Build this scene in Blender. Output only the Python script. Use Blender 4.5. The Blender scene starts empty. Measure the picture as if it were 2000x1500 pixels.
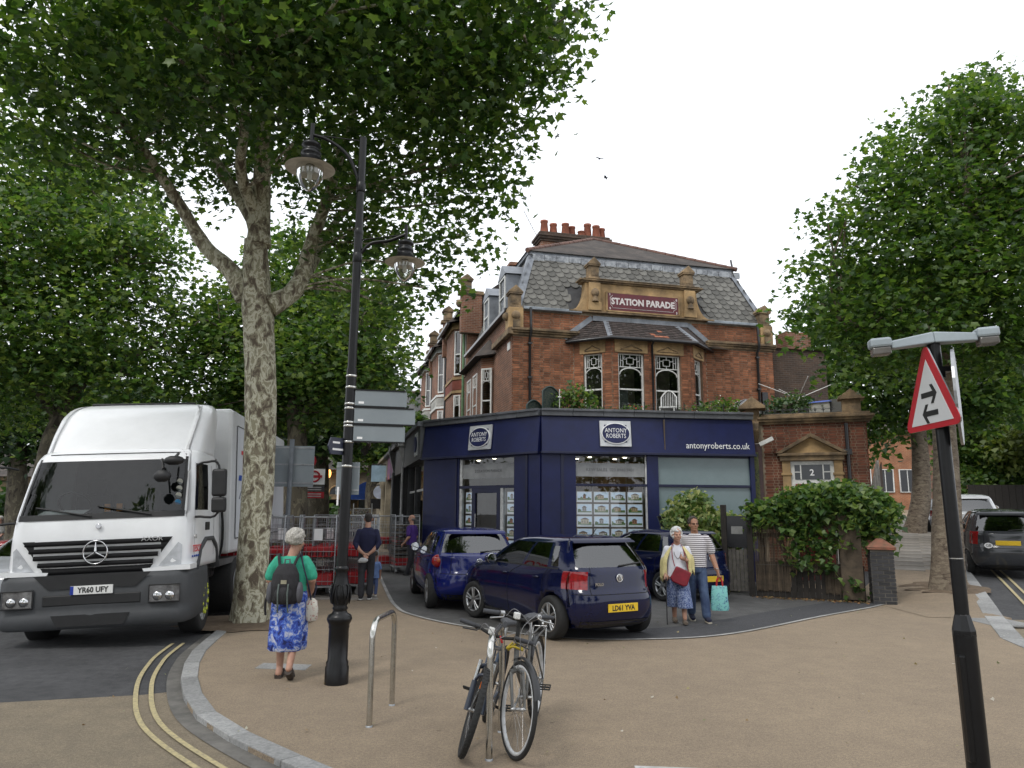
import bpy, bmesh, math, random
import numpy as np
from mathutils import Vector, Matrix
random.seed(7); RNG = np.random.default_rng(11)
R = math.radians; PI = math.pi
scn = bpy.context.scene; COL = scn.collection
# ---------------------------------------------------------------- camera, sky, sun, exposure
cd = bpy.data.cameras.new('camera'); cam = bpy.data.objects.new('camera', cd); COL.objects.link(cam); scn.camera = cam
cd.sensor_width = 36; cd.sensor_fit = 'HORIZONTAL'; cd.lens = 36*1420/2000; cd.clip_start = .05; cd.clip_end = 2000
_P, _R = R(10), R(.4)
_r = Vector((1, 0, 0)); _u = Vector((0, -math.sin(_P), math.cos(_P))); _f = Vector((0, math.cos(_P), math.sin(_P)))
_r2 = _r*math.cos(_R)+_u*math.sin(_R); _u2 = _u*math.cos(_R)-_r*math.sin(_R)
cam.matrix_world = Matrix(((_r2.x, _u2.x, -_f.x, 0), (_r2.y, _u2.y, -_f.y, 0), (_r2.z, _u2.z, -_f.z, 1.8), (0, 0, 0, 1)))
SUN_EL, SUN_AZ = 52, 215       # azimuth clockwise from +Y
W = bpy.data.worlds.new('World'); scn.world = W; W.use_nodes = True
nt = W.node_tree; nt.nodes.clear()
sky = nt.nodes.new('ShaderNodeTexSky'); sky.sky_type = 'NISHITA'; sky.sun_disc = False
sky.sun_elevation = R(SUN_EL); sky.sun_rotation = R(SUN_AZ); sky.air_density = 1.0; sky.dust_density = 4.0
hs = nt.nodes.new('ShaderNodeHueSaturation'); hs.inputs['Saturation'].default_value = .25
cl = nt.nodes.new('ShaderNodeCombineXYZ')
for i, c in enumerate((10.6, 11.0, 11.6)): cl.inputs[i].default_value = c
mx = nt.nodes.new('ShaderNodeMix'); mx.data_type = 'RGBA'; mx.inputs[0].default_value = .88
bg = nt.nodes.new('ShaderNodeBackground'); bg.inputs[1].default_value = .115
wo = nt.nodes.new('ShaderNodeOutputWorld'); L = nt.links.new
L(sky.outputs[0], hs.inputs['Color']); L(hs.outputs[0], mx.inputs[6]); L(cl.outputs[0], mx.inputs[7]); L(mx.outputs[2], bg.inputs[0]); L(bg.outputs[0], wo.inputs[0])
sd = bpy.data.lights.new('sun', 'SUN'); sd.energy = 1.1; sd.angle = R(14); sd.color = (1, .96, .9)
sun = bpy.data.objects.new('sun', sd); COL.objects.link(sun); sun.location = (0, 0, 40)
sun.rotation_euler = (R(90-SUN_EL), 0, R(180-SUN_AZ))
scn.view_settings.view_transform = 'Standard'; scn.view_settings.look = 'None'
scn.view_settings.gamma = 1; scn.view_settings.exposure = .3; scn.view_settings.use_curve_mapping = False
# ---------------------------------------------------------------- materials
MATS = {}
def _n(nt, t, **k):
    n = nt.nodes.new('ShaderNode'+t)
    for a, b in k.items(): setattr(n, a, b)
    return n
def mat(name, col, rough=.6, metal=0, col2=None, ns=6, na=.35, bump=0, bs=40, coat=0, spec=.5, rnd=0, emit=0, ramp=(.35, .65), trans=0, dirt=0):
    """procedural principled material: two colours mixed by noise, optional per-piece variation, fine relief"""
    if name in MATS: return MATS[name]
    m = bpy.data.materials.new(name); m.use_nodes = True; nt = m.node_tree; b = nt.nodes['Principled BSDF']; L = nt.links.new
    c = (*col, 1); c2 = (*(col2 if col2 else [x*(1-na) for x in col]), 1)
    tc = _n(nt, 'TexCoord'); nz = _n(nt, 'TexNoise'); nz.inputs['Scale'].default_value = ns; nz.inputs['Detail'].default_value = 6; nz.inputs['Roughness'].default_value = .65
    L(tc.outputs['Object'], nz.inputs['Vector'])
    rp = _n(nt, 'ValToRGB'); rp.color_ramp.elements[0].position, rp.color_ramp.elements[1].position = ramp
    rp.color_ramp.elements[0].color = c2; rp.color_ramp.elements[1].color = c
    L(nz.outputs['Fac'], rp.inputs[0]); out = rp.outputs[0]
    if rnd:
        ge = _n(nt, 'NewGeometry'); oi = _n(nt, 'ObjectInfo'); ad = _n(nt, 'Math', operation='ADD'); fr = _n(nt, 'Math', operation='FRACT')
        L(ge.outputs['Random Per Island'], ad.inputs[0]); L(oi.outputs['Random'], ad.inputs[1]); L(ad.outputs[0], fr.inputs[0])
        mr = _n(nt, 'MapRange'); mr.inputs[3].default_value = 1-rnd; mr.inputs[4].default_value = 1+rnd; L(fr.outputs[0], mr.inputs[0])
        h = _n(nt, 'HueSaturation'); L(mr.outputs[0], h.inputs['Value']); L(out, h.inputs['Color']); out = h.outputs[0]
    if dirt:
        n3 = _n(nt, 'TexNoise'); n3.inputs['Scale'].default_value = 1.1; n3.inputs['Detail'].default_value = 8; L(tc.outputs['Object'], n3.inputs['Vector'])
        r3 = _n(nt, 'ValToRGB'); r3.color_ramp.elements[0].position = .4; r3.color_ramp.elements[1].position = .62
        r3.color_ramp.elements[0].color = (1-dirt,)*3+(1,); L(n3.outputs['Fac'], r3.inputs[0])
        mm = _n(nt, 'Mix', data_type='RGBA', blend_type='MULTIPLY'); mm.inputs[0].default_value = 1; L(out, mm.inputs[6]); L(r3.outputs[0], mm.inputs[7]); out = mm.outputs[2]
    L(out, b.inputs['Base Color'])
    b.inputs['Roughness'].default_value = rough; b.inputs['Metallic'].default_value = metal; b.inputs['Specular IOR Level'].default_value = spec
    if coat: b.inputs['Coat Weight'].default_value = coat; b.inputs['Coat Roughness'].default_value = .04
    if emit: L(out, b.inputs['Emission Color']); b.inputs['Emission Strength'].default_value = emit
    if trans: b.inputs['Transmission Weight'].default_value = trans
    if bump:
        n2 = _n(nt, 'TexNoise'); n2.inputs['Scale'].default_value = bs; n2.inputs['Detail'].default_value = 4; L(tc.outputs['Object'], n2.inputs['Vector'])
        bp = _n(nt, 'Bump'); bp.inputs['Strength'].default_value = bump; bp.inputs['Distance'].default_value = .02; L(n2.outputs['Fac'], bp.inputs['Height']); L(bp.outputs[0], b.inputs['Normal'])
    MATS[name] = m; return m
def glassmat(name, tint=(.75, .8, .8), refl=.12, ior=1.5):
    """thin window pane: clear tinted pass-through plus a mirror-like sheen that grows at grazing angles"""
    if name in MATS: return MATS[name]
    m = bpy.data.materials.new(name); m.use_nodes = True; nt = m.node_tree; L = nt.links.new
    nt.nodes.remove(nt.nodes['Principled BSDF'])
    t = _n(nt, 'BsdfTransparent'); t.inputs[0].default_value = (*tint, 1); g = _n(nt, 'BsdfGlossy'); g.inputs['Roughness'].default_value = .015
    fr = _n(nt, 'Fresnel'); fr.inputs[0].default_value = ior; mr = _n(nt, 'Math', operation='MAXIMUM'); mr.inputs[1].default_value = refl; L(fr.outputs[0], mr.inputs[0])
    mi = _n(nt, 'MixShader'); L(mr.outputs[0], mi.inputs[0]); L(t.outputs[0], mi.inputs[1]); L(g.outputs[0], mi.inputs[2])
    L(mi.outputs[0], nt.nodes['Material Output'].inputs[0]); MATS[name] = m; return m
def leafmat(name, cols, trans=.35, rough=.45):
    if name in MATS: return MATS[name]
    m = bpy.data.materials.new(name); m.use_nodes = True; nt = m.node_tree; b = nt.nodes['Principled BSDF']; L = nt.links.new
    ge = _n(nt, 'NewGeometry'); rp = _n(nt, 'ValToRGB'); e = rp.color_ramp.elements
    while len(e) < len(cols): e.new(.5)
    for i, c in enumerate(cols): e[i].position = (i+.5)/len(cols); e[i].color = (*c, 1)
    L(ge.outputs['Random Per Island'], rp.inputs[0]); L(rp.outputs[0], b.inputs['Base Color'])
    b.inputs['Roughness'].default_value = rough; b.inputs['Specular IOR Level'].default_value = .5
    tr = _n(nt, 'BsdfTranslucent'); hv = _n(nt, 'HueSaturation'); hv.inputs['Hue'].default_value = .485; hv.inputs['Saturation'].default_value = 1.15; hv.inputs['Value'].default_value = 2.2
    L(rp.outputs[0], hv.inputs['Color']); L(hv.outputs[0], tr.inputs[0])
    mi = _n(nt, 'MixShader'); mi.inputs[0].default_value = trans; L(b.outputs[0], mi.inputs[1]); L(tr.outputs[0], mi.inputs[2]); L(mi.outputs[0], nt.nodes['Material Output'].inputs[0])
    MATS[name] = m; return m
def brickmat(name, cols, mortar, bw=.225, bh=.075, dirtc=.35):
    """brick face too far off to lay piece by piece: brick texture over (x+y, z)"""
    if name in MATS: return MATS[name]
    m = bpy.data.materials.new(name); m.use_nodes = True; nt = m.node_tree; b = nt.nodes['Principled BSDF']; L = nt.links.new
    tc = _n(nt, 'TexCoord'); sp = _n(nt, 'SeparateXYZ'); ad = _n(nt, 'Math', operation='ADD'); cb = _n(nt, 'CombineXYZ')
    L(tc.outputs['Object'], sp.inputs[0]); L(sp.outputs[0], ad.inputs[0]); L(sp.outputs[1], ad.inputs[1]); L(ad.outputs[0], cb.inputs[0]); L(sp.outputs[2], cb.inputs[1])
    bt = _n(nt, 'TexBrick'); bt.inputs['Scale'].default_value = 1; bt.inputs['Brick Width'].default_value = bw; bt.inputs['Row Height'].default_value = bh; bt.inputs['Mortar Size'].default_value = .008
    bt.inputs['Color1'].default_value = (*cols[0], 1); bt.inputs['Color2'].default_value = (*cols[1], 1); bt.inputs['Mortar'].default_value = (*mortar, 1); L(cb.outputs[0], bt.inputs['Vector'])
    nz = _n(nt, 'TexNoise'); nz.inputs['Scale'].default_value = 1.6; nz.inputs['Detail'].default_value = 8; L(tc.outputs['Object'], nz.inputs['Vector'])
    rp = _n(nt, 'ValToRGB'); rp.color_ramp.elements[0].position = .35; rp.color_ramp.elements[1].position = .65; rp.color_ramp.elements[0].color = (1-dirtc,)*3+(1,); L(nz.outputs['Fac'], rp.inputs[0])
    mm = _n(nt, 'Mix', data_type='RGBA', blend_type='MULTIPLY'); mm.inputs[0].default_value = 1; L(bt.outputs['Color'], mm.inputs[6]); L(rp.outputs[0], mm.inputs[7]); L(mm.outputs[2], b.inputs['Base Color'])
    b.inputs['Roughness'].default_value = .9
    bp = _n(nt, 'Bump'); bp.inputs['Strength'].default_value = .5; bp.inputs['Distance'].default_value = .01; bp.invert = True; L(bt.outputs['Fac'], bp.inputs['Height']); L(bp.outputs[0], b.inputs['Normal'])
    MATS[name] = m; return m
def splotch(name, cols, scale=3, rough=.85, bump=.4, stretch=.5, detail=3):
    """large irregular patches of several colours (plane-tree bark, printed cloth)"""
    if name in MATS: return MATS[name]
    m = bpy.data.materials.new(name); m.use_nodes = True; nt = m.node_tree; b = nt.nodes['Principled BSDF']; L = nt.links.new
    tc = _n(nt, 'TexCoord'); mp = _n(nt, 'Mapping'); mp.inputs['Scale'].default_value = (1, 1, stretch); L(tc.outputs['Object'], mp.inputs[0])
    nz = _n(nt, 'TexNoise'); nz.inputs['Scale'].default_value = scale; nz.inputs['Detail'].default_value = detail; nz.inputs['Roughness'].default_value = .6; nz.inputs['Distortion'].default_value = .6; L(mp.outputs[0], nz.inputs['Vector'])
    rp = _n(nt, 'ValToRGB'); rp.color_ramp.interpolation = 'CONSTANT'; e = rp.color_ramp.elements
    while len(e) < len(cols): e.new(.5)
    for i, (p, c) in enumerate(cols): e[i].position = p; e[i].color = (*c, 1)
    L(nz.outputs['Fac'], rp.inputs[0]); n2 = _n(nt, 'TexNoise'); n2.inputs['Scale'].default_value = scale*7; L(tc.outputs['Object'], n2.inputs['Vector'])
    mr = _n(nt, 'MapRange'); mr.inputs[3].default_value = .75; mr.inputs[4].default_value = 1.25; L(n2.outputs['Fac'], mr.inputs[0])
    h = _n(nt, 'HueSaturation'); L(mr.outputs[0], h.inputs['Value']); L(rp.outputs[0], h.inputs['Color']); L(h.outputs[0], b.inputs['Base Color'])
    b.inputs['Roughness'].default_value = rough
    if bump:
        bp = _n(nt, 'Bump'); bp.inputs['Strength'].default_value = bump; bp.inputs['Distance'].default_value = .01; L(nz.outputs['Fac'], bp.inputs['Height']); L(bp.outputs[0], b.inputs['Normal'])
    MATS[name] = m; return m
# ---------------------------------------------------------------- mesh helpers
def link(o, parent=None):
    COL.objects.link(o)
    if parent is not None: o.parent = parent
    return o
def tag(o, label=None, cat=None, group=None, kind=None):
    if label: o['label'] = label
    if cat: o['category'] = cat
    if group: o['group'] = group
    if kind: o['kind'] = kind
    return o
def thing(name, label, cat, loc=(0, 0, 0), rz=0, group=None, rot=None):
    o = bpy.data.objects.new(name, None); o.empty_display_size = .1; COL.objects.link(o); o.location = loc; o.rotation_euler = rot or (0, 0, rz)
    return tag(o, label, cat, group)
def mesh_np(name, V, F, mats, smooth=False, mi=None):
    """V (n,3) array, F (m,k) array of equal-sized faces"""
    me = bpy.data.meshes.new(name); V = np.ascontiguousarray(V, np.float32); F = np.ascontiguousarray(F, np.int32); m, k = F.shape
    me.vertices.add(len(V)); me.vertices.foreach_set('co', V.ravel()); me.loops.add(m*k); me.loops.foreach_set('vertex_index', F.ravel())
    me.polygons.add(m); me.polygons.foreach_set('loop_start', np.arange(0, m*k, k, dtype=np.int32)); me.polygons.foreach_set('loop_total', np.full(m, k, np.int32))
    if smooth: me.polygons.foreach_set('use_smooth', np.ones(m, bool))
    if mi is not None: me.polygons.foreach_set('material_index', np.asarray(mi, np.int32))
    me.update(calc_edges=True)
    for x in (mats if isinstance(mats, (list, tuple)) else [mats]): me.materials.append(x)
    return me
def frame(d):
    d = Vector(d).normalized(); a = Vector((0, 0, 1)) if abs(d.z) < .95 else Vector((1, 0, 0)); x = a.cross(d).normalized(); return x, d.cross(x)
class MB:
    def __init__(s): s.v = []; s.f = []; s.mi = []; s.sm = []; s.M = None
    def add(s, vs, fs, mi=0, sm=False):
        n = len(s.v)
        if s.M is not None: vs = [s.M @ Vector(v) for v in vs]
        s.v += [tuple(v) for v in vs]; s.f += [tuple(i+n for i in f) for f in fs]; s.mi += [mi]*len(fs); s.sm += [sm]*len(fs); return s
    def box(s, x0, x1, y0, y1, z0, z1, mi=0):
        return s.add([(x0, y0, z0), (x1, y0, z0), (x1, y1, z0), (x0, y1, z0), (x0, y0, z1), (x1, y0, z1), (x1, y1, z1), (x0, y1, z1)],
                     [(3, 2, 1, 0), (4, 5, 6, 7), (0, 1, 5, 4), (1, 2, 6, 5), (2, 3, 7, 6), (3, 0, 4, 7)], mi)
    def cbox(s, c, sz, mi=0, rz=0):
        m = s.M; r = Matrix.Translation(c) @ Matrix.Rotation(rz, 4, 'Z'); s.M = r if m is None else m @ r
        s.box(-sz[0]/2, sz[0]/2, -sz[1]/2, sz[1]/2, -sz[2]/2, sz[2]/2, mi); s.M = m; return s
    def loft(s, rings, mi=0, caps=True, sm=True, closed=True):
        n = len(rings[0]); vs = [p for r in rings for p in r]; fs = []
        for i in range(len(rings)-1):
            for j in range(n if closed else n-1):
                k = (j+1) % n; fs.append((i*n+j, i*n+k, (i+1)*n+k, (i+1)*n+j))
        s.add(vs, fs, mi, sm)
        if caps: s.add(rings[0], [tuple(range(n))[::-1]], mi); s.add(rings[-1], [tuple(range(n))], mi)
        return s
    def tube(s, pts, r, n=8, mi=0, caps=True, sm=True, closed=False):
        pts = [Vector(p) for p in pts]; m = len(pts); rr = r if isinstance(r, (list, tuple)) else [r]*m; rings = []; px = None
        for i, p in enumerate(pts):
            a = pts[i-1] if (i > 0 or closed) else p; b = pts[(i+1) % m] if (i < m-1 or closed) else p
            d = (b-a)
            if d.length < 1e-9: d = Vector((0, 0, 1))
            d.normalize()
            if px is None: x, y = frame(d)
            else:
                x = px-d*px.dot(d)
                if x.length < 1e-6: x, _ = frame(d)
                x.normalize(); y = d.cross(x)
            px = x; rings.append([p+(x*math.cos(2*PI*k/n)+y*math.sin(2*PI*k/n))*rr[i] for k in range(n)])
        if closed: rings.append(rings[0]); caps = False
        return s.loft(rings, mi, caps, sm)
    def lathe(s, prof, n=20, mi=0, sm=True, caps=True):
        return s.loft([[(r*math.cos(2*PI*k/n), r*math.sin(2*PI*k/n), z) for k in range(n)] for r, z in prof], mi, caps, sm)
    def prism(s, poly, z0, z1, mi=0):
        n = len(poly); return s.add([(x, y, z0) for x, y in poly]+[(x, y, z1) for x, y in poly],
            [tuple(range(n))[::-1], tuple(range(n, 2*n))]+[(i, (i+1) % n, n+(i+1) % n, n+i) for i in range(n)], mi)
    def xz(s, poly, y0, y1, mi=0):      # polygon in the x-z plane, given depth in y
        n = len(poly); return s.add([(x, y0, z) for x, z in poly]+[(x, y1, z) for x, z in poly],
            [tuple(range(n)), tuple(range(n, 2*n))[::-1]]+[((i+1) % n, i, n+i, n+(i+1) % n) for i in range(n)], mi)
    def ball(s, c, r, n=12, mi=0):
        r = r if isinstance(r, (list, tuple)) else (r, r, r); m = max(6, n//2+2)
        rings = [[(c[0]+r[0]*math.sin(PI*i/m)*math.cos(2*PI*k/n), c[1]+r[1]*math.sin(PI*i/m)*math.sin(2*PI*k/n), c[2]-r[2]*math.cos(PI*i/m)) for k in range(n)] for i in range(1, m)]
        return s.loft(rings, mi, True, True)
    def mesh(s, name, mats, fix=True):
        me = bpy.data.meshes.new(name); me.from_pydata(s.v, [], s.f)
        me.polygons.foreach_set('material_index', s.mi); me.polygons.foreach_set('use_smooth', s.sm)
        if fix:
            b = bmesh.new(); b.from_mesh(me); bmesh.ops.recalc_face_normals(b, faces=b.faces); b.to_mesh(me); b.free()
        for x in (mats if isinstance(mats, (list, tuple)) else [mats]): me.materials.append(x)
        return me
    def build(s, name, mats, parent=None, bev=0, fix=True, seg=2, loc=None):
        o = link(bpy.data.objects.new(name, s.mesh(name, mats, fix)), parent)
        if loc: o.location = loc
        if bev:
            b = o.modifiers.new('bevel', 'BEVEL'); b.width = bev; b.segments = seg; b.limit_method = 'ANGLE'; b.angle_limit = R(40)
        return o
def inst(name, me, parent=None, loc=(0, 0, 0), rot=(0, 0, 0), scale=(1, 1, 1)):
    o = link(bpy.data.objects.new(name, me), parent); o.location = loc; o.rotation_euler = rot; o.scale = scale; return o
def copy_tree(o, parent=None):
    c = o.copy(); COL.objects.link(c); c.parent = parent
    for ch in list(o.children): copy_tree(ch, c)
    return c
def text(name, s, size, m, parent, loc, rot, align='CENTER', ext=.002, sx=1, off=0, spacing=1):
    cu = bpy.data.curves.new(name, 'FONT'); cu.body = s; cu.size = size; cu.align_x = align; cu.align_y = 'CENTER'; cu.extrude = ext; cu.offset = off; cu.resolution_u = 2; cu.space_character = spacing
    t = bpy.data.objects.new('_t', cu); me = bpy.data.meshes.new_from_object(t); bpy.data.objects.remove(t); me.materials.clear(); me.materials.append(m)
    o = link(bpy.data.objects.new(name, me), parent); o.location = loc; o.rotation_euler = rot; o.scale = (sx, 1, 1); return o
def bez(p, n=8):
    """smooth polyline through the points (Catmull-Rom)"""
    p = [Vector(q) for q in p]; q = [p[0]*2-p[1]]+p+[p[-1]*2-p[-2]]; out = []
    for i in range(1, len(q)-2):
        for k in range(n):
            t = k/n; a, b, c, d = q[i-1], q[i], q[i+1], q[i+2]
            out.append(.5*((2*b)+(c-a)*t+(2*a-5*b+4*c-d)*t*t+(3*b-a-3*c+d)*t**3))
    out.append(p[-1]); return out
# brick laying --------------------------------------------------------------------------------------
BR = mat('red_brick', (.35, .14, .068), .9, col2=(.22, .09, .048), ns=3, rnd=.38, bump=.3, bs=60, dirt=.3)
MORTAR = mat('lime_mortar', (.46, .37, .27), .95, ns=5, na=.4, bump=.3, bs=50, dirt=.4)
BRM = {}
def brickmesh(w, h, m):
    k = (w, h, m.name)
    if k not in BRM:
        b = MB(); b.box(-w/2, w/2, -.03, .03, -h/2, h/2); BRM[k] = b.mesh('brick', m)
    return BRM[k]
def lay(parent, o, ang, width, z0, z1, holes=(), nind=0, m=None, bh=.075, bl=.225, bond='f', prob=1, seed=1):
    """lay bricks on a wall running from o at angle ang in the parent's frame; nind single bricks, the rest joined"""
    m = m or BR; rg = random.Random(seed); D = Vector((math.cos(ang), math.sin(ang), 0)); ox = Vector(o); mb = MB(); cnt = 0
    rows = int((z1-z0)/bh); half = bl/2; full = []; 
    for r in range(rows):
        zc = z0+(r+.5)*bh; s = -half*((r % 2) if bond == 's' else 1.5*(r % 2)*.5); k = r % 2
        while s < width:
            w = bl if (bond == 's' or k % 2 == 0) else half; a, b = max(s, 0), min(s+w, width); s += w; k += 1; whole = (b-a > w-.001)
            ok = b-a > .03
            for h in holes:
                if h[2] < zc < h[3] and b > h[0] and a < h[1]:
                    whole = False
                    if a >= h[0] and b <= h[1]: ok = False
                    elif a < h[0]: b = h[0]
                    else: a = h[1]
            if not ok or b-a < .03: continue
            j = rg.uniform(-.003, .004)
            if whole: full.append(((a+b)/2, zc, w, j))
            else: full.append(((a+b)/2, zc, -(b-a), j))
    pick = set(rg.sample([i for i, q in enumerate(full) if q[2] > 0], min(nind, sum(q[2] > 0 for q in full)))) if nind else set()
    N = Vector((D.y, -D.x, 0))
    for i, (c, zc, w, j) in enumerate(full):
        p = ox+D*c+N*(j-.020); 
        if i in pick: inst('brick', brickmesh(w-.016, bh-.016, m), parent, (p.x, p.y, zc), (rg.uniform(-.01, .01), rg.uniform(-.006, .006), ang))
        else:
            mb.M = Matrix.Translation((p.x, p.y, zc)) @ Matrix.Rotation(ang, 4, 'Z'); w = abs(w)-.016
            mb.box(-w/2, w/2, -.03, .03, -bh/2+.008, bh/2-.008)
    mb.M = None
    if mb.v: tag(mb.build('brickwork', m, parent, fix=False), kind='stuff')
# ================================================================ the ground
def sst(a, b, x):
    t = min(1, max(0, (x-a)/(b-a))); return t*t*(3-2*t)
def hz(x, y): return .065*min(max(0, y-13.5), 40)*sst(7.6, 9.5, x)     # the right-hand street climbs
ASPH = mat('asphalt', (.075, .075, .078), .88, col2=(.045, .045, .048), ns=9, bump=.5, bs=180, dirt=.25)
ASPH2 = mat('forecourt_asphalt', (.105, .103, .1), .9, col2=(.075, .073, .072), ns=4, bump=.5, bs=160, dirt=.2)
ASPH3 = mat('fresh_asphalt', (.055, .055, .06), .9, col2=(.04, .04, .043), ns=14, bump=.5, bs=160)
def resinmat(name, a, b, c, dk):
    m = mat(name, a, .92, col2=b, ns=120, bump=.7, bs=150, ramp=(.33, .67)); nt = m.node_tree; L = nt.links.new
    tc = _n(nt, 'TexCoord'); out = nt.nodes['Principled BSDF'].inputs['Base Color'].links[0].from_socket
    for sc, lo, hi, amt in ((.45, .35, .7, dk), (3.1, .4, .62, dk*.7), (140, .34, .55, .3), (42, .40, .60, .2), (11, .42, .6, .07)):
        n3 = _n(nt, 'TexNoise'); n3.inputs['Scale'].default_value = sc; n3.inputs['Detail'].default_value = 7; L(tc.outputs['Object'], n3.inputs['Vector'])
        r3 = _n(nt, 'ValToRGB'); e = r3.color_ramp.elements; e[0].position = lo; e[1].position = hi; e[0].color = (1-amt, 1-amt, 1-amt*.9, 1); L(n3.outputs['Fac'], r3.inputs[0])
        mm = _n(nt, 'Mix', data_type='RGBA', blend_type='MULTIPLY'); mm.inputs[0].default_value = 1; L(out, mm.inputs[6]); L(r3.outputs[0], mm.inputs[7]); out = mm.outputs[2]
    vo = _n(nt, 'TexVoronoi'); vo.inputs['Scale'].default_value = 2.3; L(tc.outputs['Object'], vo.inputs['Vector']); r4 = _n(nt, 'ValToRGB'); e = r4.color_ramp.elements; e[0].position = .035; e[1].position = .06; e[0].color = (.72, .72, .72, 1); L(vo.outputs['Distance'], r4.inputs[0])
    mm = _n(nt, 'Mix', data_type='RGBA', blend_type='MULTIPLY'); mm.inputs[0].default_value = 1; L(out, mm.inputs[6]); L(r4.outputs[0], mm.inputs[7]); out = mm.outputs[2]
    L(out, nt.nodes['Principled BSDF'].inputs['Base Color']); return m
RESIN = resinmat('buff_resin_gravel', (.475, .375, .255), (.265, .20, .132), None, .12)
RESIN2 = resinmat('buff_road_surface', (.36, .295, .2), (.235, .19, .125), None, .16)
GRAN = mat('grey_granite', (.36, .36, .35), .8, col2=(.23, .23, .23), ns=30, bump=.3, bs=90, rnd=.16, dirt=.25)
SLAB = mat('paving_slab_concrete', (.30, .275, .24), .9, col2=(.22, .2, .175), ns=7, bump=.25, bs=70, rnd=.14, dirt=.25)
YEL = mat('yellow_road_paint', (.46, .385, .2), .85, col2=(.27, .235, .15), ns=26, ramp=(.36, .6))
WHT = mat('white_road_paint', (.7, .7, .66), .8, ns=20)
GRID = mat('earth', (.16, .115, .075), .95, col2=(.1, .07, .045), ns=6, bump=.8, bs=30)
def grid_sheet(name, xs, ys, zf, m, label):
    V = [(x, y, zf(x, y)) for y in ys for x in xs]; n = len(xs); F = [(j*n+i, j*n+i+1, (j+1)*n+i+1, (j+1)*n+i) for j in range(len(ys)-1) for i in range(n-1)]
    o = link(bpy.data.objects.new(name, mesh_np(name, V, F, m, True))); return tag(o, label, 'ground', kind='structure')
xs = [-500, -200, -80, -40, -20, -12, -6, 0, 4, 6]+[7+.25*i for i in range(13)]+[11, 13, 16, 20, 26, 34, 50, 80, 200, 500]
ys = [-60, -20, 0, 6, 10, 12, 13.5, 14, 15, 17, 20, 24, 30, 38, 46, 53.5, 60, 90, 200, 600, 1200]
grid_sheet('ground', xs, ys, lambda x, y: hz(x, y)-.05, ASPH, 'dark asphalt road and ground all around the corner')
def flat(name, poly, z, m, label, thick=None, cat='pavement'):
    b = MB()
    if thick: b.prism(poly, z-thick, z)
    else: b.add([(x, y, z) for x, y in poly], [tuple(range(len(poly)))])
    return tag(b.build(name, m), label, cat, kind='structure')
KERB = [tuple(p)[:2] for p in bez([(6.9, 8.6, 0), (5.6, 6.3, 0), (3.2, 4.75, 0), (.8, 4.35, 0), (-.75, 4.95, 0), (-1.47, 5.56, 0), (-1.91, 5.92, 0), (-2.82, 6.95, 0), (-3.50, 8.2, 0), (-3.93, 9.3, 0), (-4.22, 10.4, 0), (-4.83, 13.6, 0), (-5.9, 19.5, 0), (-8.3, 33, 0), (-12, 54, 0)], 7)]
RK = [(6.9, 8.6), (7.56, 11.18), (9.26, 14.35), (11.22, 18.1), (12.65, 20.9), (16.2, 27.5), (22, 38), (30, 53)]     # right-hand kerb
LB = [(7.45, 13.5), (7.5, 15.6), (7.95, 17.2), (9.75, 19.5), (13.4, 26.3), (19.2, 37), (27.2, 52)]                   # back edge of that pavement
main = KERB+[(-6, 56), (3.0, 26), (7.0, 19.9), (9.0, 18.9), (7.9, 15.5), (7.9, 13.5), (8.9, 13.5)]
i0 = 0
flat('pavement', [(8.72, 13.4), (7.56, 11.18)]+KERB+[(-6.5, 56), (-2.0, 40), (1, 24), (9.6, 20.8), (9.2, 17.0), (8.95, 13.5)], 0, RESIN, 'buff resin-bound gravel pavement round the corner', .35)
# sloping pavement along the right-hand street
b = MB(); n = 44
def lerp_path(P, t):
    d = [0]
    for a, c in zip(P, P[1:]): d.append(d[-1]+math.dist(a, c))
    s = t*d[-1]
    for i in range(len(P)-1):
        if s <= d[i+1]+1e-9: u = (s-d[i])/(d[i+1]-d[i]); return tuple(P[i][k]*(1-u)+P[i+1][k]*u for k in range(2))
    return P[-1]
rk2 = [(8.78, 13.42)]+RK[2:]
pts = []
for i in range(n+1):
    a, c = lerp_path(LB, i/n), lerp_path(rk2, i/n)
    for k in range(15):
        x, y = a[0]*(1-k/14)+c[0]*k/14, a[1]*(1-k/14)+c[1]*k/14; pts.append((x, y, hz(x, y)+.006))
b.add(pts, [(i*15+k, i*15+k+1, (i+1)*15+k+1, (i+1)*15+k) for i in range(n) for k in range(14)], 0, True)
tag(b.build('pavement', RESIN), 'buff gravel pavement climbing along the street under the plane trees', 'pavement', kind='structure')
# granite kerb stones
def kerbline(P, step, w, name, label, zf, h=.012):
    root = tag(thing(name, label, 'kerb'), kind='structure'); d = 0; tot = sum(math.dist(a, c) for a, c in zip(P, P[1:])); k = 0
    while d < tot-.05:
        e = min(tot, d+step); A, C = Vector(lerp_path(P, d/tot)), Vector(lerp_path(P, e/tot)); t = (C-A).normalized(); nn = Vector((t.y, -t.x))
        m2 = MB(); sg_ = .012 if w > 0 else -.012; A2, C2 = A+t*.006+nn*sg_, C-t*.006+nn*sg_
        za, zc = zf(*A)+h, zf(*C)+h
        v = [(A2.x, A2.y, za-.3), (C2.x, C2.y, zc-.3), (C2.x-nn.x*w, C2.y-nn.y*w, zc-.3), (A2.x-nn.x*w, A2.y-nn.y*w, za-.3)]
        v += [(p[0], p[1], p[2]+.3) for p in v]; m2.add(v, [(3, 2, 1, 0), (4, 5, 6, 7), (0, 1, 5, 4), (1, 2, 6, 5), (2, 3, 7, 6), (3, 0, 4, 7)])
        m2.build('kerb_stone', GRAN, root, bev=.008); d = e; k += 1
    return root
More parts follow.
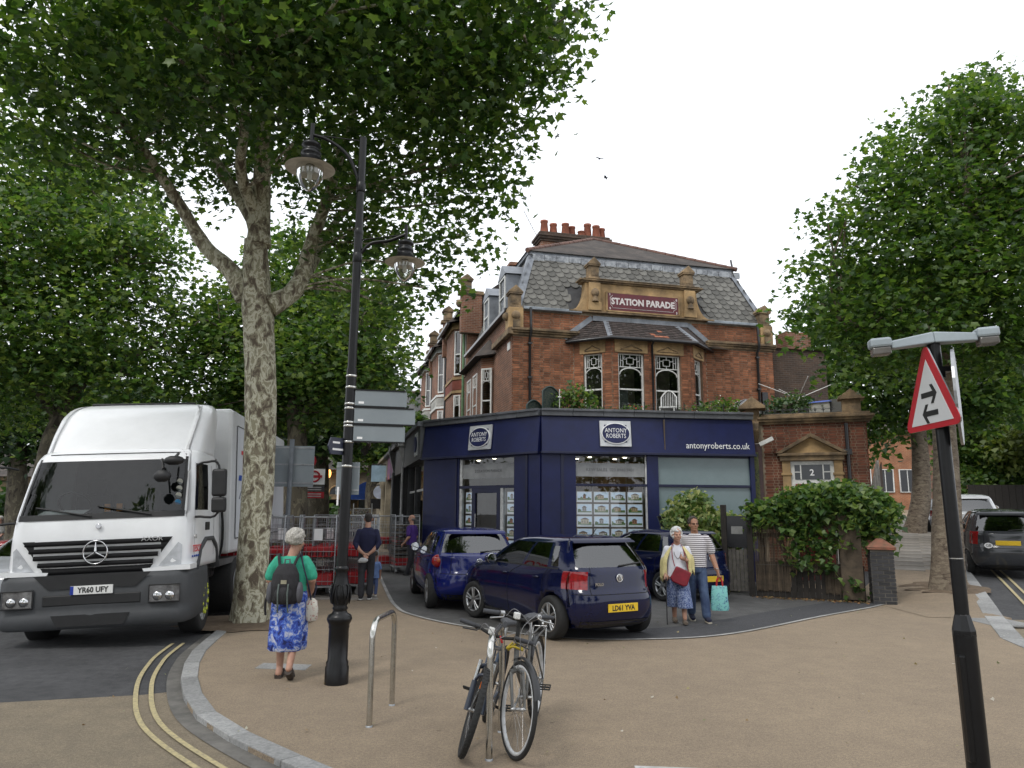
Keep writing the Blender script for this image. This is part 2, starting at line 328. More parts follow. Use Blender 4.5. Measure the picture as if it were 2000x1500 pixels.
kerbline([p for p in KERB if p[1] < 34 and p[0] < 5], .82, -.17, 'kerb', 'pale granite kerb curving round the near corner beside the lorry', lambda x, y: 0)
kerbline(RK[:-1], .9, .3, 'kerb', 'pale granite kerb along the climbing right-hand street', hz)
# drain channel and yellow lines (offsets from the left kerb into the road)
def offset(P, d):
    out = []
    for i, p in enumerate(P):
        a, c = Vector(P[max(0, i-1)]), Vector(P[min(len(P)-1, i+1)]); t = (c-a).normalized(); out.append((p[0]-t.y*-d*-1, p[1]+t.x*-d*-1))
    return out
def ribbon(name, P, d0, d1, zf, m, label, cat='road marking'):
    A, B_ = offset(P, d0), offset(P, d1); b = MB(); n = len(P)
    b.add([(x, y, zf(x, y)) for x, y in A]+[(x, y, zf(x, y)) for x, y in B_], [(i, i+1, n+i+1, n+i) for i in range(n-1)])
    return tag(b.build(name, m), label, cat, kind='structure')
LK = [p for p in KERB if p[0] < 2.5 and p[1] < 16]
flat('raised_table', [(-3.35, 8.0), (-3.71, 7.79), (-4.92, 7.45), (-30, 2), (-30, -15), (30, -15), (30, 13.0), (12.4, 17.4), (11.02, 17.05), (7.2, 11.2), (5.0, 7.0), (1, 4.8), (-.9, 5.4), (-2.5, 6.9)], -.044, RESIN2, 'buff coloured raised road table at the junction', cat='road')
ribbon('drain_channel', LK, .0, .15, lambda x, y: -.038, mat('channel_block', (.17, .16, .145), .9, col2=(.11, .105, .095), ns=8, bump=.3, dirt=.3), 'grey channel blocks along the foot of the kerb', 'road')
YK = [p for p in LK if p[1] < 11]
ribbon('yellow_line', YK, .27, .315, lambda x, y: -.034, YEL, 'inner worn double yellow line beside the lorry')
ribbon('yellow_line', YK, .41, .455, lambda x, y: -.034, YEL, 'outer worn double yellow line beside the lorry')
RK3 = [lerp_path(RK[:-2], i/14) for i in range(15)]
ribbon('yellow_line', RK3, -.60, -.54, lambda x, y: hz(x, y)-.03, YEL, 'inner double yellow line below the right-hand kerb')
ribbon('yellow_line', RK3, -.80, -.74, lambda x, y: hz(x, y)-.03, YEL, 'outer double yellow line below the right-hand kerb')
# forecourt with its edging and the darker patched band
FE = [tuple(p)[:2] for p in bez([(-4.9, 27, 0), (-3.55, 20.5, 0), (-2.61, 16.17, 0), (-2.2, 14.5, 0), (-1.79, 13.43, 0), (-.8, 12.15, 0), (.77, 11.05, 0), (2.1, 11.0, 0), (3.4, 11.55, 0), (5.5, 13.45, 0), (7.0, 14.75, 0), (7.6, 15.35, 0)], 6)]
flat('forecourt', FE+[(7.2, 16.3), (7.0, 20.4), (1, 22), (-2.6, 24)], .004, ASPH2, 'grey asphalt forecourt where the cars are parked')
FE2 = [p for p in FE if p[1] < 15.4 and p[0] > .3]
ribbon('patched_strip', FE2, .035, .95, lambda x, y: .008, ASPH3, 'dark patched asphalt band along the forecourt edge', 'pavement')
FE3 = [p for p in FE if p[1] < 27]
b = MB()
for i in range(len(FE3)-1):
    A, C = Vector(FE3[i]), Vector(FE3[i+1]); t = (C-A).normalized(); nn = Vector((-t.y, t.x))*.035
    b.add([(A.x+nn.x, A.y+nn.y, .013), (C.x+nn.x, C.y+nn.y, .013), (C.x-nn.x, C.y-nn.y, .013), (A.x-nn.x, A.y-nn.y, .013)], [(0, 1, 2, 3)])
tag(b.build('edging', mat('concrete_edging', (.4, .39, .37), .9, ns=10, dirt=.3)), 'thin pale concrete edging between buff pavement and forecourt', 'edging', kind='structure')
# paving slabs: left walk and right-hand walk
slabmesh = {}
def slab(parent, x, y, z, w, l, a, sl=0):
    k = (round(w, 2), round(l, 2))
    if k not in slabmesh: q = MB(); q.box(-w/2+.006, w/2-.006, -l/2+.006, l/2-.006, -.03, 0); slabmesh[k] = q.mesh('paving_slab', SLAB)
    inst('paving_slab', slabmesh[k], parent, (x, y, z), (sl, 0, a))
wk = tag(thing('paved_walk', 'concrete slab walk in front of the parade of shops', 'pavement'), kind='structure'); aw = math.atan(.235)
for r in range(19):
    for c in range(3):
        yy = 15.75+r*.62; xx = -2.72-.235*(yy-15.5)-.4-c*.8+(-.4 if r % 2 else 0)
        if c == 2 and r % 2: continue
        slab(wk, xx, yy, .012+random.uniform(-.002, .002), .8, .6, aw)
wk = tag(thing('paved_walk', 'grey slab walk climbing past the tree trunks', 'pavement'), kind='structure')
for r in range(24):
    t = .16+r*.022; A, C = Vector(lerp_path(LB, t)), Vector(lerp_path(rk2, t)); d = (Vector(lerp_path(LB, t+.01))-A).normalized(); a = math.atan2(-d.x, d.y)
    for c in range(2):
        p = A.lerp(C, .26+c*.36); slab(wk, p.x, p.y, hz(p.x, p.y)+.018, .88, .86, a, math.atan(.06))
gp = MB()
for (u0, u1, v0, v1, z, nm, lb, mm) in [(-2.95, -2.35, 8.85, 9.15, .005, 'access_slab', 'small pale concrete slab let into the pavement by the walking woman', GRAN), (8.0, 8.75, 12.6, 13.6, .006, 'access_cover', 'square grey cover let into the pavement below the warning sign', GRAN), (.9, 1.75, 5.2, 5.63, .01, 'tactile_slab', 'pale blister paving slab at the crossing point', mat('pale_concrete', (.5, .5, .49), .9, ns=12))]:
    q = MB(); q.prism([(u0, v0), (u1, v0-.08), (u1, v1-.08), (u0, v1)], -.02, z)
    if nm == 'tactile_slab':
        for i in range(12):
            for j in range(6): q.M = Matrix.Translation((u0+.045+i*.07, v0+.03+j*.07-.006*i, z)); q.lathe([(.018, 0), (.013, .006), (.002, .007)], 8)
        q.M = None
    tag(q.build(nm, mm), lb, 'slab', kind='structure')
# bare earth at the tree feet, litter leaves
for (x, y, r, lb) in [(-4.3, 12.35, 1.0, 'bare earth round the foot of the mottled plane tree'), (9.75, 16.7, .85, 'bare earth round the foot of the roadside plane tree')]:
    q = MB(); k = 22; q.add([(x, y, hz(x, y)+.035)]+[(x+r*(1+.18*math.sin(3*i)+random.uniform(-.08, .08))*math.cos(2*PI*i/k), y+r*(1+random.uniform(-.1, .1))*math.sin(2*PI*i/k), hz(x+r*math.cos(2*PI*i/k), y+r*math.sin(2*PI*i/k))+.011) for i in range(k)], [(0, 1+i, 1+(i+1) % k) for i in range(k)], 0, True)
    tag(q.build('bare_earth', GRID), lb, 'earth', kind='structure')
# ================================================================ corner building of the parade
PHI = R(13.77)
STONE = mat('sandstone', (.55, .365, .175), .88, col2=(.34, .23, .12), ns=3.5, bump=.35, bs=45, dirt=.45)
STONED = mat('weathered_sandstone', (.36, .25, .14), .9, col2=(.12, .09, .06), ns=4, bump=.4, bs=45, dirt=.5)
LEAD = mat('lead_sheet', (.27, .29, .32), .55, col2=(.18, .195, .22), ns=5, metal=.2, dirt=.25)
SLATE = mat('fish_scale_slate', (.19, .183, .162), .75, col2=(.115, .112, .102), ns=9, rnd=.34, bump=.2, bs=40, dirt=.25)
TILE = mat('brown_roof_tile', (.062, .046, .040), .85, col2=(.035, .028, .026), ns=8, rnd=.35, bump=.25, bs=50)
TILEO = mat('replacement_tile', (.40, .15, .085), .85, ns=8)
WFRAME = mat('white_window_paint', (.78, .78, .75), .5, col2=(.6, .6, .57), ns=9, dirt=.12)
BLK = mat('black_iron_paint', (.012, .012, .014), .35, ns=9, coat=.2)
PANE = glassmat('window_glass', (.5, .55, .55), .13)
DARKROOM = mat('dim_room', (.035, .033, .03), .9, ns=2)
CURT = mat('net_curtain', (.42, .41, .38), .9, ns=20)
BRICKF = brickmat('far_red_brick', ((.29, .12, .065), (.19, .08, .048)), (.3, .24, .18))
BRICKD = brickmat('sooty_brick', ((.10, .06, .04), (.06, .04, .03)), (.12, .1, .08))
DGREY = mat('grey_cladding', (.075, .078, .085), .45, ns=3, dirt=.15)
corner = thing('corner_building', 'red brick corner building with slate mansard roof and STATION PARADE gable sign', 'building', (0, 22.5, 0), PHI)
# mortar body: main block, with the bay as its own
b = MB(); b.box(.03, 9.29, .002, 7.9, 3.9, 8.25); b.build('wall', MORTAR, corner)
BAY = [(2.05, 0), (3.05, -.8), (5.75, -.8), (6.75, 0)]
lay(corner, (0, 0, 0), 0, 2.05, 4.4, 7.36, nind=60, seed=3); lay(corner, (6.75, 0, 0), 0, 2.57, 4.4, 7.36, nind=70, seed=4)
lay(corner, (0, 0, 0), 0, 2.9, 7.57, 8.2, nind=25, seed=5); lay(corner, (6.25, 0, 0), 0, 3.07, 7.57, 8.2, nind=25, seed=6)
b = MB(); b.box(.0, .028, .03, 7.9, 4.0, 8.25); b.build('side_wall', BRICKF, corner); b = MB(); b.box(9.292, 9.32, .03, 7.9, 0, 8.25); b.build('side_wall', BRICKF, corner)
# sash windows -------------------------------------------------------------------------------
def sash(parent, M, w, z0, z1, fancy=True, curtain=False, arch=True, room=True):
    """M maps (s along wall, outward -y, z); the window is centred on s=0"""
    root = bpy.data.objects.new('window', None); link(root, parent); root.matrix_local = M; root.empty_display_size = .1
    h = z1-z0; f = MB(); t = .055; hw = w/2; zm = z0+h*.47
    f.box(-hw, -hw+t, -.02, .06, z0, z1); f.box(hw-t, hw, -.02, .06, z0, z1); f.box(-hw+t, hw-t, -.02, .06, z1-t, z1); f.box(-hw+t, hw-t, -.03, .06, z0, z0+.07)
    f.box(-hw+t, hw-t, -.012, .045, zm-.025, zm+.025)
    if fancy:
        zt = z1-h*.2; g = .016
        def bar(x0, x1, a, c): f.box(x0, x1, -.008, .03, a, c)
        bar(-hw+t, hw-t, zt-.02, zt+.005)
        zh = z1-t; m = (zt+zh)/2; q = (w-2*t)/2
        for sx in (-1, 1):
            for xx in (.84, .62, .3): bar(min(sx*q*xx-g/2, sx*q*xx+g/2), max(sx*q*xx-g/2, sx*q*xx+g/2), zt if xx != .3 else m-(zh-zt)*.24, zh if xx != .3 else m+(zh-zt)*.24)
            a, c = sorted((sx*q*.62, sx*q*.84)); bar(a, c, m-g/2, m+g/2); a, c = sorted((sx*q*.3, sx*q*.62)); bar(a, c, m+(zh-zt)*.12, m+(zh-zt)*.12+g)
        bar(-q*.3, q*.3, m-(zh-zt)*.24-g, m-(zh-zt)*.24); bar(-q*.3, q*.3, m+(zh-zt)*.24, m+(zh-zt)*.24+g); bar(-g/2, g/2, m+(zh-zt)*.24, zh); bar(-g/2, g/2, zt, m-(zh-zt)*.24)
        if arch:      # arched head of the upper light: white spandrels
            za = zt-.02; rise = q*.62; k = 8
            for sx in (-1, 1):
                arc = [(sx*q*math.cos(PI/2*i/k), za-rise+rise*math.sin(PI/2*i/k)) for i in range(k+1)]
                inner = [(x*.90, za-rise+(z-za+rise)*.86) for x, z in arc]
                for i in range(k): f.xz([arc[i], arc[i+1], inner[i+1], inner[i]], -.008, .03)
    f.build('frame', WFRAME, root)
    p = MB(); p.add([(-hw+t, .02, z0+.07), (hw-t, .02, z0+.07), (hw-t, .02, z1-t), (-hw+t, .02, z1-t)], [(0, 1, 2, 3)]); p.build('pane', PANE, root, fix=False)
    if room:
        r = MB(); r.add([(-hw, .06, z0), (hw, .06, z0), (hw, .06, z1), (-hw, .06, z1), (-hw, .9, z0), (hw, .9, z0), (hw, .9, z1), (-hw, .9, z1)], [(4, 5, 6, 7), (0, 4, 7, 3), (1, 2, 6, 5), (3, 7, 6, 2), (0, 1, 5, 4)]); r.build('room', DARKROOM, root, fix=False)
    if curtain:
        c = MB(); n = 18; x1 = hw-t if curtain == 2 else -hw*.1
        c.add([(-hw+t+(x1+hw-t)*i/n, .1+.02*math.sin(i*2.1), zz) for zz in (z0+.05, zm if curtain != 2 else z1-.1) for i in range(n+1)], [(i, i+1, n+2+i, n+1+i) for i in range(n)], 0, True); c.build('curtain', CURT, root, fix=False)
    return root
def wallM(x, y, ang): return Matrix.Translation((x, y, 0)) @ Matrix.Rotation(ang, 4, 'Z')
# bay: core, piers of bricks between windows, stone heads
bay = link(bpy.data.objects.new('bay', None), corner)
def seg(A, B_): d = Vector(B_)-Vector(A); return d.length, math.atan2(d.y, d.x)
wins = []
for (A, B_, ws) in [(BAY[0], BAY[1], [(.64, .62)]), (BAY[1], BAY[2], [(.645, .88), (1.905, .88)]), (BAY[2], BAY[3], [(.64, .62)])]:
    ln, an = seg(A, B_); q = MB(); q.M = Matrix.Translation((A[0], A[1], 0)) @ Matrix.Rotation(an, 4, 'Z'); s = 0
    hs_ = []
    for (c, w) in ws:
        q.box(s, c-w/2, .0, .3, 4.0, 7.24); s = c+w/2; hs_.append((c-w/2, c+w/2, 4.4, 6.83)); D = Vector((math.cos(an), math.sin(an))); p = Vector(A)+D*c; wins.append((p.x+math.sin(an)*-.10, p.y+math.cos(an)*.10, an, w))
    q.box(s, ln, .0, .3, 4.0, 7.24)
    for (c, w) in ws: q.box(c-w/2, c+w/2, .0, .3, 6.8, 7.24)
    q.M = None; q.build('bay_core', mat('bay_mortar', (.27, .17, .11), .95, ns=5, bump=.3, bs=50, dirt=.3), bay)
    lay(bay, (A[0], A[1], 0), an, ln, 4.4, 7.2, holes=[(h[0], h[1], 4.0, 6.83) for h in hs_]+[(h[0]-.1, h[1]+.1, 6.8, 7.24) for h in hs_], nind=25, seed=int(10+A[0]*3))
    for (c, w) in ws:        # sandstone head with a carved ogee
        q = MB(); q.M = Matrix.Translation((A[0], A[1], 0)) @ Matrix.Rotation(an, 4, 'Z'); q.box(c-w/2-.12, c+w/2+.12, -.03, .03, 6.82, 7.24); q.M = None; hd = q.build('stone_head', STONE, bay)
        q = MB(); k = 16; hw = w*.42; pts = []
        for i in range(k+1):
            u = -1+2*i/k; pts.append((c+u*hw, -.04, 6.9+.17*(1-abs(u))**.5*(.65+.35*(1-abs(u))**3)))
        q.M = Matrix.Translation((A[0], A[1], 0)) @ Matrix.Rotation(an, 4, 'Z'); q.tube(pts, .016, 5); q.tube([(c-hw, -.04, 6.9), (c+hw, -.04, 6.9)], .014, 5); q.M = None; q.build('carved_moulding', STONED, bay)
for i, (x, y, an, w) in enumerate(wins): sash(corner, wallM(x, y, an), w, 4.62, 6.82, curtain=(0, 1, 0, 2)[i])
# bay roof: tiled, lead hips, gutter
ev = [(1.78, 0), (2.92, -1.0), (5.88, -1.0), (7.02, 0)]; tp = [(2.75, 0), (3.15, -.02), (5.65, -.02), (6.05, 0)]
q = MB(); q.add([(x, y, 7.26) for x, y in ev]+[(x, y, 8.03) for x, y in tp], [(0, 1, 5, 4), (1, 2, 6, 5), (2, 3, 7, 6), (0, 3, 2, 1)]); broof = q.build('bay_roof', TILE, corner)
q = MB(); rows = 9
for s in range(3):
    e0, e1, t0, t1 = [Vector((*p, z)) for p, z in ((ev[s], 7.27), (ev[s+1], 7.27), (tp[s], 8.04), (tp[s+1], 8.04))]
    nrm = (e1-e0).cross(t0-e0).normalized()
    for r in range(rows):
        a0, a1 = e0.lerp(t0, r/rows), e1.lerp(t1, r/rows); c0, c1 = e0.lerp(t0, min(1, (r+1.1)/rows)), e1.lerp(t1, min(1, (r+1.1)/rows)); ln = (a1-a0).length; n_ = max(1, int(ln/.17))
        for k in range(n_):
            u0, u1 = (k+.03+(.5 if r % 2 and 0 < k else 0)*0)/n_, (k+.97)/n_; up = .022
            v = [a0.lerp(a1, u0)+nrm*up, a0.lerp(a1, u1)+nrm*up, c0.lerp(c1, u1)+nrm*.004, c0.lerp(c1, u0)+nrm*.004, a0.lerp(a1, u0), a0.lerp(a1, u1)]
            q.add(v, [(0, 1, 2, 3), (4, 5, 1, 0)], 1 if s == 1 and (r, k) in ((2, 8), (1, 9), (1, 10), (1, 11), (4, 10)) else 0)
tag(q.build('roof_tiles', [TILE, TILEO], corner, fix=False), kind='stuff')
q = MB()
for s in (1, 2):
    a, c = Vector((*ev[s], 7.29)), Vector((*tp[s], 8.06)); d = Vector((.09, 0, 0)); q.add([a-d, a+d, c+d, c-d, a-d-Vector((0, 0, .03)), a+d-Vector((0, 0, .03))], [(0, 1, 2, 3), (4, 5, 1, 0)])
for s0, s1 in ((0, 0), (3, 3)):
    a, c = Vector((*ev[s0], 7.3)), Vector((*tp[s1], 8.05)); d = Vector((.12 if s0 else -.12, 0, .12)); q.add([a-Vector((0, .03, 0)), a+d-Vector((0, .03, 0)), c+d-Vector((0, .03, 0)), c-Vector((0, .03, 0)), a+d, c+d], [(0, 1, 2, 3), (1, 4, 5, 2)])
q.box(2.7, 6.1, -.07, 0, 8.0, 8.16); q.build('lead_flashing', LEAD, corner, fix=False)
q = MB(); q.tube([(ev[0][0], -.02, 7.22), (ev[1][0], ev[1][1]-.05, 7.22), (ev[2][0], ev[2][1]-.05, 7.22), (ev[3][0], -.02, 7.22)], .055, 8); q.tube([(4.40, -1.0, 7.2), (4.40, -.86, 7.1), (4.40, -.86, 4.4)], .038, 8); q.build('gutter', BLK, corner)
q = MB(); q.add([(6.85, -.6, 7.28), (7.6, -.18, 7.28), (7.6, 0, 7.33), (6.7, 0, 7.36)], [(0, 1, 2, 3)]); q.build('flashing_patch', WFRAME, corner, fix=False)
# string course, eaves gutter, downpipes
for x0, x1 in ((-.08, 2.2), (6.75, 9.4)):
    q = MB()
    for a, c, d in ((7.36, 7.44, .07), (7.44, 7.5, .13), (7.5, 7.58, .18)): q.box(x0, x1, -d, .03, a, c)
    q.build('string_course', STONED, corner, bev=.012)
for x0, x1 in ((.35, 2.3), (6.8, 8.75)):
  q = MB(); q.box(x0, x1, -.16, .1, 8.2, 8.3)
  q.build('eaves_gutter', mat('painted_gutter', (.34, .38, .42), .6, ns=6, dirt=.4), corner, bev=.02)
for x in (.56, 8.68):
    q = MB(); q.tube([(x, -.17, 8.25), (x, -.2, 7.7), (x, -.22, 7.45), (x, -.07, 7.25), (x, -.07, 4.3)], .045, 8); [q.cbox((x, -.07, zz), (.13, .1, .05)) for zz in (7.1, 6.0, 4.95)]; q.build('downpipe', BLK, corner)
q = MB(); q.box(8.79, 9.0, -.09, .02, 5.1, 5.9); q.build('vent_duct', BLK, corner)
# gable with the parade's name
q = MB(); k = 9; prof = [(1.93, 8.3)]+[(1.93+.5*math.sin(PI/2*i/k), 8.32+.85*(1-math.cos(PI/2*i/k))) for i in range(k+1)]+[(2.43, 9.28)]
q.xz(prof+[(6.47, 9.28)]+[(8.9-x-.02, z) for x, z in prof[::-1]], -.08, .25); q.build('gable', STONE, corner, bev=.015)
q = MB()
for z, d, x0, x1 in ((8.25, .17, 1.85, 7.05), (9.28, .14, 2.3, 6.58), (9.33, .2, 2.22, 6.66)): q.box(x0, x1, -d, .27, z, z+.055)
q.box(2.36, 6.52, -.22, .29, 9.385, 9.41); q.build('gable_cornice', STONED, corner, bev=.01)
for x in (2.74, 6.16):
    pil = MB(); pil.box(x-.2, x+.2, -.17, -.08, 8.32, 9.27); pil.box(x-.23, x+.23, -.2, -.08, 8.32, 8.6); o = pil.build('pilaster', STONE, corner, bev=.012)
    q = MB(); q.ball((x, -.19, 8.92), (.14, .1, .15), 14); q.tube([(x, -.19, 8.8), (x, -.18, 8.62)], [.06, .12], 10); q.build('carved_ball', STONED, o)
def finial(parent, x, y, z, w=.36, ang=0):
    q = MB(); q.M = Matrix.Translation((x, y, z)) @ Matrix.Rotation(ang, 4, 'Z'); q.box(-w*.6, w*.6, -w*.6, w*.6, 0, .07); q.box(-w/2, w/2, -w/2, w/2, .07, .45); q.box(-w*.33, w*.33, -w*.53, w*.53, .12, .4); q.box(-w*.62, w*.62, -w*.62, w*.62, .45, .5)
    q.xz([(-w*.68, .5), (w*.68, .5), (w*.68, .54), (0, .76), (-w*.68, .54)], -w*.64, w*.64); q.M = None; return q.build('finial', STONED, parent, bev=.012)
finial(corner, 2.74, .05, 9.4, .34); finial(corner, 6.16, .05, 9.4, .34)
for x in (.14, 9.12):
    q = MB(); q.box(x-.28, x+.2, -.1, .4, 7.58, 8.25); o = q.build('corner_pier', STONE, corner, bev=.015); q = MB(); q.ball((x-.05, -.1, 7.98), .15, 14); q.ball((x-.3, .15, 7.98), .14, 14); q.box(x-.15, x+.08, -.16, -.1, 7.6, 7.85); q.build('carved_ball', STONED, o); finial(corner, x-.04, .15, 8.25, .36)
sg = MB(); sg.box(3.2, 5.72, -.15, -.08, 8.38, 8.96); sgn = sg.build('name_board', mat('maroon_sign_paint', (.15, .022, .03), .55, col2=(.10, .02, .028), ns=4, dirt=.2), corner)
WSIGN = mat('white_sign_paint', (.72, .68, .66), .6, col2=(.55, .5, .48), ns=14)
X90 = (PI/2, 0, 0)
text('lettering', 'STATION PARADE', .30, WSIGN, sgn, (4.45, -.153, 8.68), X90, off=.012, sx=.93)
for s_, x, z in (('1', 3.27, 8.91), ('9', 3.27, 8.43), ('8', 5.66, 8.88), ('5', 5.66, 8.43)): text('numeral', s_, .11, WSIGN, sgn, (x, -.153, z), X90, off=.003)
q = MB(); q.tube([(3.36, -.153, 8.88), (3.28, -.153, 8.80), (3.28, -.153, 8.58), (3.36, -.153, 8.50), (3.36, -.153, 8.455), (5.54, -.153, 8.455), (5.56, -.153, 8.52), (5.64, -.153, 8.56), (5.64, -.153, 8.80), (5.56, -.153, 8.86)], .008, 4); q.build('painted_border', WSIGN, sgn)
q = MB()
for a in ((3.15, 5.77, 8.33, 8.375), (3.15, 5.77, 8.965, 9.0)): q.box(a[0], a[1], -.15, -.08, a[2], a[3])
q.box(3.14, 3.195, -.15, -.08, 8.33, 9.0); q.box(5.725, 5.78, -.15, -.08, 8.33, 9.0); q.build('sign_surround', STONE, corner)
# mansard: sheathing, slates laid one by one on the front, lead hips
E0, E1, ZT = 8.28, 10.6, 1.22
q = MB(); q.add([(.1, .12, E0), (9.22, .12, E0), (9.22, 7.9, E0), (.1, 7.9, E0), (.95, ZT, E1), (8.5, ZT, E1), (8.5, 7.9, E1), (.95, 7.9, E1)], [(0, 1, 5, 4), (1, 2, 6, 5), (3, 0, 4, 7), (2, 3, 7, 6), (4, 5, 6, 7)]); mans = q.build('mansard_roof', mat('roof_underlay', (.06, .06, .062), .85, ns=4), corner, fix=False)
sl = math.hypot(ZT-.12, E1-E0); ta = math.atan2(E1-E0, ZT-.12)
def scale_mesh(w, h):
    q = MB(); k = 6; pts = [(-w/2, h*.98), (-w/2, h*.42)]+[(-w/2*math.cos(PI*i/(2*k)*1), h*.42*(1-math.sin(PI*i/(2*k)))) for i in range(1, k+1)]+[(w/2*math.sin(PI*i/(2*k)), h*.42*(1-math.cos(PI*i/(2*k)))) for i in range(1, k+1)]+[(w/2, h*.98)]
    n_ = len(pts); v = [(x, y, .040-.032*y/h) for x, y in pts]+[(x, y, .012-.016*y/h) for x, y in pts]
    q.add(v, [tuple(range(n_))[::-1]]+[(i, (i+1) % n_, n_+(i+1) % n_, n_+i) for i in range(n_)]); return q.mesh('slate', SLATE)
SW, SE = .30, .215; sm_ = scale_mesh(SW-.008, .36); R_ = int(sl/SE); side = MB()
rotF = Matrix.Rotation(ta, 4, 'X'); nsl = 0
for r in range(R_):
    t = r*SE/sl; xl, xr = .1+.85*t+.06, 9.22-.72*t-.06; y, z = .12+(ZT-.12)*t, E0+(E1-E0)*t; x = xl+SW/2-(SW/2 if r % 2 else 0)*0+(SW/2 if r % 2 else 0)
    while x+SW/2 < xr+.05:
        if not (2.0 < x < 6.9 and z < 9.1):
            nsl += 1; inst('slate', sm_, mans, (x, y, z), (ta+random.uniform(-.012, .012), random.uniform(-.01, .01), random.uniform(-.02, .02)))
        x += SW
q = MB()                  # left slope and right slope: same slates, seen edge-on, joined
for (base, top, flip) in ((.1, .95, 1), (9.22, 8.5, -1)):
    ts = math.atan2(E1-E0, abs(top-base))
    for r in range(R_):
        t = r*SE/sl; x0 = base+(top-base)*t; z = E0+(E1-E0)*t; y = .3+1.0*t+(SW/2 if r % 2 else 0)
        while y < 7.7:
            q.M = Matrix.Translation((x0, y, z)) @ Matrix.Rotation(-flip*PI/2, 4, 'Z') @ Matrix.Rotation(ts, 4, 'X'); q.add([(-.145, .34, .006), (-.145, .1, .02), (-.07, .02, .022), (.07, .02, .022), (.145, .1, .02), (.145, .34, .006)], [(0, 1, 2, 3, 4, 5)]); y += SW
q.M = None; tag(q.build('slates', SLATE, mans, fix=False), kind='stuff')
q = MB(); q.add([(.02, .05, E0+.02), (.3, .05, E0+.02), (1.1, ZT-.04, E1+.02), (.88, ZT-.06, E1+.02), (.02, .35, E0+.02), (.88, ZT+.25, E1+.02)], [(0, 1, 2, 3), (0, 3, 5, 4)])
q.add([(9.3, .05, E0+.02), (9.08, .05, E0+.02), (8.4, ZT-.04, E1+.02), (8.56, ZT-.06, E1+.02), (9.3, .35, E0+.02), (8.56, ZT+.25, E1+.02)], [(0, 1, 2, 3), (0, 3, 5, 4)])
q.box(.85, 8.6, ZT-.12, ZT+.1, E1-.1, E1+.05); q.tube([(.85, ZT-.1, E1-.06), (8.6, ZT-.1, E1-.06)], .05, 8); q.box(.8, .95, ZT-.1, 7.9, E1-.08, E1+.05); q.build('lead_hip', LEAD, mans, fix=False)
q = MB(); x = .95
while x < 8.5: q.box(x, x+.42, ZT-.17-random.random()*.01, ZT-.1, E1-.26-random.random()*.06, E1-.08); x += .44
q.build('lead_apron', mat('streaked_lead', (.36, .38, .40), .6, col2=(.16, .17, .19), ns=7, ramp=(.4, .6)), mans)
q = MB(); A = [(.75, ZT-.2, E1+.03), (8.72, ZT-.2, E1+.03), (8.72, 7.9, E1+.03), (.75, 7.9, E1+.03), (4.6, 4.9, 12.85), (4.6, 7.9, 12.85)]
q.add(A, [(0, 1, 4), (1, 2, 5, 4), (3, 0, 4, 5)]); 
def roofmat(name, c1, c2):
    m = mat(name, c1, .85, col2=c2, ns=3, dirt=.35); nt = m.node_tree; L = nt.links.new; tc = _n(nt, 'TexCoord'); wv = _n(nt, 'TexWave'); wv.bands_direction = 'Z'; wv.wave_profile = 'SAW'; wv.inputs['Scale'].default_value = 5.2; wv.inputs['Distortion'].default_value = .15
    L(tc.outputs['Object'], wv.inputs['Vector']); bp = _n(nt, 'Bump'); bp.inputs['Strength'].default_value = .7; bp.inputs['Distance'].default_value = .02; L(wv.outputs['Fac'], bp.inputs['Height']); L(bp.outputs[0], nt.nodes['Principled BSDF'].inputs['Normal']); return m
RTILE = roofmat('old_clay_tile', (.085, .067, .056), (.042, .036, .032)); hr = q.build('hip_roof', RTILE, corner, fix=False)
q = MB(); HIPT = mat('terracotta_ridge', (.2, .11, .085), .85, ns=6, dirt=.4)
for a, c in ((0, 4), (1, 4), (4, 5)):
    a, c = Vector(A[a]), Vector(A[c]); k = int((c-a).length/.4)
    for i in range(k): q.tube([a.lerp(c, i/k), a.lerp(c, (i+.97)/k)], [.085, .075], 8)
q.build('ridge_tiles', HIPT, hr); q = MB(); q.tube([(8.62, ZT-.1, E1), (8.55, ZT-.1, E1+.42)], .035, 6); q.build('vent_pipe', mat('grey_plastic', (.12, .12, .13), .6, ns=5), corner)
# chimney stack with pots
q = MB(); q.box(2.75, 5.7, 6.2, 7.0, 10.5, 13.3); ch = q.build('chimney_stack', BRICKF, corner)
q = MB()
for z, d in ((13.1, .06), (13.2, .12), (13.3, .17), (13.4, .1)): q.box(2.75-d, 5.7+d, 6.2-d, 7.0+d, z, z+.1)
q.build('corbelled_cap', BRICKD, ch)
POT = mat('terracotta_pot', (.40, .135, .075), .8, col2=(.27, .09, .055), ns=6, dirt=.3)
for i, (x, hh) in enumerate(((2.95, .62), (3.42, .6), (3.9, .58), (4.25, .55), (4.62, .3), (4.98, .75), (5.3, .62), (5.62, .6))):
    q = MB(); q.M = Matrix.Translation((x, 6.45+.2*(i % 2), 13.48)); q.lathe([(.17, 0), (.19, .05), (.145, hh*.85), (.17, hh*.88), (.17, hh), (.12, hh), (.12, hh-.1)], 14); q.M = None; q.build('chimney_pot', POT, ch)
q = MB(); q.tube([(2.8, 6.6, 13.2), (2.1, 6.6, 14.5)], .012, 4); [q.tube([(2.1+.09*k, 6.3, 14.45-.17*k), (2.1+.09*k, 6.9, 14.45-.17*k)], .006, 4) for k in range(5)]; q.build('aerial', BLK, corner)
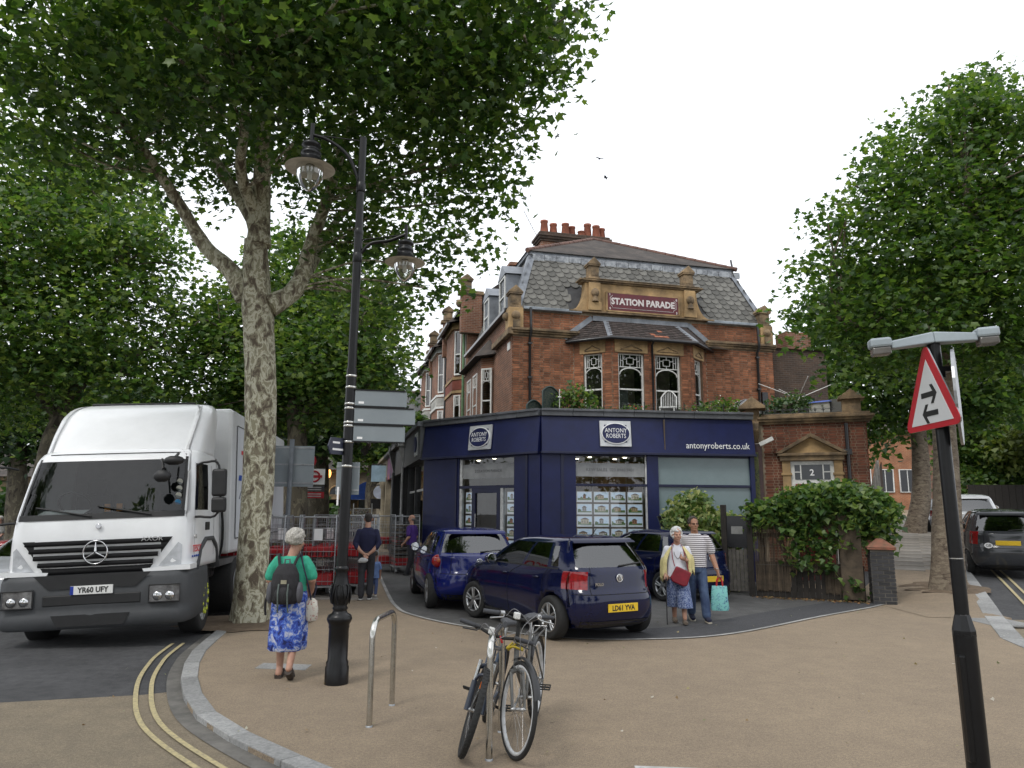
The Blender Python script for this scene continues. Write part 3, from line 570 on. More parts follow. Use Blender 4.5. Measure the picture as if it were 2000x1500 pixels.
# left flank: windows, little bay with tiled roof, dormers
for y, w in ((1.55, .95),): sash(corner, wallM(.06, y, -PI/2), w, 4.62, 6.85)
q = MB(); LB_ = [(0, 6.9), (-.4, 6.4), (-.4, 3.1), (0, 2.6)]; q.prism([(x+.03 if x else .2, y) for x, y in LB_], 4.0, 7.2); q.build('flank_bay', BRICKF, corner)
sash(corner, wallM(-.22, 2.84, -PI/2+R(51)) @ Matrix.Translation((0, -.02, 0)), .42, 4.62, 6.8, room=False); [sash(corner, wallM(-.38, yy, -PI/2), .8, 4.62, 6.8, room=False) for yy in (4.2, 5.4)]
q = MB(); e2 = [(0, 7.1), (-.62, 6.5), (-.62, 3.0), (0, 2.35)]; t2 = [(-.0, 6.2), (-.02, 5.8), (-.02, 3.8), (0, 3.35)]
q.add([(x, y, 7.25) for x, y in e2]+[(x, y, 8.0) for x, y in t2], [(0, 1, 5, 4), (1, 2, 6, 5), (2, 3, 7, 6), (0, 3, 2, 1)]); q.build('flank_bay_roof', RTILE, corner, fix=False)
[MB().box(-.17, .0, a_, c_, 7.36, 7.56).build('string_course', STONED, corner, bev=.02) for a_, c_ in ((-.15, 2.4), (7.0, 7.9))]
q = MB(); q.box(-.2, .06, .3, 7.8, 8.2, 8.32); q.build('eaves_gutter', BLK, corner, bev=.02)
q = MB(); q.box(-.02, 0, .25, .62, 6.95, 7.2); q.build('wall_plaque', WFRAME, corner)
for y in (1.1, 3.75):
    d = MB(); d.xz([(.05, 8.3), (2.2, 8.3), (2.2, 9.75), (.05, 9.75)], y, y+1.05); d.add([(.0, y-.08, 9.75), (.0, y+1.13, 9.75), (.0, y+.52, 10.2), (2.3, y-.08, 9.8), (2.3, y+1.13, 9.8), (2.3, y+.52, 10.25)], [(0, 1, 2), (0, 2, 5, 3), (1, 4, 5, 2)]); o = d.build('dormer', LEAD, corner, fix=False)
    sash(corner, wallM(.03, y+.525, -PI/2), .82, 8.42, 9.72, fancy=False, room=False)
BARN = [(-.1, 0), (9.4, 8.0)]
# ---------------------------------------------------------------- houses further along the terrace
def terrace(y0, y1, k, label):
    t = thing('terrace_house', label, 'building', (0, 22.5, 0), PHI, 'houses of the terrace above the shops'); ym = (y0+y1)/2; H_ = 10.35
    q = MB(); q.box(0, 8, y0, y1, 3.9, H_); q.build('wall', BRICKF, t)
    q = MB(); by0, by1 = y0+1.2, y1-1.0; pl = [(.03, by1), (-.34, by1-.4), (-.34, by0+.4), (.03, by0)]; q.prism(pl, 4.0, 9.9); bay = q.build('bay', BRICKF, t)
    for z, d in ((6.95, .06), (7.55, .05), (9.85, .1)):
        q = MB(); q.prism([(.04, by1+d), (-.34-d, by1-.4+d*.4), (-.34-d, by0+.4-d*.4), (.04, by0-d)], z, z+(.12 if z < 9 else .3))
        q.build('stone_band', STONE if k == 0 else WFRAME, t)
    q = MB(); q.prism([(.04, by1+.03), (-.37, by1-.39), (-.37, by0+.39), (.04, by0-.03)], 7.1, 7.5); q.build('panel_band', mat('terracotta_panel', (.26, .07, .045), .9, ns=5, dirt=.3) if k == 0 else mat('pale_panel', (.5, .49, .45), .9, ns=4, dirt=.3), t)
    for z0, z1 in ((4.7, 6.85), (7.75, 9.75)):
        for yy in (by0+1.2, (by0+by1)/2+.05, by1-1.1): sash(t, wallM(-.31, yy, -PI/2), .62, z0, z1, fancy=z0 < 5, room=False)
        sash(t, wallM(-.17, by0+.2, -PI/2+R(46)) @ Matrix.Translation((0, -.02, 0)), .36, z0, z1, fancy=z0 < 5, room=False)
        sash(t, wallM(-.03, y0+.62, -PI/2), .62, z0, z1, fancy=False, room=False)
    q = MB(); q.add([(-.35, y0, H_), (-.35, y1, H_), (3.6, y0, 13.4), (3.6, y1, 13.4), (8.2, y0, H_), (8.2, y1, H_)], [(0, 1, 3, 2), (2, 3, 5, 4), (0, 2, 4), (1, 5, 3)]); q.build('roof', RTILE, t, fix=False)
    q = MB(); q.add([(-.7, by0-.1, 10.05), (-.7, by1+.1, 10.05), (.4, by0+.6, 11.3), (.4, by1-.6, 11.3), (.1, by0-.3, 10.2), (.1, by1+.3, 10.2)], [(0, 1, 3, 2), (0, 2, 4), (1, 5, 3)]); q.build('bay_roof', RTILE, t, fix=False)
    q = MB(); q.box(-.45, -.3, y0, y1, H_-.12, H_); q.box(-.75, -.63, by0-.1, by1+.1, 9.95, 10.05); q.build('gutter', BLK, t)
    q = MB(); q.box(-.35, .55, y0-.24, y0+.1, 9.3, 11.05); p = q.build('party_wall', BRICKF, t); q = MB(); q.box(-.46, .62, y0-.29, y0+.15, 11.0, 11.15); q.build('stone_cap', STONED, p); q = MB(); q.ball((-.38, y0-.07, 10.6), .18, 10); q.build('carved_ball', STONED, p); finial(t, -.12, y0-.07, 11.12, .42)
    q = MB(); q.tube([(-.12, y0+.28, 10.2), (-.12, y0+.28, 4.2)], .06, 8); q.build('downpipe', mat('green_pipe_paint', (.13, .24, .12), .55, ns=5) if k == 0 else BLK, t)
    q = MB(); q.box(3.0, 4.4, y1-.5, y1+.3, 11.5, 14.4); q.box(2.9, 4.5, y1-.6, y1+.4, 14.2, 14.35); q.build('chimney_stack', BRICKF, t)
    return t
terrace(8.0, 13.1, 0, 'terrace house with green downpipe and terracotta panels, next to the corner building')
terrace(13.1, 18.2, 1, 'terrace house with pale bay panels, second beyond the corner building')
terrace(18.2, 23.3, 2, 'terrace house beside the scaffolding, third beyond the corner building')
# ================================================================ the corner shop (estate agent) in front of the building
NAVY = mat('navy_shop_paint', (.010, .016, .085), .42, col2=(.008, .012, .064), ns=3, spec=.4, dirt=.15)
NAVY2 = mat('navy_trim', (.008, .011, .05), .4, ns=3)
SHOPG = glassmat('shop_glass', (.82, .86, .86), .09)
FROST = mat('frosted_film', (.19, .25, .262), .25, col2=(.16, .215, .226), ns=1.2, spec=.6)
MUL = mat('white_aluminium', (.7, .7, .69), .45, ns=5)
shop = thing('corner_shop', 'single storey navy blue estate agent shop wrapping the corner', 'shop')
S0, S1, S2 = Vector((-2.64, 22.41)), Vector((.795, 19.5)), Vector((6.68, 20.13)); SW_ = S0+Vector((-.238, .971))*5.3
def wallf(A, B_):
    d = B_-A; return Matrix.Translation((A.x, A.y, 0)) @ Matrix.Rotation(math.atan2(d.y, d.x), 4, 'Z'), d.length
M1, L1 = wallf(S1, S2); M0, L0 = wallf(S0, S1)
def part(name, m, M, boxes, parent, bev=0):
    q = MB(); q.M = M
    for bx in boxes: q.box(*bx)
    q.M = None; return q.build(name, m, parent, bev)
# fascia boards, one per face, tilting back slightly
for M, Ln, e0, e1 in ((M1, L1, 0, 0), (M0, L0, 0, .06)):
    q = MB(); q.M = M; q.add([(0, -.16, 3.4), (Ln, -.16, 3.4), (Ln, -.05, 4.36), (0, -.05, 4.36), (0, .12, 3.4), (Ln, .12, 3.4), (Ln, .12, 4.36), (0, .12, 4.36)], [(0, 1, 2, 3), (4, 7, 6, 5), (0, 4, 5, 1), (3, 2, 6, 7), (0, 3, 7, 4), (1, 5, 6, 2)]); q.M = None; q.build('fascia', NAVY, shop)
    part('fascia_bead', NAVY2, M, [(-.03, Ln+.02, -.2, -.1, 3.34, 3.41)], shop, .012)
part('fascia_joint', mat('aged_sealant', (.16, .12, .08), .8, ns=9), M1 @ Matrix.Rotation(0, 4, 'X'), [(3.36, 3.375, -.165, -.03, 3.5, 4.32)], shop)
for M, Ln in ((M1, L1), (M0, L0)):
    q = MB(); q.M = M; k = int(Ln/.75)
    for i in range(k): q.box(Ln*i/k+.004, Ln*(i+1)/k-.004, -.14, .3, 4.37, 4.5); q.box(Ln*i/k+.004, Ln*(i+1)/k-.004, -.18, .32, 4.5, 4.565)
    q.M = None; tag(q.build('lead_coping', mat('dark_coping', (.135, .14, .155), .55, col2=(.09, .095, .105), ns=4, dirt=.2), shop, .008), kind='stuff')
q = MB(); q.prism([(S1.x, S1.y+.3), (S2.x, S2.y+.3), (9.0, 24.4), (0.1, 22.6), (-2.5, 27.6), (S0.x-1.1, S0.y+5), (S0.x+.2, S0.y+.2)], 4.28, 4.4); q.build('flat_roof', mat('roof_felt', (.1, .1, .1), .9, ns=4), shop)
# front face: piers, windows
part('pier', NAVY, M1, [(0, .93, -.06, .15, 0, 3.36)], shop, .01); part('pier_moulding', NAVY2, M1, [(.52, .6, -.09, -.06, 0, 3.34)], shop)
part('pier', NAVY, M1, [(2.88, 3.2, -.06, .15, 0, 3.36)], shop, .01); part('pier', NAVY, M1, [(5.8, 5.92, -.06, .15, 0, 3.36)], shop, .01)
part('stall_riser', NAVY, M1, [(.93, 2.88, -.04, .15, 0, .55)], shop); part('stall_riser', NAVY, M1, [(3.2, 5.8, -.04, .15, 0, .75)], shop)
part('transom', NAVY2, M1, [(.93, 2.88, -.03, .07, 2.5, 2.57)], shop, .006); part('transom', NAVY2, M1, [(3.2, 5.8, -.03, .07, 2.5, 2.57)], shop, .006)
part('mullion', MUL, M1, [(2.845, 2.879, -.02, .08, .55, 3.34)], shop)
part('window_head', NAVY2, M1, [(.93, 5.8, .0, .12, 3.3, 3.36)], shop)
for a, c, z0, z1, m in ((.93, 2.845, .55, 2.5, SHOPG), (.93, 2.845, 2.57, 3.3, SHOPG), (3.2, 5.8, .75, 2.5, FROST), (3.2, 5.8, 2.57, 3.3, FROST)):
    q = MB(); q.M = M1; q.add([(a, .03, z0), (c, .03, z0), (c, .03, z1), (a, .03, z1)], [(0, 1, 2, 3)]); q.M = None; q.build('pane', m, shop, fix=False)
# chamfer face: piers, door, side lights
part('pier', NAVY, M0, [(0, 1.5, -.06, .15, 0, 3.36)], shop, .01); part('pier_moulding', NAVY2, M0, [(1.38, 1.44, -.09, -.06, 0, 3.34)], shop); part('pier', NAVY, M0, [(3.6, L0, -.06, .15, 0, 3.36)], shop, .01); part('pier_moulding', NAVY2, M0, [(4.02, 4.1, -.09, -.06, 0, 3.34)], shop)
part('transom', NAVY2, M0, [(1.5, 3.6, -.03, .07, 2.46, 2.54)], shop, .006); part('window_head', NAVY2, M0, [(1.5, 3.6, 0, .12, 3.3, 3.36)], shop)
part('mullion', MUL, M0, [(1.5, 1.58, -.02, .1, 0, 3.3)], shop); part('mullion', MUL, M0, [(3.08, 3.17, -.02, .1, 0, 2.46)], shop)
part('stall_riser', NAVY, M0, [(1.58, 2.0, -.03, .12, 0, .35)], shop); part('stall_riser', NAVY, M0, [(3.17, 3.6, -.03, .12, 0, .35)], shop)
door = part('door', NAVY2, M0, [(2.0, 2.13, -.03, .05, 0, 2.46), (2.95, 3.08, -.03, .05, 0, 2.46), (2.13, 2.95, -.03, .05, 2.33, 2.46), (2.13, 2.95, -.03, .05, 0, .2)], shop)
q = MB(); q.M = M0; q.tube([(2.2, -.09, .95), (2.2, -.09, 1.75)], .016, 8); [q.tube([(2.2, -.09, z), (2.2, 0, z)], .01, 6) for z in (1.05, 1.65)]; q.M = None; q.build('door_handle', mat('brushed_steel', (.5, .5, .5), .3, metal=1, ns=30), door)
for a, c, z0, z1 in ((1.58, 3.6, 2.54, 3.3), (1.58, 2.0, .35, 2.46), (2.13, 2.95, .2, 2.33), (3.17, 3.6, .35, 2.46)):
    q = MB(); q.M = M0; q.add([(a, .02, z0), (c, .02, z0), (c, .02, z1), (a, .02, z1)], [(0, 1, 2, 3)]); q.M = None; q.build('pane', SHOPG, shop, fix=False)
# frosted bands with lettering in the fanlights
BAND = mat('frosted_band', (.36, .365, .37), .5, ns=2); GREYT = mat('grey_vinyl_lettering', (.16, .16, .17), .6, ns=4)
def onwall(M, s, y, z): return M @ Vector((s, y, z))
for M, a, c, z0, z1, tx in ((M1, .94, 2.84, 2.76, 3.12, 'KEW SALES  020 8940 9401'), (M0, 1.6, 3.58, 2.74, 3.15, '2 STATION PARADE')):
    q = MB(); q.M = M; q.add([(a, .016, z0), (c, .016, z0), (c, .016, z1), (a, .016, z1)], [(0, 1, 2, 3)]); q.M = None; bd = q.build('frosted_band', BAND, shop, fix=False)
    text('lettering', tx, .115, GREYT, bd, onwall(M, (a+c)/2, .010, (z0+z1)/2), (PI/2, 0, M.to_euler().z), ext=.001)
# interior
q = MB(); IN = mat('shop_interior', (.46, .43, .37), .8, col2=(.36, .33, .28), ns=1.5)
q.add([(-2.3, 22.6, .02), (.9, 19.75, .02), (6.6, 20.35, .02), (6.3, 24.6, .02), (-.5, 24.6, .02)]+[(-2.3, 22.6, 3.35), (.9, 19.75, 3.35), (6.6, 20.35, 3.35), (6.3, 24.6, 3.35), (-.5, 24.6, 3.35)], [(0, 1, 2, 3, 4), (5, 9, 8, 7, 6), (2, 7, 8, 3), (3, 8, 9, 4), (4, 9, 5, 0)]); q.build('interior', IN, shop, fix=False)
q = MB(); q.box(1.7, 3.9, 21.6, 21.75, .02, 3.3); q.build('display_screen', mat('warm_panel', (.30, .17, .075), .6, col2=(.12, .07, .04), ns=2, ramp=(.4, .6)), shop)
q = MB(); q.box(-.6, .9, 22.0, 22.7, .02, .75); q.build('reception_desk', mat('grey_desk', (.3, .3, .3), .6, ns=3), shop)
LAMP = mat('lit_downlight', (1, .9, .72), .4, emit=9, na=0)
for x, y in ((1.6, 20.2), (2.2, 20.5), (3.2, 20.6), (.2, 20.9), (-.5, 21.3), (-1.0, 22.2), (1.9, 21.2), (3.0, 21.2)):
    q = MB(); q.M = Matrix.Translation((x, y, 3.33)); q.lathe([(.055, 0), (.05, .012)], 12); q.M = None; q.build('downlight', LAMP, shop)
# illuminated property cards hung in the windows
PSKY = mat('photo_sky', (.42, .58, .80), .35, col2=(.62, .70, .80), ns=3, emit=.3); PGRN = mat('photo_lawn', (.12, .2, .05), .4, col2=(.05, .09, .03), ns=30, emit=.25); PROOF = mat('photo_roof', (.12, .08, .07), .4, ns=30, emit=.25); PWIN = mat('photo_window', (.05, .06, .08), .3)
PHS = [mat('photo_house_%d' % i, c, .4, ns=30, emit=.25) for i, c in enumerate(((.42, .2, .12), (.55, .48, .36), (.5, .36, .2), (.36, .34, .33), (.6, .56, .5)))]
CARDW = mat('backlit_card_frame', (.62, .63, .66), .3, emit=.25, na=.05)
q = MB(); q.box(-.205, .205, -.01, .01, -.14, .14); cfm = q.mesh('property_card', CARDW); phm = []
for i in range(7):
    q = MB(); g_ = random.Random(i+40); q.box(-.185, .185, -.0130, -.0101, -.085, .12); q.box(-.185, .185, -.0140, -.0131, -.085, -.085+g_.uniform(.03, .08), 1); x0, x1 = sorted((g_.uniform(-.16, -.02), g_.uniform(.03, .17))); zt = g_.uniform(.02, .06); q.box(x0, x1, -.0150, -.0141, -.055, zt, 3); q.xz([(x0-.015, zt), (x1+.015, zt), ((x0+x1)/2+.02, zt+.045), ((x0+x1)/2-.02, zt+.045)], -.0156, -.0151, 2); n_ = max(2, int((x1-x0)/.055))
    for k in range(n_):
        for zz in (-.03, .0): q.box(x0+(x1-x0)*(k+.3)/n_, x0+(x1-x0)*(k+.7)/n_, -.0156, -.0151, zz, zz+.018, 4)
    for k in range(3): xx = g_.choice((-.15, .14, .1, -.1))+g_.uniform(-.03, .03); rr = g_.uniform(.02, .045); q.xz([(max(-.183, min(.183, xx+rr*math.cos(a))), -.03+rr*math.sin(a)*1.1) for a in [2*PI*j/9 for j in range(9)]], -.0162, -.0157, 1)
    phm.append(q.mesh('photo', [PSKY, PGRN, PROOF, PHS[i % 5], PWIN]))
def card(M, s, z, i, sc=1.0):
    p = onwall(M, s, .13, z); o = inst('property_card', cfm, shop, p, (0, 0, M.to_euler().z), (sc, 1, 1)); inst('photo', phm[i % 7], o)
for r in range(5):
    for c in range(4): card(M1, 1.19+c*.462, 2.22-r*.325, r*3+c*2+(r*c) % 3)
    card(M0, 1.8, 2.22-r*.33, r*2+1, .82); card(M0, 3.39, 2.22-r*.33, r+3, .86)
q = MB(); q.M = M1
for c in range(5): q.tube([(.96+c*.462, .13, .5), (.96+c*.462, .13, 3.3)], .004, 4)
q.M = None; q.build('hanging_wires', MUL, shop)
# logo boards and web address on the fascia
SILV = mat('silver_sign', (.6, .61, .62), .4, metal=.3, ns=5, na=.15); WL = mat('white_sign_letters', (.82, .82, .82), .5, ns=4, na=.05)
def logo(M, s, z=3.9, sz=.43):
    A = math.atan2(.11, .96); root = link(bpy.data.objects.new('logo_board', None), shop); root.matrix_local = M @ Matrix.Translation((s, -.115-.012, z)) @ Matrix.Rotation(-A, 4, 'X')
    q = MB(); q.box(-sz, sz, -.05, 0, -sz*.82, sz*.82); q.build('backing_plate', SILV, root, .008); q = MB(); q.box(-sz*.72, sz*.72, -.056, -.05, -sz*.56, sz*.56); q.build('navy_square', NAVY, root)
    def ell(a, c, d): return [(a*math.cos(2*PI*i/40), c*math.sin(2*PI*i/40)) for i in range(40)]
    q = MB(); q.xz(ell(sz*.92, sz*.68, 0), -.085, -.05); q.build('oval_rim', WL, root, .006); q = MB(); q.xz(ell(sz*.86, sz*.62, 0), -.092, -.08); q.build('oval', NAVY, root)
    text('lettering', 'ANTONY', .17, WL, root, (0, -.094, .075), X90, sx=.84); text('lettering', 'ROBERTS', .17, WL, root, (0, -.094, -.075), X90, sx=.78)
logo(M1, 2.0); logo(M0, 2.42, 3.89)
text('web_address', 'antonyroberts.co.uk', .25, WL, shop, onwall(M1, 4.86, -.15, 3.62), (PI/2-.11, 0, M1.to_euler().z), sx=.88)
# wing side of the shop: dark grey return with white logo, window
MW, LW = wallf(SW_, S0)
part('flank_wall', DGREY, MW, [(0, LW, .05, .2, 0, .5), (0, .3, .0, .2, 0, 3.4), (LW-.25, LW-.02, -.02, .2, 0, 3.36), (2.5, 2.62, 0, .2, 0, 3.3)], shop); part('flank_fascia', DGREY, MW, [(0, LW-.02, -.18, .12, 3.4, 4.4)], shop); part('flank_coping', mat('dark_coping', (.1, .1, .1)), MW, [(0, LW, -.28, .3, 4.4, 4.55)], shop, .01)
for a, c in ((.3, 2.5), (2.62, LW-.25)):
    q = MB(); q.M = MW; q.add([(a, .1, .5), (c, .1, .5), (c, .1, 3.4), (a, .1, 3.4)], [(0, 1, 2, 3)]); q.M = None; q.build('pane', SHOPG, shop, fix=False)
part('window_bar', MUL, MW, [(.3, LW-.25, .06, .12, 2.45, 2.52)], shop)
q = MB(); q.M = MW; q.box(.2, LW-.2, 1.2, 1.3, .1, 3.3); q.M = None; q.build('inner_wall', mat('inner_wall', (.3, .28, .25), .8, ns=2), shop)
q = MB(); q.M = MW @ Matrix.Translation((LW-.9, -.185, 3.9)); q.box(-.36, .36, -.03, 0, -.36, .36); q.M = None; lg = q.build('flank_logo', SILV, shop); q = MB(); q.M = MW @ Matrix.Translation((LW-.9, -.22, 3.9)); q.xz([(.34*math.cos(2*PI*i/24), .25*math.sin(2*PI*i/24)) for i in range(24)], -.03, 0); q.M = None; q.build('oval', NAVY, lg)
# ---------------------------------------------------------------- shops along the parade
def rowshop(y0, y1, label, fas, body, name='parade_shop', sign=None, cols=0, zf=(3.3, 4.35)):
    t = thing(name, label, 'shop', (0, 22.5, 0), PHI, 'shops along the parade'); x = -2.58
    q = MB(); q.box(x-.15, x+.15, y0+.12, y1-.12, zf[0], zf[1]); f = q.build('fascia', fas, t); q = MB(); q.box(x-.35, .2, y0+.05, y1-.05, zf[1], zf[1]+.14); q.build('cornice', body, t, .02)
    for yy in (y0, ): q = MB(); q.box(x-.2, x+.12, yy-.14, yy+.14, 0, 3.45); q.build('pilaster', body, t, .02)
    q = MB(); q.box(x-.02, x+.1, y0+.14, y1-.12, 0, .55); q.build('stall_riser', body, t)
    q = MB(); q.add([(x+.04, y0+.14, .55), (x+.04, y1-.12, .55), (x+.04, y1-.12, zf[0]), (x+.04, y0+.14, zf[0])], [(0, 1, 2, 3)]); q.build('pane', SHOPG, t, fix=False)
    for k in range(1, 4): q = MB(); yy = y0+(y1-y0)*k/4; q.box(x, x+.09, yy-.04, yy+.04, .55, zf[0]); q.build('mullion', body, t)
    q = MB(); q.add([(x+.2, y0+.1, 0), (x+.2, y1-.1, 0), (x+1.6, y1-.1, 0), (x+1.6, y0+.1, 0), (x+.2, y0+.1, 3.3), (x+.2, y1-.1, 3.3), (x+1.6, y1-.1, 3.3), (x+1.6, y0+.1, 3.3)], [(0, 1, 2, 3), (4, 7, 6, 5), (2, 6, 7, 3), (1, 5, 6, 2), (0, 3, 7, 4)]); q.build('interior', mat('dim_shop', (.1, .09, .08), .8, col2=(.05, .045, .04), ns=1.5), t, fix=False)
    q = MB(); q.box(x+.1, .3, y0, y1, 3.3, 4.4); q.build('roof', mat('roof_felt', (.1, .1, .1)), t)
    for k in range(cols):
        q = MB(); q.M = Matrix.Translation((x-.22, y0+.5+k*(y1-y0-1)/(cols-1), 0)); q.lathe([(.2, 0), (.2, .3), (.15, .35), (.14, 2.9), (.2, 3.0), (.2, 3.25)], 12); q.M = None; q.build('column', body, t)
    if sign: text('lettering', sign[0], .5, sign[1], t, (x-.155, (y0+y1)/2, (zf[0]+zf[1])/2), (PI/2, 0, -PI/2))
    return t
CREAM = mat('cream_stone', (.36, .31, .22), .85, col2=(.22, .185, .13), ns=3, dirt=.4); DK = mat('charcoal_shopfront', (.03, .03, .033), .5, ns=4)
rowshop(5.9, 10.2, 'dark charcoal shop with long fascia, next to the navy corner shop', DGREY, DK)
rowshop(10.2, 14.6, 'shop with a purple and orange fascia between charcoal shop and stone columns', splotch('printed_fascia', [(0, (.02, .02, .05)), (.45, (.16, .03, .10)), (.62, (.6, .17, .02))], .8, .5, 0), DK)
rowshop(14.6, 19.4, 'stone fronted shop with a row of columns', CREAM, CREAM, cols=5); rowshop(19.4, 23.4, 'narrow dark shop behind the round hanging sign', DK, CREAM); rowshop(23.4, 29, 'shop with a blue canvas awning at the far end of the parade', DK, CREAM)
# white console brackets between fascias
for y in (5.75, 10.15):
    q = MB(); q.M = Matrix.Translation((0, 22.5, 0)) @ Matrix.Rotation(PHI, 4, 'Z'); x = -2.58; q.box(x-.42, x-.1, y-.16, y+.16, 4.2, 4.75); q.add([(x-.38, y-.13, 4.2), (x-.38, y+.13, 4.2), (x-.1, y+.13, 4.2), (x-.1, y-.13, 4.2), (x-.2, y-.1, 3.45), (x-.2, y+.1, 3.45), (x-.1, y+.1, 3.45), (x-.1, y-.1, 3.45)], [(0, 1, 5, 4), (1, 2, 6, 5), (2, 3, 7, 6), (3, 0, 4, 7), (4, 5, 6, 7)]); q.box(x-.46, x-.1, y-.2, y+.2, 4.75, 4.85); q.tube([(x-.22, y, 3.45), (x-.22, y, .05)], .05, 8); q.M = None
    tag(q.build('console_bracket', mat('grey_white_paint', (.5, .51, .52), .6, ns=4, dirt=.3), bev=.015), 'white painted console bracket and post ' + ('between the navy shop and the charcoal shop' if y < 8 else 'before the orange fascia shop'), 'bracket', 'white console brackets on the shop row')
def wl(x, y, z=0):      # building frame -> world
    c, s = math.cos(PHI), math.sin(PHI); return (x*c-y*s, 22.5+x*s+y*c, z)
# awning, round hanging sign, other hanging signs
aw_ = thing('awning', 'blue canvas shop awning at the far end of the parade', 'awning', wl(-2.7, 24.5), PHI); AWN = mat('blue_canvas', (.012, .055, .26), .8, ns=5)
q = MB(); k = 6; ring = lambda y: [(0, y, 3.7)]+[(-1.5*math.sin(PI/2*i/k), y, 2.5+1.2*math.cos(PI/2*i/k)) for i in range(k+1)]+[(0, y, 2.5)]; q.loft([ring(0), ring(2.8)], 0, True, False); q.build('canvas', AWN, aw_); q = MB(); q.tube([(0, 0, 2.48), (-1.5, 0, 2.48), (-1.5, 2.8, 2.48), (0, 2.8, 2.48)], .025, 6); q.build('awning_frame', BLK, aw_)
for (y, z, r, lb) in ((16.0, 2.75, .33, 'round white hanging sign outside the column fronted shop'),):
    t = thing('hanging_sign', lb, 'sign', wl(-2.95, y, z), PHI); q = MB(); q.M = Matrix.Rotation(PI/2, 4, 'X'); q.lathe([(r, -.04), (r, .04)], 24); q.M = None; q.build('disc', mat('pale_blue_enamel', (.55, .6, .72), .4, ns=3), t); q = MB(); q.box(-.35, .38, -.04, .04, r, r+.06); q.build('bracket', BLK, t); q = MB(); q.box(-.45, .45, -.05, .05, -r-.5, -r-.0); q.build('sign_plate', BLK, t)
t = thing('hanging_sign', 'square pale blue projecting sign above the stone fronted shop', 'sign', wl(-3.0, 15.2, 3.6), PHI); q = MB(); q.box(-.45, .3, -.04, .04, -.35, .45); q.build('board', mat('pale_blue_board', (.35, .5, .6), .5, ns=2), t); q = MB(); q.tube([(-.45, 0, .5), (.4, 0, .5)], .02, 6); q.build('bracket', BLK, t)
# ================================================================ plane trees
BARK = splotch('plane_bark', [(0, (.10, .078, .055)), (.40, (.19, .165, .115)), (.465, (.30, .285, .20)), (.515, (.47, .45, .35)), (.60, (.26, .24, .16))], 8.0, .85, .5, .6)
BARKD = splotch('dark_plane_bark', [(0, (.05, .04, .03)), (.42, (.10, .085, .06)), (.56, (.16, .14, .095)), (.66, (.10, .09, .06))], 5, .9, .5, .5)
LEAFA = leafmat('plane_leaves', [(.026, .062, .014), (.042, .092, .019), (.062, .122, .025), (.11, .175, .04)], .42)
LEAFB = leafmat('plane_leaves_far', [(.032, .072, .018), (.052, .108, .024), (.08, .145, .032), (.14, .20, .05)], .42)
LEAFC = leafmat('dark_shrub_leaves', [(.018, .045, .015), (.03, .07, .02), (.05, .10, .03), (.08, .13, .04)], .28)
def _px(u, v, Y):
    """a point of the place, given by the direction it is seen in and its distance along the street"""
    x, y = (u-1000)/1420, -(v-750)/1420; c, s = math.cos(_R), math.sin(_R); x, y = x*c-y*s, x*s+y*c
    d = Vector((x, math.cos(_P)-y*math.sin(_P), math.sin(_P)+y*math.cos(_P))); d *= Y/d.y; return d+Vector((0, 0, 1.8))
def palm(n=5):
    o = []; angs = [-125, -62, 0, 62, 125]; ln = [.55, .85, 1.0, .85, .55]
    for i, (a, l) in enumerate(zip(angs, ln)):
        o.append((math.sin(R(a))*l, math.cos(R(a))*l))
        if i < 4: m = R((a+angs[i+1])/2); o.append((math.sin(m)*.48, math.cos(m)*.48))
    o.append((0, -.28)); return o
_pl = palm(); PALM = np.array([(0, .12, .06)]+[(x*.62, y*.62, -.10*(x*x+y*y)) for x, y in _pl]); PALMF = np.array([(0, 1+i, 1+(i+1) % 10) for i in range(10)])
KITE = np.array([(0, -.4, 0), (.55, -.1, -.08), (.28, .2, .03), (0, .72, -.06), (-.28, .2, .03), (-.55, -.1, -.08)]); KITEF = np.array([(0, 1, 2), (0, 2, 3), (0, 3, 4), (0, 4, 5)])
def leaves(P, N, size, base=PALM, F=PALMF, tilt=.75, droop=.3):
    """scatter one leaf blade per point of P; blades lean every way but mostly face up and hang a little"""
    n = len(P); az = RNG.uniform(0, 2*PI, n); tl = np.abs(RNG.normal(droop, tilt, n)); sz = size*RNG.uniform(.65, 1.25, n); ro = RNG.normal(0, .5, n)
    ca, sa, ct, st, cr, sr = np.cos(az), np.sin(az), np.cos(tl), np.sin(tl), np.cos(ro), np.sin(ro)
    # local y = blade direction (down-slope), z = normal
    Yv = np.stack([ca*ct, sa*ct, -st], 1); Xv = np.stack([-sa, ca, 0*sa], 1); Zv = np.cross(Xv, Yv); X2 = Xv*cr[:, None]+Zv*sr[:, None]; Z2 = np.cross(X2, Yv)
    V = P[:, None, :]+sz[:, None, None]*(base[None, :, 0, None]*X2[:, None, :]+base[None, :, 1, None]*Yv[:, None, :]+base[None, :, 2, None]*Z2[:, None, :])
    k = len(base); FF = (F[None]+(np.arange(n)*k)[:, None, None]).reshape(-1, 3); return V.reshape(-1, 3), FF
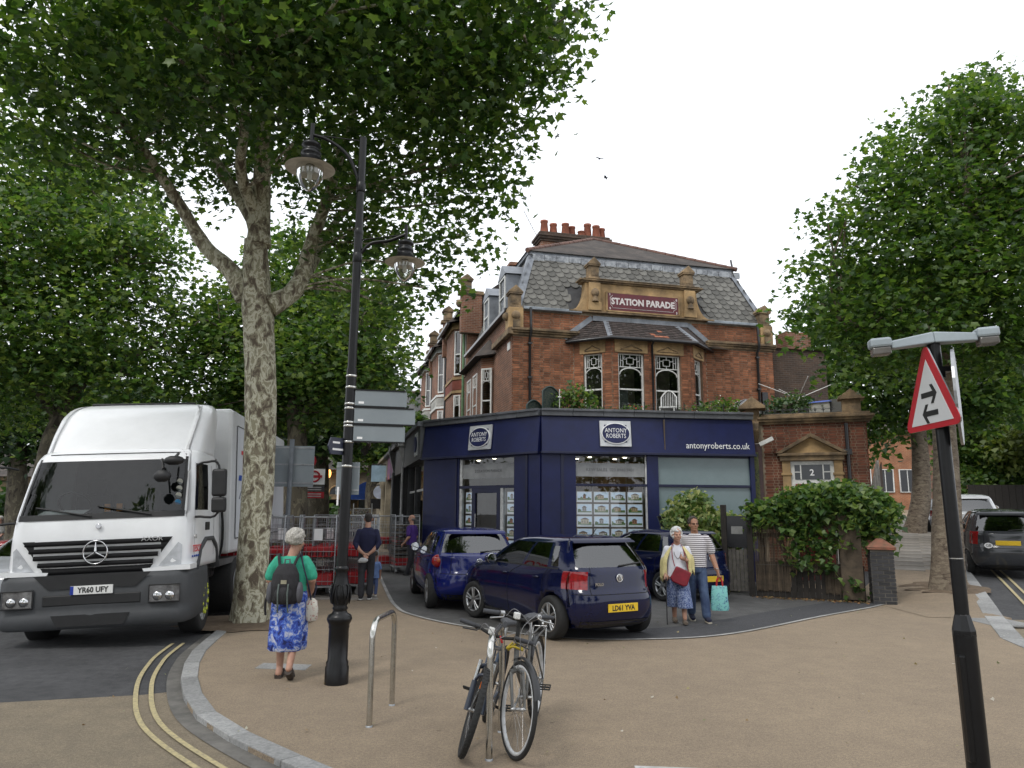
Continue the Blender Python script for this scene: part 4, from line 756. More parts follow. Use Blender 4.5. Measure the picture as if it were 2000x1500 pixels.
def blobpoints(blobs, n, clump=.42, per=26, shell=.45):
    """points gathered in sprays inside a set of ellipsoids; more sprays towards the outside"""
    vol = np.array([b_[1][0]*b_[1][1]*b_[1][2] for b_ in blobs])**.8; vol = vol/vol.sum(); out = []; cents = []
    for (c, r), w in zip(blobs, vol):
        m = max(2, int(n*w/per)); d = RNG.normal(size=(m, 3)); d /= np.linalg.norm(d, axis=1)[:, None]; rad = RNG.uniform(shell**3, 1, m)**(1/3)
        cc = np.array(c)+d*rad[:, None]*np.array(r); cents.append(cc); q = np.clip(RNG.normal(size=(m, per, 3)), -1.7, 1.7)*np.array([clump, clump, clump*.55])
        q[..., 2] -= .25*(q[..., 0]**2+q[..., 1]**2)/clump; out.append((cc[:, None]+q).reshape(-1, 3))
    return np.concatenate(out), np.concatenate(cents)
def limb(mb, pts, r0, r1, n=10, wob=.06, seed=0, res=5):
    P = bez(pts, res); m = len(P); rg = random.Random(seed); rr = [(r0+(r1-r0)*(i/(m-1))**.8)*(1+rg.uniform(-wob, wob)) for i in range(m)]; mb.tube(P, rr, n); return P
def trunk_mesh(mb, pts, rad, n=22, seed=0):
    P = bez(pts, 8); m = len(P); rg = random.Random(seed); ph = [rg.uniform(0, 6.28) for _ in range(6)]; rings = []
    d = [0]
    for a, c in zip(P, P[1:]): d.append(d[-1]+(c-a).length)
    for i, p in enumerate(P):
        t = d[i]/d[-1]; k = t*(len(rad)-1); j = min(int(k), len(rad)-2); r = rad[j]*(1-(k-j))+rad[j+1]*(k-j); fl = .3*math.exp(-d[i]*2.6)*rad[0]*.7
        rings.append([(p.x+(r*(1+.05*math.sin(2*a+ph[0]+d[i]*1.3)+.035*math.sin(5*a+ph[1]-d[i]*2.1)+.02*math.sin(9*a+ph[4]+d[i]*6))+fl*(.6+.5*math.sin(5*a+ph[2])))*math.cos(a),
                       p.y+(r*(1+.05*math.sin(2*a+ph[0]+d[i]*1.3)+.035*math.sin(5*a+ph[1]-d[i]*2.1)+.02*math.sin(9*a+ph[4]+d[i]*6))+fl*(.6+.5*math.sin(5*a+ph[2])))*math.sin(a), p.z) for a in [2*PI*q/n for q in range(n)]])
    mb.loft(rings, 0, True, True)
def tree(name, label, trunk, rad, limbs, blobs, n, leaf, lmat, bark, base=PALM, F=PALMF, clump=.42, per=26, group=None, seed=1, twigs=90, shell=.45):
    o = Vector(trunk[0]); t = thing(name, label, 'tree', o, 0, group); sh = lambda P: [Vector(p)-o for p in P]
    mb = MB(); trunk_mesh(mb, sh(trunk), rad, seed=seed); allp = []
    for i, (pts, r0, r1) in enumerate(limbs): allp += limb(mb, sh(pts), r0, r1, 10, .05, seed*31+i)
    bl = [(np.array(c)-np.array(o), r) for c, r in blobs]; P, C = blobpoints(bl, n, clump, per, shell)
    if not allp: allp = [sh(trunk)[-1]]
    A = np.array([tuple(p) for p in allp]); rg = random.Random(seed)
    for k in range(min(twigs, len(C))):
        c = C[rg.randrange(len(C))]; d = np.linalg.norm(A-c, axis=1)+np.maximum(0, A[:, 2]-c[2])*1.2; a = A[int(d.argmin())]
        if np.linalg.norm(c-a) > 4.5: continue
        mid = (a+c)/2+np.array([rg.uniform(-.25, .25), rg.uniform(-.25, .25), rg.uniform(-.1, .35)]); mb.tube(bez([a, mid, c], 4), [.045*(1-.16*j)*min(1.4, .5+np.linalg.norm(c-a)*.4) for j in range(6)][:len(bez([a, mid, c], 4))] if False else .022, 5)
    mb.build('trunk', bark, t, fix=False)
    V, FF = leaves(P, None, leaf, base, F); link(bpy.data.objects.new('crown', mesh_np('crown', V, FF, lmat)), t); return t
def B(u, v, Y, r, rz=None): return (tuple(_px(u, v, Y)), (r, r, (rz or r*.8)))
# the mottled plane tree by the lorry
D = 12.4; f = lambda u, v, dy=0: tuple(_px(u, v, D+dy))
tree('plane_tree', 'large plane tree with mottled cream bark between lorry and lamp post', [(-4.27, 12.4, -.02), f(500, 1000), f(510, 800), f(505, 650), f(500, 555), f(500, 470)], [.29, .245, .245, .26, .28, .19],
     [([f(480, 580), f(452, 530), f(400, 480), f(345, 390, -.3), f(250, 250, -1), f(150, 120, -1.6)], .20, .05), ([f(500, 500), f(495, 430), f(430, 330, .5), f(390, 240, .8), f(360, 120, .8)], .19, .04), ([f(505, 480), f(510, 380), f(515, 260, -.4), f(525, 120, -1), f(530, 0, -1.6)], .22, .06),
      ([f(525, 600), f(580, 560, .3), f(610, 470, .5), f(645, 370, .3), f(680, 250, -.2), f(720, 110, -.8)], .20, .05), ([f(560, 580, .2), f(610, 520, .8), f(650, 440, 1.4), f(740, 360, 1.8), f(820, 330, 1.6)], .12, .03), ([f(675, 270), f(760, 210, -.4), f(860, 190, -.8), f(970, 130, -1.2)], .07, .02),
      ([f(500, 420), f(470, 330, -.5), f(480, 200, -1.5), f(440, 60, -2.4)], .13, .04), ([f(345, 390, -.3), f(300, 330, -.2), f(200, 330, -.2)], .07, .02), ([f(520, 180), f(620, 60, -.8), f(760, 0, -1.4), f(900, -20, -1.8)], .10, .03)],
     [B(1045, 60, 10.3, .85), B(985, 170, 10.8, .95), B(950, 290, 11.4, .75), B(925, 400, 12, .6), B(830, 530, 12.8, .55), B(720, 600, 13.6, .7), B(880, 480, 12.4, .45), B(905, 340, 11.8, .8), B(855, 430, 12.2, .65), B(800, 500, 12.8, .6), B(770, 610, 13.4, .5), B(1010, -60, 10, 1.2), B(890, 180, 11, 1.3), B(770, 300, 12, 1.2), B(700, 430, 13, .9), B(900, 20, 10, 1.5), B(740, 110, 10.4, 1.5), B(620, 180, 10.6, 1.2), B(640, 0, 9.2, 1.5), B(470, 90, 9.8, 1.4), B(330, 60, 9.8, 1.3), B(240, 200, 11, 1.2), B(130, 130, 10, 1.2), B(60, 60, 9.6, 1.2), B(170, 300, 11.5, .9), B(380, 220, 12.2, 1.2), B(540, 270, 13.8, 1.3), B(480, 20, 12.8, 1.7), B(660, 330, 13.6, 1.0), B(330, 330, 13, .8), B(640, 480, 14, .7), B(250, 0, 12, 1.6), B(760, 420, 13.8, 1.0), B(20, 200, 11, 1.0), B(560, -160, 9, 1.8), B(820, -160, 9.6, 1.7), B(250, -140, 9.5, 1.8), B(430, 390, 13.5, .6), B(930, 60, 12.5, 1.2), B(830, 160, 13, 1.3), B(600, 60, 14.5, 1.8), B(300, 150, 14, 1.6)],
     41000, .165, LEAFA, BARK, clump=.36, per=26, group='plane trees', seed=5, twigs=260)
G = 'plane trees'
# trees along the left-hand road
g = lambda u, v, Y: tuple(_px(u, v, Y))
def gnd(u, Y): p = _px(u, 1000, Y); return (p.x, Y, -.1)
tree('plane_tree', 'dark leafy plane tree leaning behind the lorry cab', [gnd(70, 21), g(95, 900, 21), g(120, 820, 21), g(160, 740, 21)], [.42, .36, .30, .2], [([g(118, 830, 21), g(60, 740, 20.6), g(20, 640, 20)], .2, .05), ([g(160, 740, 21), g(200, 640, 20.5), g(240, 520, 20)], .2, .05), ([g(150, 760, 21), g(130, 640, 21.5), g(120, 500, 22)], .2, .05), ([g(160, 740, 21), g(260, 700, 20), g(320, 660, 19.6)], .12, .03)],
     [B(60, 480, 20, 2.2), B(180, 430, 20, 2.0), B(270, 480, 20, 1.5), B(250, 620, 19.6, 1.7), B(110, 620, 20, 2.2), B(0, 640, 20, 2.2), B(290, 740, 19.8, 1.2), B(190, 740, 20, 1.4), B(60, 740, 21, 1.8), B(120, 350, 21, 1.8), B(10, 330, 21, 2.2), B(320, 570, 20, .8), B(220, 350, 21.5, 1.4), B(-100, 500, 20, 2.5), B(335, 690, 19.6, .7), B(10, 790, 22, 1.0)], 36000, .195, LEAFB, BARKD, PALM, PALMF, .45, 28, G, 8, 90)
tree('plane_tree', 'plane tree with forked trunk standing behind the roll cages', [gnd(578, 21), g(578, 960, 21), g(580, 860, 21), g(575, 800, 21)], [.40, .34, .30, .22], [([g(578, 830, 21), g(620, 770, 21), g(660, 700, 20.6), g(700, 640, 20)], .16, .04), ([g(575, 800, 21), g(540, 720, 21), g(480, 680, 20.5), g(430, 640, 20)], .17, .04), ([g(578, 810, 21), g(590, 700, 21.5), g(600, 600, 21.5)], .18, .05)],
     [B(440, 700, 20.4, 1.5), B(420, 790, 20.6, 1.0), B(500, 640, 21, 1.6), B(600, 600, 21.5, 1.8), B(680, 640, 21, 1.6), B(720, 720, 20.5, 1.2), B(660, 760, 21, 1.3), B(560, 740, 22, 1.8), B(740, 620, 21, .9), B(765, 690, 20.5, .5), B(390, 640, 20.6, .9), B(600, 690, 19.5, 1.3), B(500, 790, 22, 1.4), B(700, 560, 22, 1.3), B(580, 520, 22, 1.6), B(450, 600, 22, 1.2), B(750, 560, 22, .8)], 28000, .195, LEAFB, BARKD, PALM, PALMF, .45, 28, G, 9, 80)
tree('plane_tree', 'slim plane tree beside the red and white station sign', [gnd(622, 29), g(622, 930, 29), g(618, 840, 29), g(612, 780, 29)], [.50, .42, .36, .26], [([g(615, 800, 29), g(660, 720, 29), g(700, 660, 29)], .18, .05), ([g(612, 800, 29), g(560, 720, 29), g(520, 640, 29)], .18, .05)],
     [B(560, 800, 28.6, 2.0), B(640, 820, 28, 1.5), B(700, 780, 28.5, 1.8), B(620, 720, 29, 2.4), B(520, 760, 29, 1.8), B(745, 740, 29, 1.0), B(480, 820, 30, 1.6), B(420, 840, 31, 1.6)], 14000, .25, LEAFC, BARKD, KITE, KITEF, .55, 28, G, 10, 40)
tree('plane_tree', 'small far plane tree beyond the blue awning', [gnd(731, 42), g(731, 950, 42), g(733, 900, 42)], [.62, .5, .36], [([g(733, 905, 42), g(745, 880, 42), g(770, 850, 42)], .3, .08), ([g(732, 905, 42), g(715, 870, 42), g(700, 840, 42)], .3, .08)],
     [B(700, 850, 42, 1.6), B(745, 845, 42, 1.6), B(770, 875, 41, 1.0), B(720, 820, 42, 1.8), B(690, 880, 42, .9)], 7000, .26, LEAFB, BARKD, KITE, KITEF, .55, 22, G, 11, 20)
tree('plane_tree', 'bushy plane tree at the far left beyond the parked cars', [gnd(40, 34), g(35, 900, 34), g(40, 850, 34)], [.5, .42, .3], [([g(40, 860, 34), g(10, 800, 34)], .3, .1), ([g(40, 860, 34), g(80, 800, 34)], .3, .1)], [B(20, 800, 34, 3), B(120, 790, 35, 2.6), B(-60, 760, 34, 3), B(230, 800, 36, 2.2), B(310, 790, 36, 1.8)], 12000, .3, LEAFC, BARKD, KITE, KITEF, .7, 26, G, 12, 20)
# right-hand street
BARKR = splotch('brown_plane_bark', [(0, (.075, .055, .04)), (.40, (.14, .11, .08)), (.55, (.20, .165, .12)), (.70, (.24, .22, .15))], 6, .9, .9, 2.2)
tree('plane_tree', 'roadside plane tree behind the warning sign post', [(9.64, 16.6, .18), g(1850, 1000, 16.7), g(1842, 800, 16.8), g(1836, 700, 16.8), g(1830, 600, 16.8)], [.34, .28, .25, .25, .2], [([g(1835, 700, 16.8), g(1780, 650, 16.5), g(1700, 640, 16), g(1640, 625, 15.6)], .10, .03), ([g(1832, 640, 16.8), g(1870, 560, 16.4), g(1890, 450, 16), g(1885, 380, 15.6)], .14, .04), ([g(1830, 610, 16.8), g(1810, 500, 16.6), g(1760, 400, 16.2)], .15, .04), ([g(1835, 680, 16.8), g(1920, 600, 16.6), g(2000, 540, 16)], .13, .04)],
     [B(1850, 250, 16.2, 1.2), B(1760, 290, 16, .8), B(1930, 220, 16.2, 1.1), B(1990, 300, 16, 1.4), B(1830, 380, 16, 1.3), B(1720, 350, 15.8, .8), B(1650, 420, 15.6, .75), B(1745, 470, 15.8, 1.2), B(1620, 520, 15.6, .75), B(1700, 580, 15.8, 1.0), B(1860, 520, 15.8, 1.4), B(1960, 480, 16, 1.5), B(1600, 620, 15.6, .7), B(1660, 680, 16, .7), B(1800, 640, 15.4, .9), B(1920, 660, 16.6, 1.2), B(1980, 620, 16, 1.2), B(2060, 420, 16, 1.6), B(1890, 160, 16.4, .5), B(1960, 150, 16.4, .5), B(1560, 600, 15.8, .4), B(1740, 700, 16.4, .6), B(1930, 360, 16.5, 1.2)], 27000, .175, LEAFA, BARKR, clump=.34, per=24, group=G, seed=14, twigs=120)
tree('plane_tree', 'thick brown plane trunk further up the right-hand pavement', [(16.4, 30.2, 1.0), g(1800, 950, 30), g(1790, 800, 30), g(1788, 720, 30)], [.42, .32, .30, .28], [([g(1788, 740, 30), g(1720, 690, 30), g(1650, 680, 29)], .2, .05), ([g(1788, 730, 30), g(1830, 640, 30), g(1860, 560, 30)], .25, .07), ([g(1788, 740, 30), g(1770, 640, 30), g(1740, 560, 30)], .25, .07)],
     [B(1640, 730, 29, 1.3), B(1690, 700, 29, 1.5), B(1750, 690, 29, 1.8), B(1620, 650, 29.5, 1.5), B(1740, 760, 29.5, 1.4), B(1700, 800, 30, 1.2), B(1860, 730, 30, 2.0), B(1920, 760, 30, 1.7), B(1980, 700, 30, 2.2), B(1870, 810, 31, 1.1), B(1800, 600, 30, 2.5), B(1680, 590, 30, 1.9), B(1760, 820, 30.5, .9), B(1690, 870, 30.5, .8)], 19000, .23, LEAFA, BARKR, KITE, KITEF, .5, 28, G, 15, 60)
tree('tree', 'pale leafy tree leaning in beside the far street lamp', [(gnd(2060, 44)[0], 44, 1.6), g(2060, 900, 44), g(2050, 800, 44)], [.4, .35, .25], [([g(2050, 820, 44), g(2000, 760, 44)], .2, .05)], [B(2000, 740, 44, 1.6), B(2040, 690, 44, 2.4), B(1985, 800, 44, .9), B(2060, 800, 44, 2)], 3500, .36, LEAFB, BARKD, KITE, KITEF, .5, 22, 'trees in the distance', 16, 12)
tree('tree', 'low round tree behind the small house roof terrace', [(gnd(1570, 52)[0], 52, 0), g(1570, 900, 52), g(1570, 800, 52)], [.3, .3, .2], [], [B(1560, 775, 52, 1.8), B(1610, 770, 52, 1.6), B(1520, 770, 53, 1.0), B(1650, 790, 52, 2)], 3200, .38, LEAFB, BARKD, KITE, KITEF, .55, 22, 'trees in the distance', 17, 10)
# trees across the junction behind the viewer: seen only as reflections in glass and paint
for i, (x, y, r) in enumerate(((-8.5, -8, 4.6), (3.5, -15, 3.8), (14, -9, 3.8), (-19, -1, 4.0))):
    tree('plane_tree', ['plane tree across the junction to the left', 'plane tree across the junction opposite the shop', 'plane tree across the junction on the far kerb', 'plane tree at the end of the far kerb'][i], [(x, y, -.1), (x, y, 2), (x+.1, y, 4.5)], [.4, .33, .25], [([(x, y, 4), (x-1, y, 6), (x-1.6, y+.4, 8)], .2, .05), ([(x, y, 4), (x+1, y-.3, 6), (x+1.6, y, 8)], .2, .05)], [((x+dx*r*.5, y+dy*r*.5, 5.5+dz*(r/2.2)), (r*.6, r*.6, r*.55)) for dx, dy, dz in ((-1, 0, 0), (1, 0, .3), (0, 1, 1), (0, -1, 1), (0, 0, 3.0), (-.6, .5, 2.4), (.8, -.3, 2.2), (0, .3, 5), (.4, -.4, 4.2), (-.5, 0, 4.4))], 4600, .4, LEAFB, BARKD, KITE, KITEF, .6, 26, G, 20+i, 14)
# shrubs and far greenery --------------------------------------------------------------------------
def shrub(name, label, pts, n, size, m, clump=.3, group=None, stem=True, cat='shrub', per=24):
    o = Vector(pts[0][0]); o = Vector((o.x, o.y, min(p[0][2]-p[1][2] for p in pts))); t = thing(name, label, cat, o, 0, group); bl = [(np.array(c)-np.array(o), r) for c, r in pts]; P, C = blobpoints(bl, n, clump, per, .6)
    V, F_ = leaves(P, None, size, KITE, KITEF, .8, .4); link(bpy.data.objects.new('foliage', mesh_np('foliage', V, F_, m)), t)
    q = MB(); rg = random.Random(n)
    for k in range(14): c = C[rg.randrange(len(C))]; q.tube(bez([(0, 0, 0), (c[0]*.4, c[1]*.4, c[2]*.6), tuple(c)], 4), .012, 5)
    q.build('stem', BARKD, t, fix=False); return t
shrub('bush', 'wide green bush above the dark fence up the right-hand street', [B(1885, 905, 52, 2.0), B(1930, 890, 52, 2.4), B(1970, 900, 52, 2.2), B(2010, 900, 52, 2.2), B(1900, 865, 54, 1.9), B(1950, 858, 54, 2.1), B(1910, 945, 51, 1.5), B(1980, 945, 51, 1.5), B(1945, 945, 51, 1.5), B(2020, 945, 51, 1.5)], 12000, .3, LEAFB, .5, 'bushes up the street')
shrub('bush', 'rounded pale bush behind the far brick house', [B(1890, 800, 52, 2.6), B(1920, 820, 52, 1.6), B(1860, 830, 52, 1.5)], 3600, .36, LEAFB, .6, 'bushes up the street')
shrub('bush', 'yellow-green bushes beside the far street lamp', [B(2000, 860, 48, 2.2), B(2050, 860, 48, 2.2), B(1970, 850, 50, 1.2)], 3000, .36, leafmat('yellow_leaves', [(.06, .09, .02), (.09, .13, .03), (.13, .17, .04), (.16, .2, .05)], .35), .6, 'bushes up the street')
# ================================================================ small house number 2 beside the shop
hA, hB = Vector((7.1, 20.5)), Vector((9.6, 19.55)); MH, LH = wallf(hA, hB); hang = MH.to_euler().z
house = thing('small_brick_house', 'low red brick house numbered 2 with stone pedimented doorway', 'house', (hA.x, hA.y, 0), hang)
q = MB(); q.box(-.1, LH-.03, .002, 4.2, -.1, 4.3); q.build('wall', MORTAR, house)
DBR = mat('dark_red_brick', (.22, .075, .04), .9, col2=(.12, .045, .028), ns=3, rnd=.35, bump=.3, bs=60, dirt=.4)
lay(house, (0, 0, 0), 0, LH, .02, 4.3, holes=[(.5, 2.0, -1, 3.3)], nind=260, m=DBR, seed=21)
q = MB(); q.box(LH-.03, LH+.0, .05, 4.2, 0, 4.3); q.build('side_wall', BRICKF, house)
q = MB(); [q.box(-.05-d*.3, LH+d, -d, .3, z, z+.07) for z, d in ((4.28, .08), (4.35, .15), (4.42, .2))]; q.box(-.02, LH+.1, -.12, .3, 4.49, 4.56); q.build('parapet_cornice', STONED, house, .012)
q = MB()
for s in (.47, 1.79): q.box(s, s+.22, -.09, .02, 0, 3.25); q.box(s-.03, s+.25, -.12, .02, 2.85, 2.92)
q.build('door_jambs', STONE, house, .012); q = MB(); q.box(.42, 2.06, -.16, .02, 3.25, 3.4); q.box(.36, 2.12, -.22, .02, 3.38, 3.46); q.build('door_lintel', STONED, house, .012)
q = MB(); q.xz([(.5, 3.46), (1.98, 3.46), (1.24, 3.9)], -.08, .02); q.build('pediment', STONE, house)
for a, c in (((.32, 3.46), (1.24, 4.0)), ((2.16, 3.46), (1.24, 4.0))): q = MB(); dx = .1 if a[0] > 1 else -.1; q.xz([a, c, (c[0], c[1]-.11), (a[0]-dx*1.6, a[1])], -.24, .02); q.build('raking_cornice', STONED, house, .01)
q = MB(); q.box(.69, 1.79, -.02, .08, 0, 3.24); q.build('door_frame', WFRAME, house)
q = MB(); q.box(.79, 1.69, -.035, -.02, 2.74, 3.14); q.build('fanlight', mat('dark_leaded_glass', (.03, .035, .04), .12, ns=3), house)
[MB().box(*bb).build('glazing_bar', WFRAME, house) for bb in ((.93, .96, -.05, -.02, 2.74, 3.14), (1.5, 1.53, -.05, -.02, 2.74, 3.14), (.79, .93, -.05, -.02, 2.93, 2.955), (1.53, 1.69, -.05, -.02, 2.93, 2.955))]
text('house_number', '2', .24, WL, house, (1.23, -.04, 2.92), X90, off=.004)
q = MB(); q.box(.79, 1.69, -.05, -.02, .05, 2.62); dr = q.build('door', mat('red_door_paint', (.22, .015, .018), .4, ns=5, coat=.3), house)
q = MB(); q.tube([(2.16, -.08, 4.25), (2.16, -.08, .1)], .05, 8); q.box(2.06, 2.26, -.13, 0, 3.4, 3.55); q.build('drainpipe', BLK, house)
# stone pier with corbel and green tiled panel between shop and house
q = MB(); q.box(-.42, -.06, -.12, .2, 4.35, 4.72); q.add([(-.4, -.3, 4.35), (-.08, -.3, 4.35), (-.08, .1, 4.35), (-.4, .1, 4.35), (-.36, -.12, 3.78), (-.12, -.12, 3.78), (-.12, .1, 3.78), (-.36, .1, 3.78), (-.39, -.34, 4.1), (-.09, -.34, 4.1)], [(0, 1, 9, 8), (8, 9, 5, 4), (1, 2, 6, 5, 9), (3, 0, 8, 4, 7), (0, 3, 2, 1), (4, 5, 6, 7)]); q.build('corbel', STONED, house, .012, fix=False)
q = MB(); q.xz([(-.6, 4.72), (.12, 4.72), (.12, 4.78), (-.24, 5.06), (-.6, 4.78)], -.36, .25); q.build('gabled_cap', STONED, house, .012)
q = MB(); q.box(-.44, -.04, -.14, .1, 1.9, 3.75); q.build('glazed_pilaster', mat('oxblood_tile', (.06, .014, .01), .2, col2=(.035, .01, .008), ns=9), house, .01); q = MB(); q.box(-.34, -.14, -.155, -.14, 2.0, 3.5); q.build('green_tile_panel', splotch('relief_tile', [(0, (.03, .05, .015)), (.45, (.14, .15, .03)), (.6, (.05, .07, .02))], 14, .3, .8, 1), house)
q = MB(); q.box(-.46, .06, -.18, .1, 1.6, 1.9); q.build('pier_base', WFRAME, house); q = MB(); q.M = Matrix.Translation((.1, -.3, 3.78)) @ Matrix.Rotation(R(-25), 4, 'Y'); q.box(-.2, .2, -.06, .06, -.05, .06); q.M = None; q.build('security_light', WFRAME, house, .01)
q = MB(); q.box(2.1, 2.56, -.1, .25, 4.56, 4.9); q.xz([(2.0, 4.9), (2.66, 4.9), (2.66, 4.96), (2.33, 5.18), (2.0, 4.96)], -.2, .3); q.build('end_pier', STONED, house, .012)
q = MB()          # little iron cresting along the parapet
for i in range(9):
    s = .15+i*.21; q.tube([(s, -.05, 4.56), (s, -.05, 4.72)], .008, 5)
    for a in (-50, -20, 20, 50): q.tube([(s, -.05, 4.62), (s+.05*math.sin(R(a))*1.6, -.05, 4.62+.09*math.cos(R(a))), (s+.09*math.sin(R(a))*1.6, -.05, 4.64+.05*math.cos(R(a)))], .007, 4)
q.tube([(.05, -.05, 4.58), (2.05, -.05, 4.58)], .008, 4); q.build('iron_cresting', BLK, house)
# dark extension behind, with its own chimney breast
ext = thing('rear_extension', 'dark sooty brick extension behind the small house', 'building', (9.2, 25.2, 0), PHI); q = MB(); q.box(0, 2.2, 0, 5, 0, 7.6); q.build('wall', BRICKD, ext); q = MB(); q.box(1.0, 2.0, .5, 1.2, 7.6, 8.4); q.build('chimney_stack', BRICKF, ext); q = MB(); q.add([(-.1, -.1, 7.6), (2.3, -.1, 7.6), (2.3, 5, 8.2), (-.1, 5, 8.2)], [(0, 1, 2, 3)]); q.build('roof', RTILE, ext, fix=False)
# ---------------------------------------------------------------- roof terrace
def pxthing(name, label, cat, u, v, Y, z=None, rz=0, group=None):
    p = _px(u, v, Y); return thing(name, label, cat, (p.x, p.y, p.z if z is None else z), rz, group)
TZ = 4.41; GREEN = mat('dark_green_paint', (.02, .04, .035), .5, ns=6)
for u, h, w, lb in ((1043, .55, .5, 'low arched dark green trellis panel on the terrace'), (1075, .95, .55, 'tall arched dark green trellis panel on the terrace')):
    p = _px(u, 800, 20.6); t = thing('trellis_panel', lb, 'trellis', (p.x, p.y, TZ), R(35), 'trellis panels on the roof terrace'); arc = [(-w/2, 0)]+[(-w/2+w*i/8, h-.0+.14*math.sin(PI*i/8)*1-.14) for i in range(9)]+[(w/2, 0)]
    q = MB(); q.tube([(x, 0, z) for x, z in arc], .03, 6); q.build('frame', GREEN, t); q = MB(); q.xz([(x*.95, z*.97) for x, z in arc], .0, .01); q.build('lattice', splotch('lattice_panel', [(0, (.015, .03, .025)), (.5, (.05, .06, .045))], 20, .7, .3, 1), t)
def flower_stuff(name, label, pts, n, size, lm, fl=None, nf=0, group='plants on the roof terrace'):
    t = shrub(name, label, pts, n, size, lm, .16, group, cat='plant', per=12)
    if fl:
        o = t.location; bl = [(np.array(c)-np.array(o), r) for c, r in pts]; P, C = blobpoints(bl, nf, .12, 3, .8); V, F_ = leaves(P, None, .05, KITE, KITEF, .6, .2); link(bpy.data.objects.new('flowers', mesh_np('flowers', V, F_, fl)), t)
    return t
FP = mat('pink_petals', (.5, .16, .22), .7); FR = mat('red_petals', (.55, .05, .02), .7); FW = mat('white_petals', (.7, .68, .6), .7); FY = mat('yellow_petals', (.6, .42, .05), .7)
flower_stuff('potted_plant', 'tall grassy plant with pink and white flowers on the terrace', [B(1105, 790, 20.8, .32, .45), B(1145, 788, 20.9, .3, .4), B(1120, 765, 20.9, .22, .3)], 900, .11, LEAFB, FP, 70)
flower_stuff('potted_plant', 'small pot of red flowers beside the sash windows', [B(1240, 800, 20.8, .22, .15), B(1225, 803, 20.8, .18, .12)], 300, .08, LEAFB, FR, 60)
flower_stuff('potted_plant', 'bushy pot plant with pale flower heads on the terrace', [B(1375, 800, 20.8, .28, .22), B(1420, 798, 21, .34, .24), B(1400, 790, 21, .2, .2)], 700, .09, LEAFB, FW, 60)
flower_stuff('potted_plant', 'yellow flowered plants over the small house parapet', [B(1510, 795, 21.2, .3, .25), B(1545, 785, 21.4, .35, .35), B(1570, 790, 21.4, .3, .2)], 800, .1, LEAFC, FY, 40)
flower_stuff('potted_plant', 'trailing green plant beside the planter pots', [B(1180, 805, 20.8, .2, .1), B(1345, 806, 20.8, .22, .1)], 260, .08, LEAFC)
flower_stuff('potted_plant', 'spiky green plant above the white console brackets', [B(815, 828, 27, .45, .35)], 300, .22, LEAFB)
t = pxthing('garden_chair', 'white lattice plastic chair on the roof terrace', 'chair', 1305, 812, 20.9, TZ, R(-20)); WPL = mat('white_plastic', (.72, .72, .7), .5, ns=6)
q = MB(); q.box(-.23, .23, -.22, .22, .38, .42); q.build('seat', WPL, t); [MB().tube([(x, y, 0), (x, y, .4)], .02, 6).build('leg', WPL, t) for x in (-.2, .2) for y in (-.2, .2)]
q = MB(); arc = [(-.22, .42)]+[(-.22+.44*i/8, .75+.2*math.sin(PI*i/8)) for i in range(9)]+[(.22, .42)]; q.tube([(x, .2+.15*(z-.42), z) for x, z in arc], .022, 6); [q.tube([(-.2+.05*i, .2, .42), (-.2+.05*i, .3, .78+.12*math.sin(PI*(i+.5)/9))], .008, 4) for i in range(9)]; q.build('backrest', WPL, t)
t = pxthing('covered_parasol', 'clear plastic dome cover standing on the terrace', 'cover', 1457, 805, 21.2, TZ); q = MB(); [q.tube(bez([(0, 0, .72), (.3*math.cos(a), .3*math.sin(a), .6), (.5*math.cos(a), .5*math.sin(a), .25)], 4), .008, 4) for a in [2*PI*i/10 for i in range(10)]]; q.build('ribs', mat('grey_plastic_rib', (.35, .37, .38), .5), t); q = MB(); q.lathe([(.5, .25), (.42, .45), (.3, .6), (.02, .72)], 20, caps=False); q.build('plastic_cover', glassmat('clear_plastic', (.8, .8, .8), .2), t, fix=False)
t = pxthing('parasol_pole', 'thin white pole standing on the roof terrace', 'pole', 1093, 800, 20.4, TZ); MB().tube([(0, 0, 0), (0, 0, .85)], .015, 6).build('rod', WPL, t); MB().tube([(-.05, 0, .62), (.05, 0, .62)], .02, 6).build('cross_piece', WPL, t)
t = pxthing('wire_mesh_fence', 'see-through wire mesh fence along the terrace edge', 'fence', 1180, 810, 20.3, TZ); q = MB(); a0, a1 = _px(1180, 810, 20.35)-_px(1180, 810, 20.3), _px(1490, 812, 20.75)-_px(1180, 810, 20.3); n_ = 44
for i in range(n_+1): x, y = a1.x*i/n_, a1.y*i/n_; q.tube([(x, y, 0), (x, y, .42)], .0035, 3)
for k in range(6): q.tube([(0, 0, .02+.08*k), (a1.x, a1.y, .02+.08*k)], .0035, 3)
tag(q.build('mesh', mat('dull_wire', (.16, .16, .15), .6, metal=.5), t, fix=False), kind='stuff'); [MB().tube([(a1.x*i/4, a1.y*i/4, 0), (a1.x*i/4, a1.y*i/4, .5)], .015, 6).build('post', BLK, t) for i in range(5)]
t = pxthing('storage_box', 'pale terrace cupboard under a blue tarpaulin beside the end pier', 'cupboard', 1600, 800, 21.2, 4.5, hang); q = MB(); q.box(-.28, .28, -.2, .3, 0, .52); q.build('box', mat('pale_board', (.42, .42, .38), .7, ns=5), t); q = MB(); q.add([(-.34, -.25, .5), (.34, -.25, .54), (.34, .35, .66), (-.34, .35, .62)], [(0, 1, 2, 3)]); q.build('tarpaulin', mat('blue_tarpaulin', (.02, .09, .45), .5), t, fix=False); q = MB(); q.box(.3, .95, -.1, .3, 0, .62); q.build('mesh_panel', mat('grey_netting', (.13, .13, .12), .9, ns=40), t)
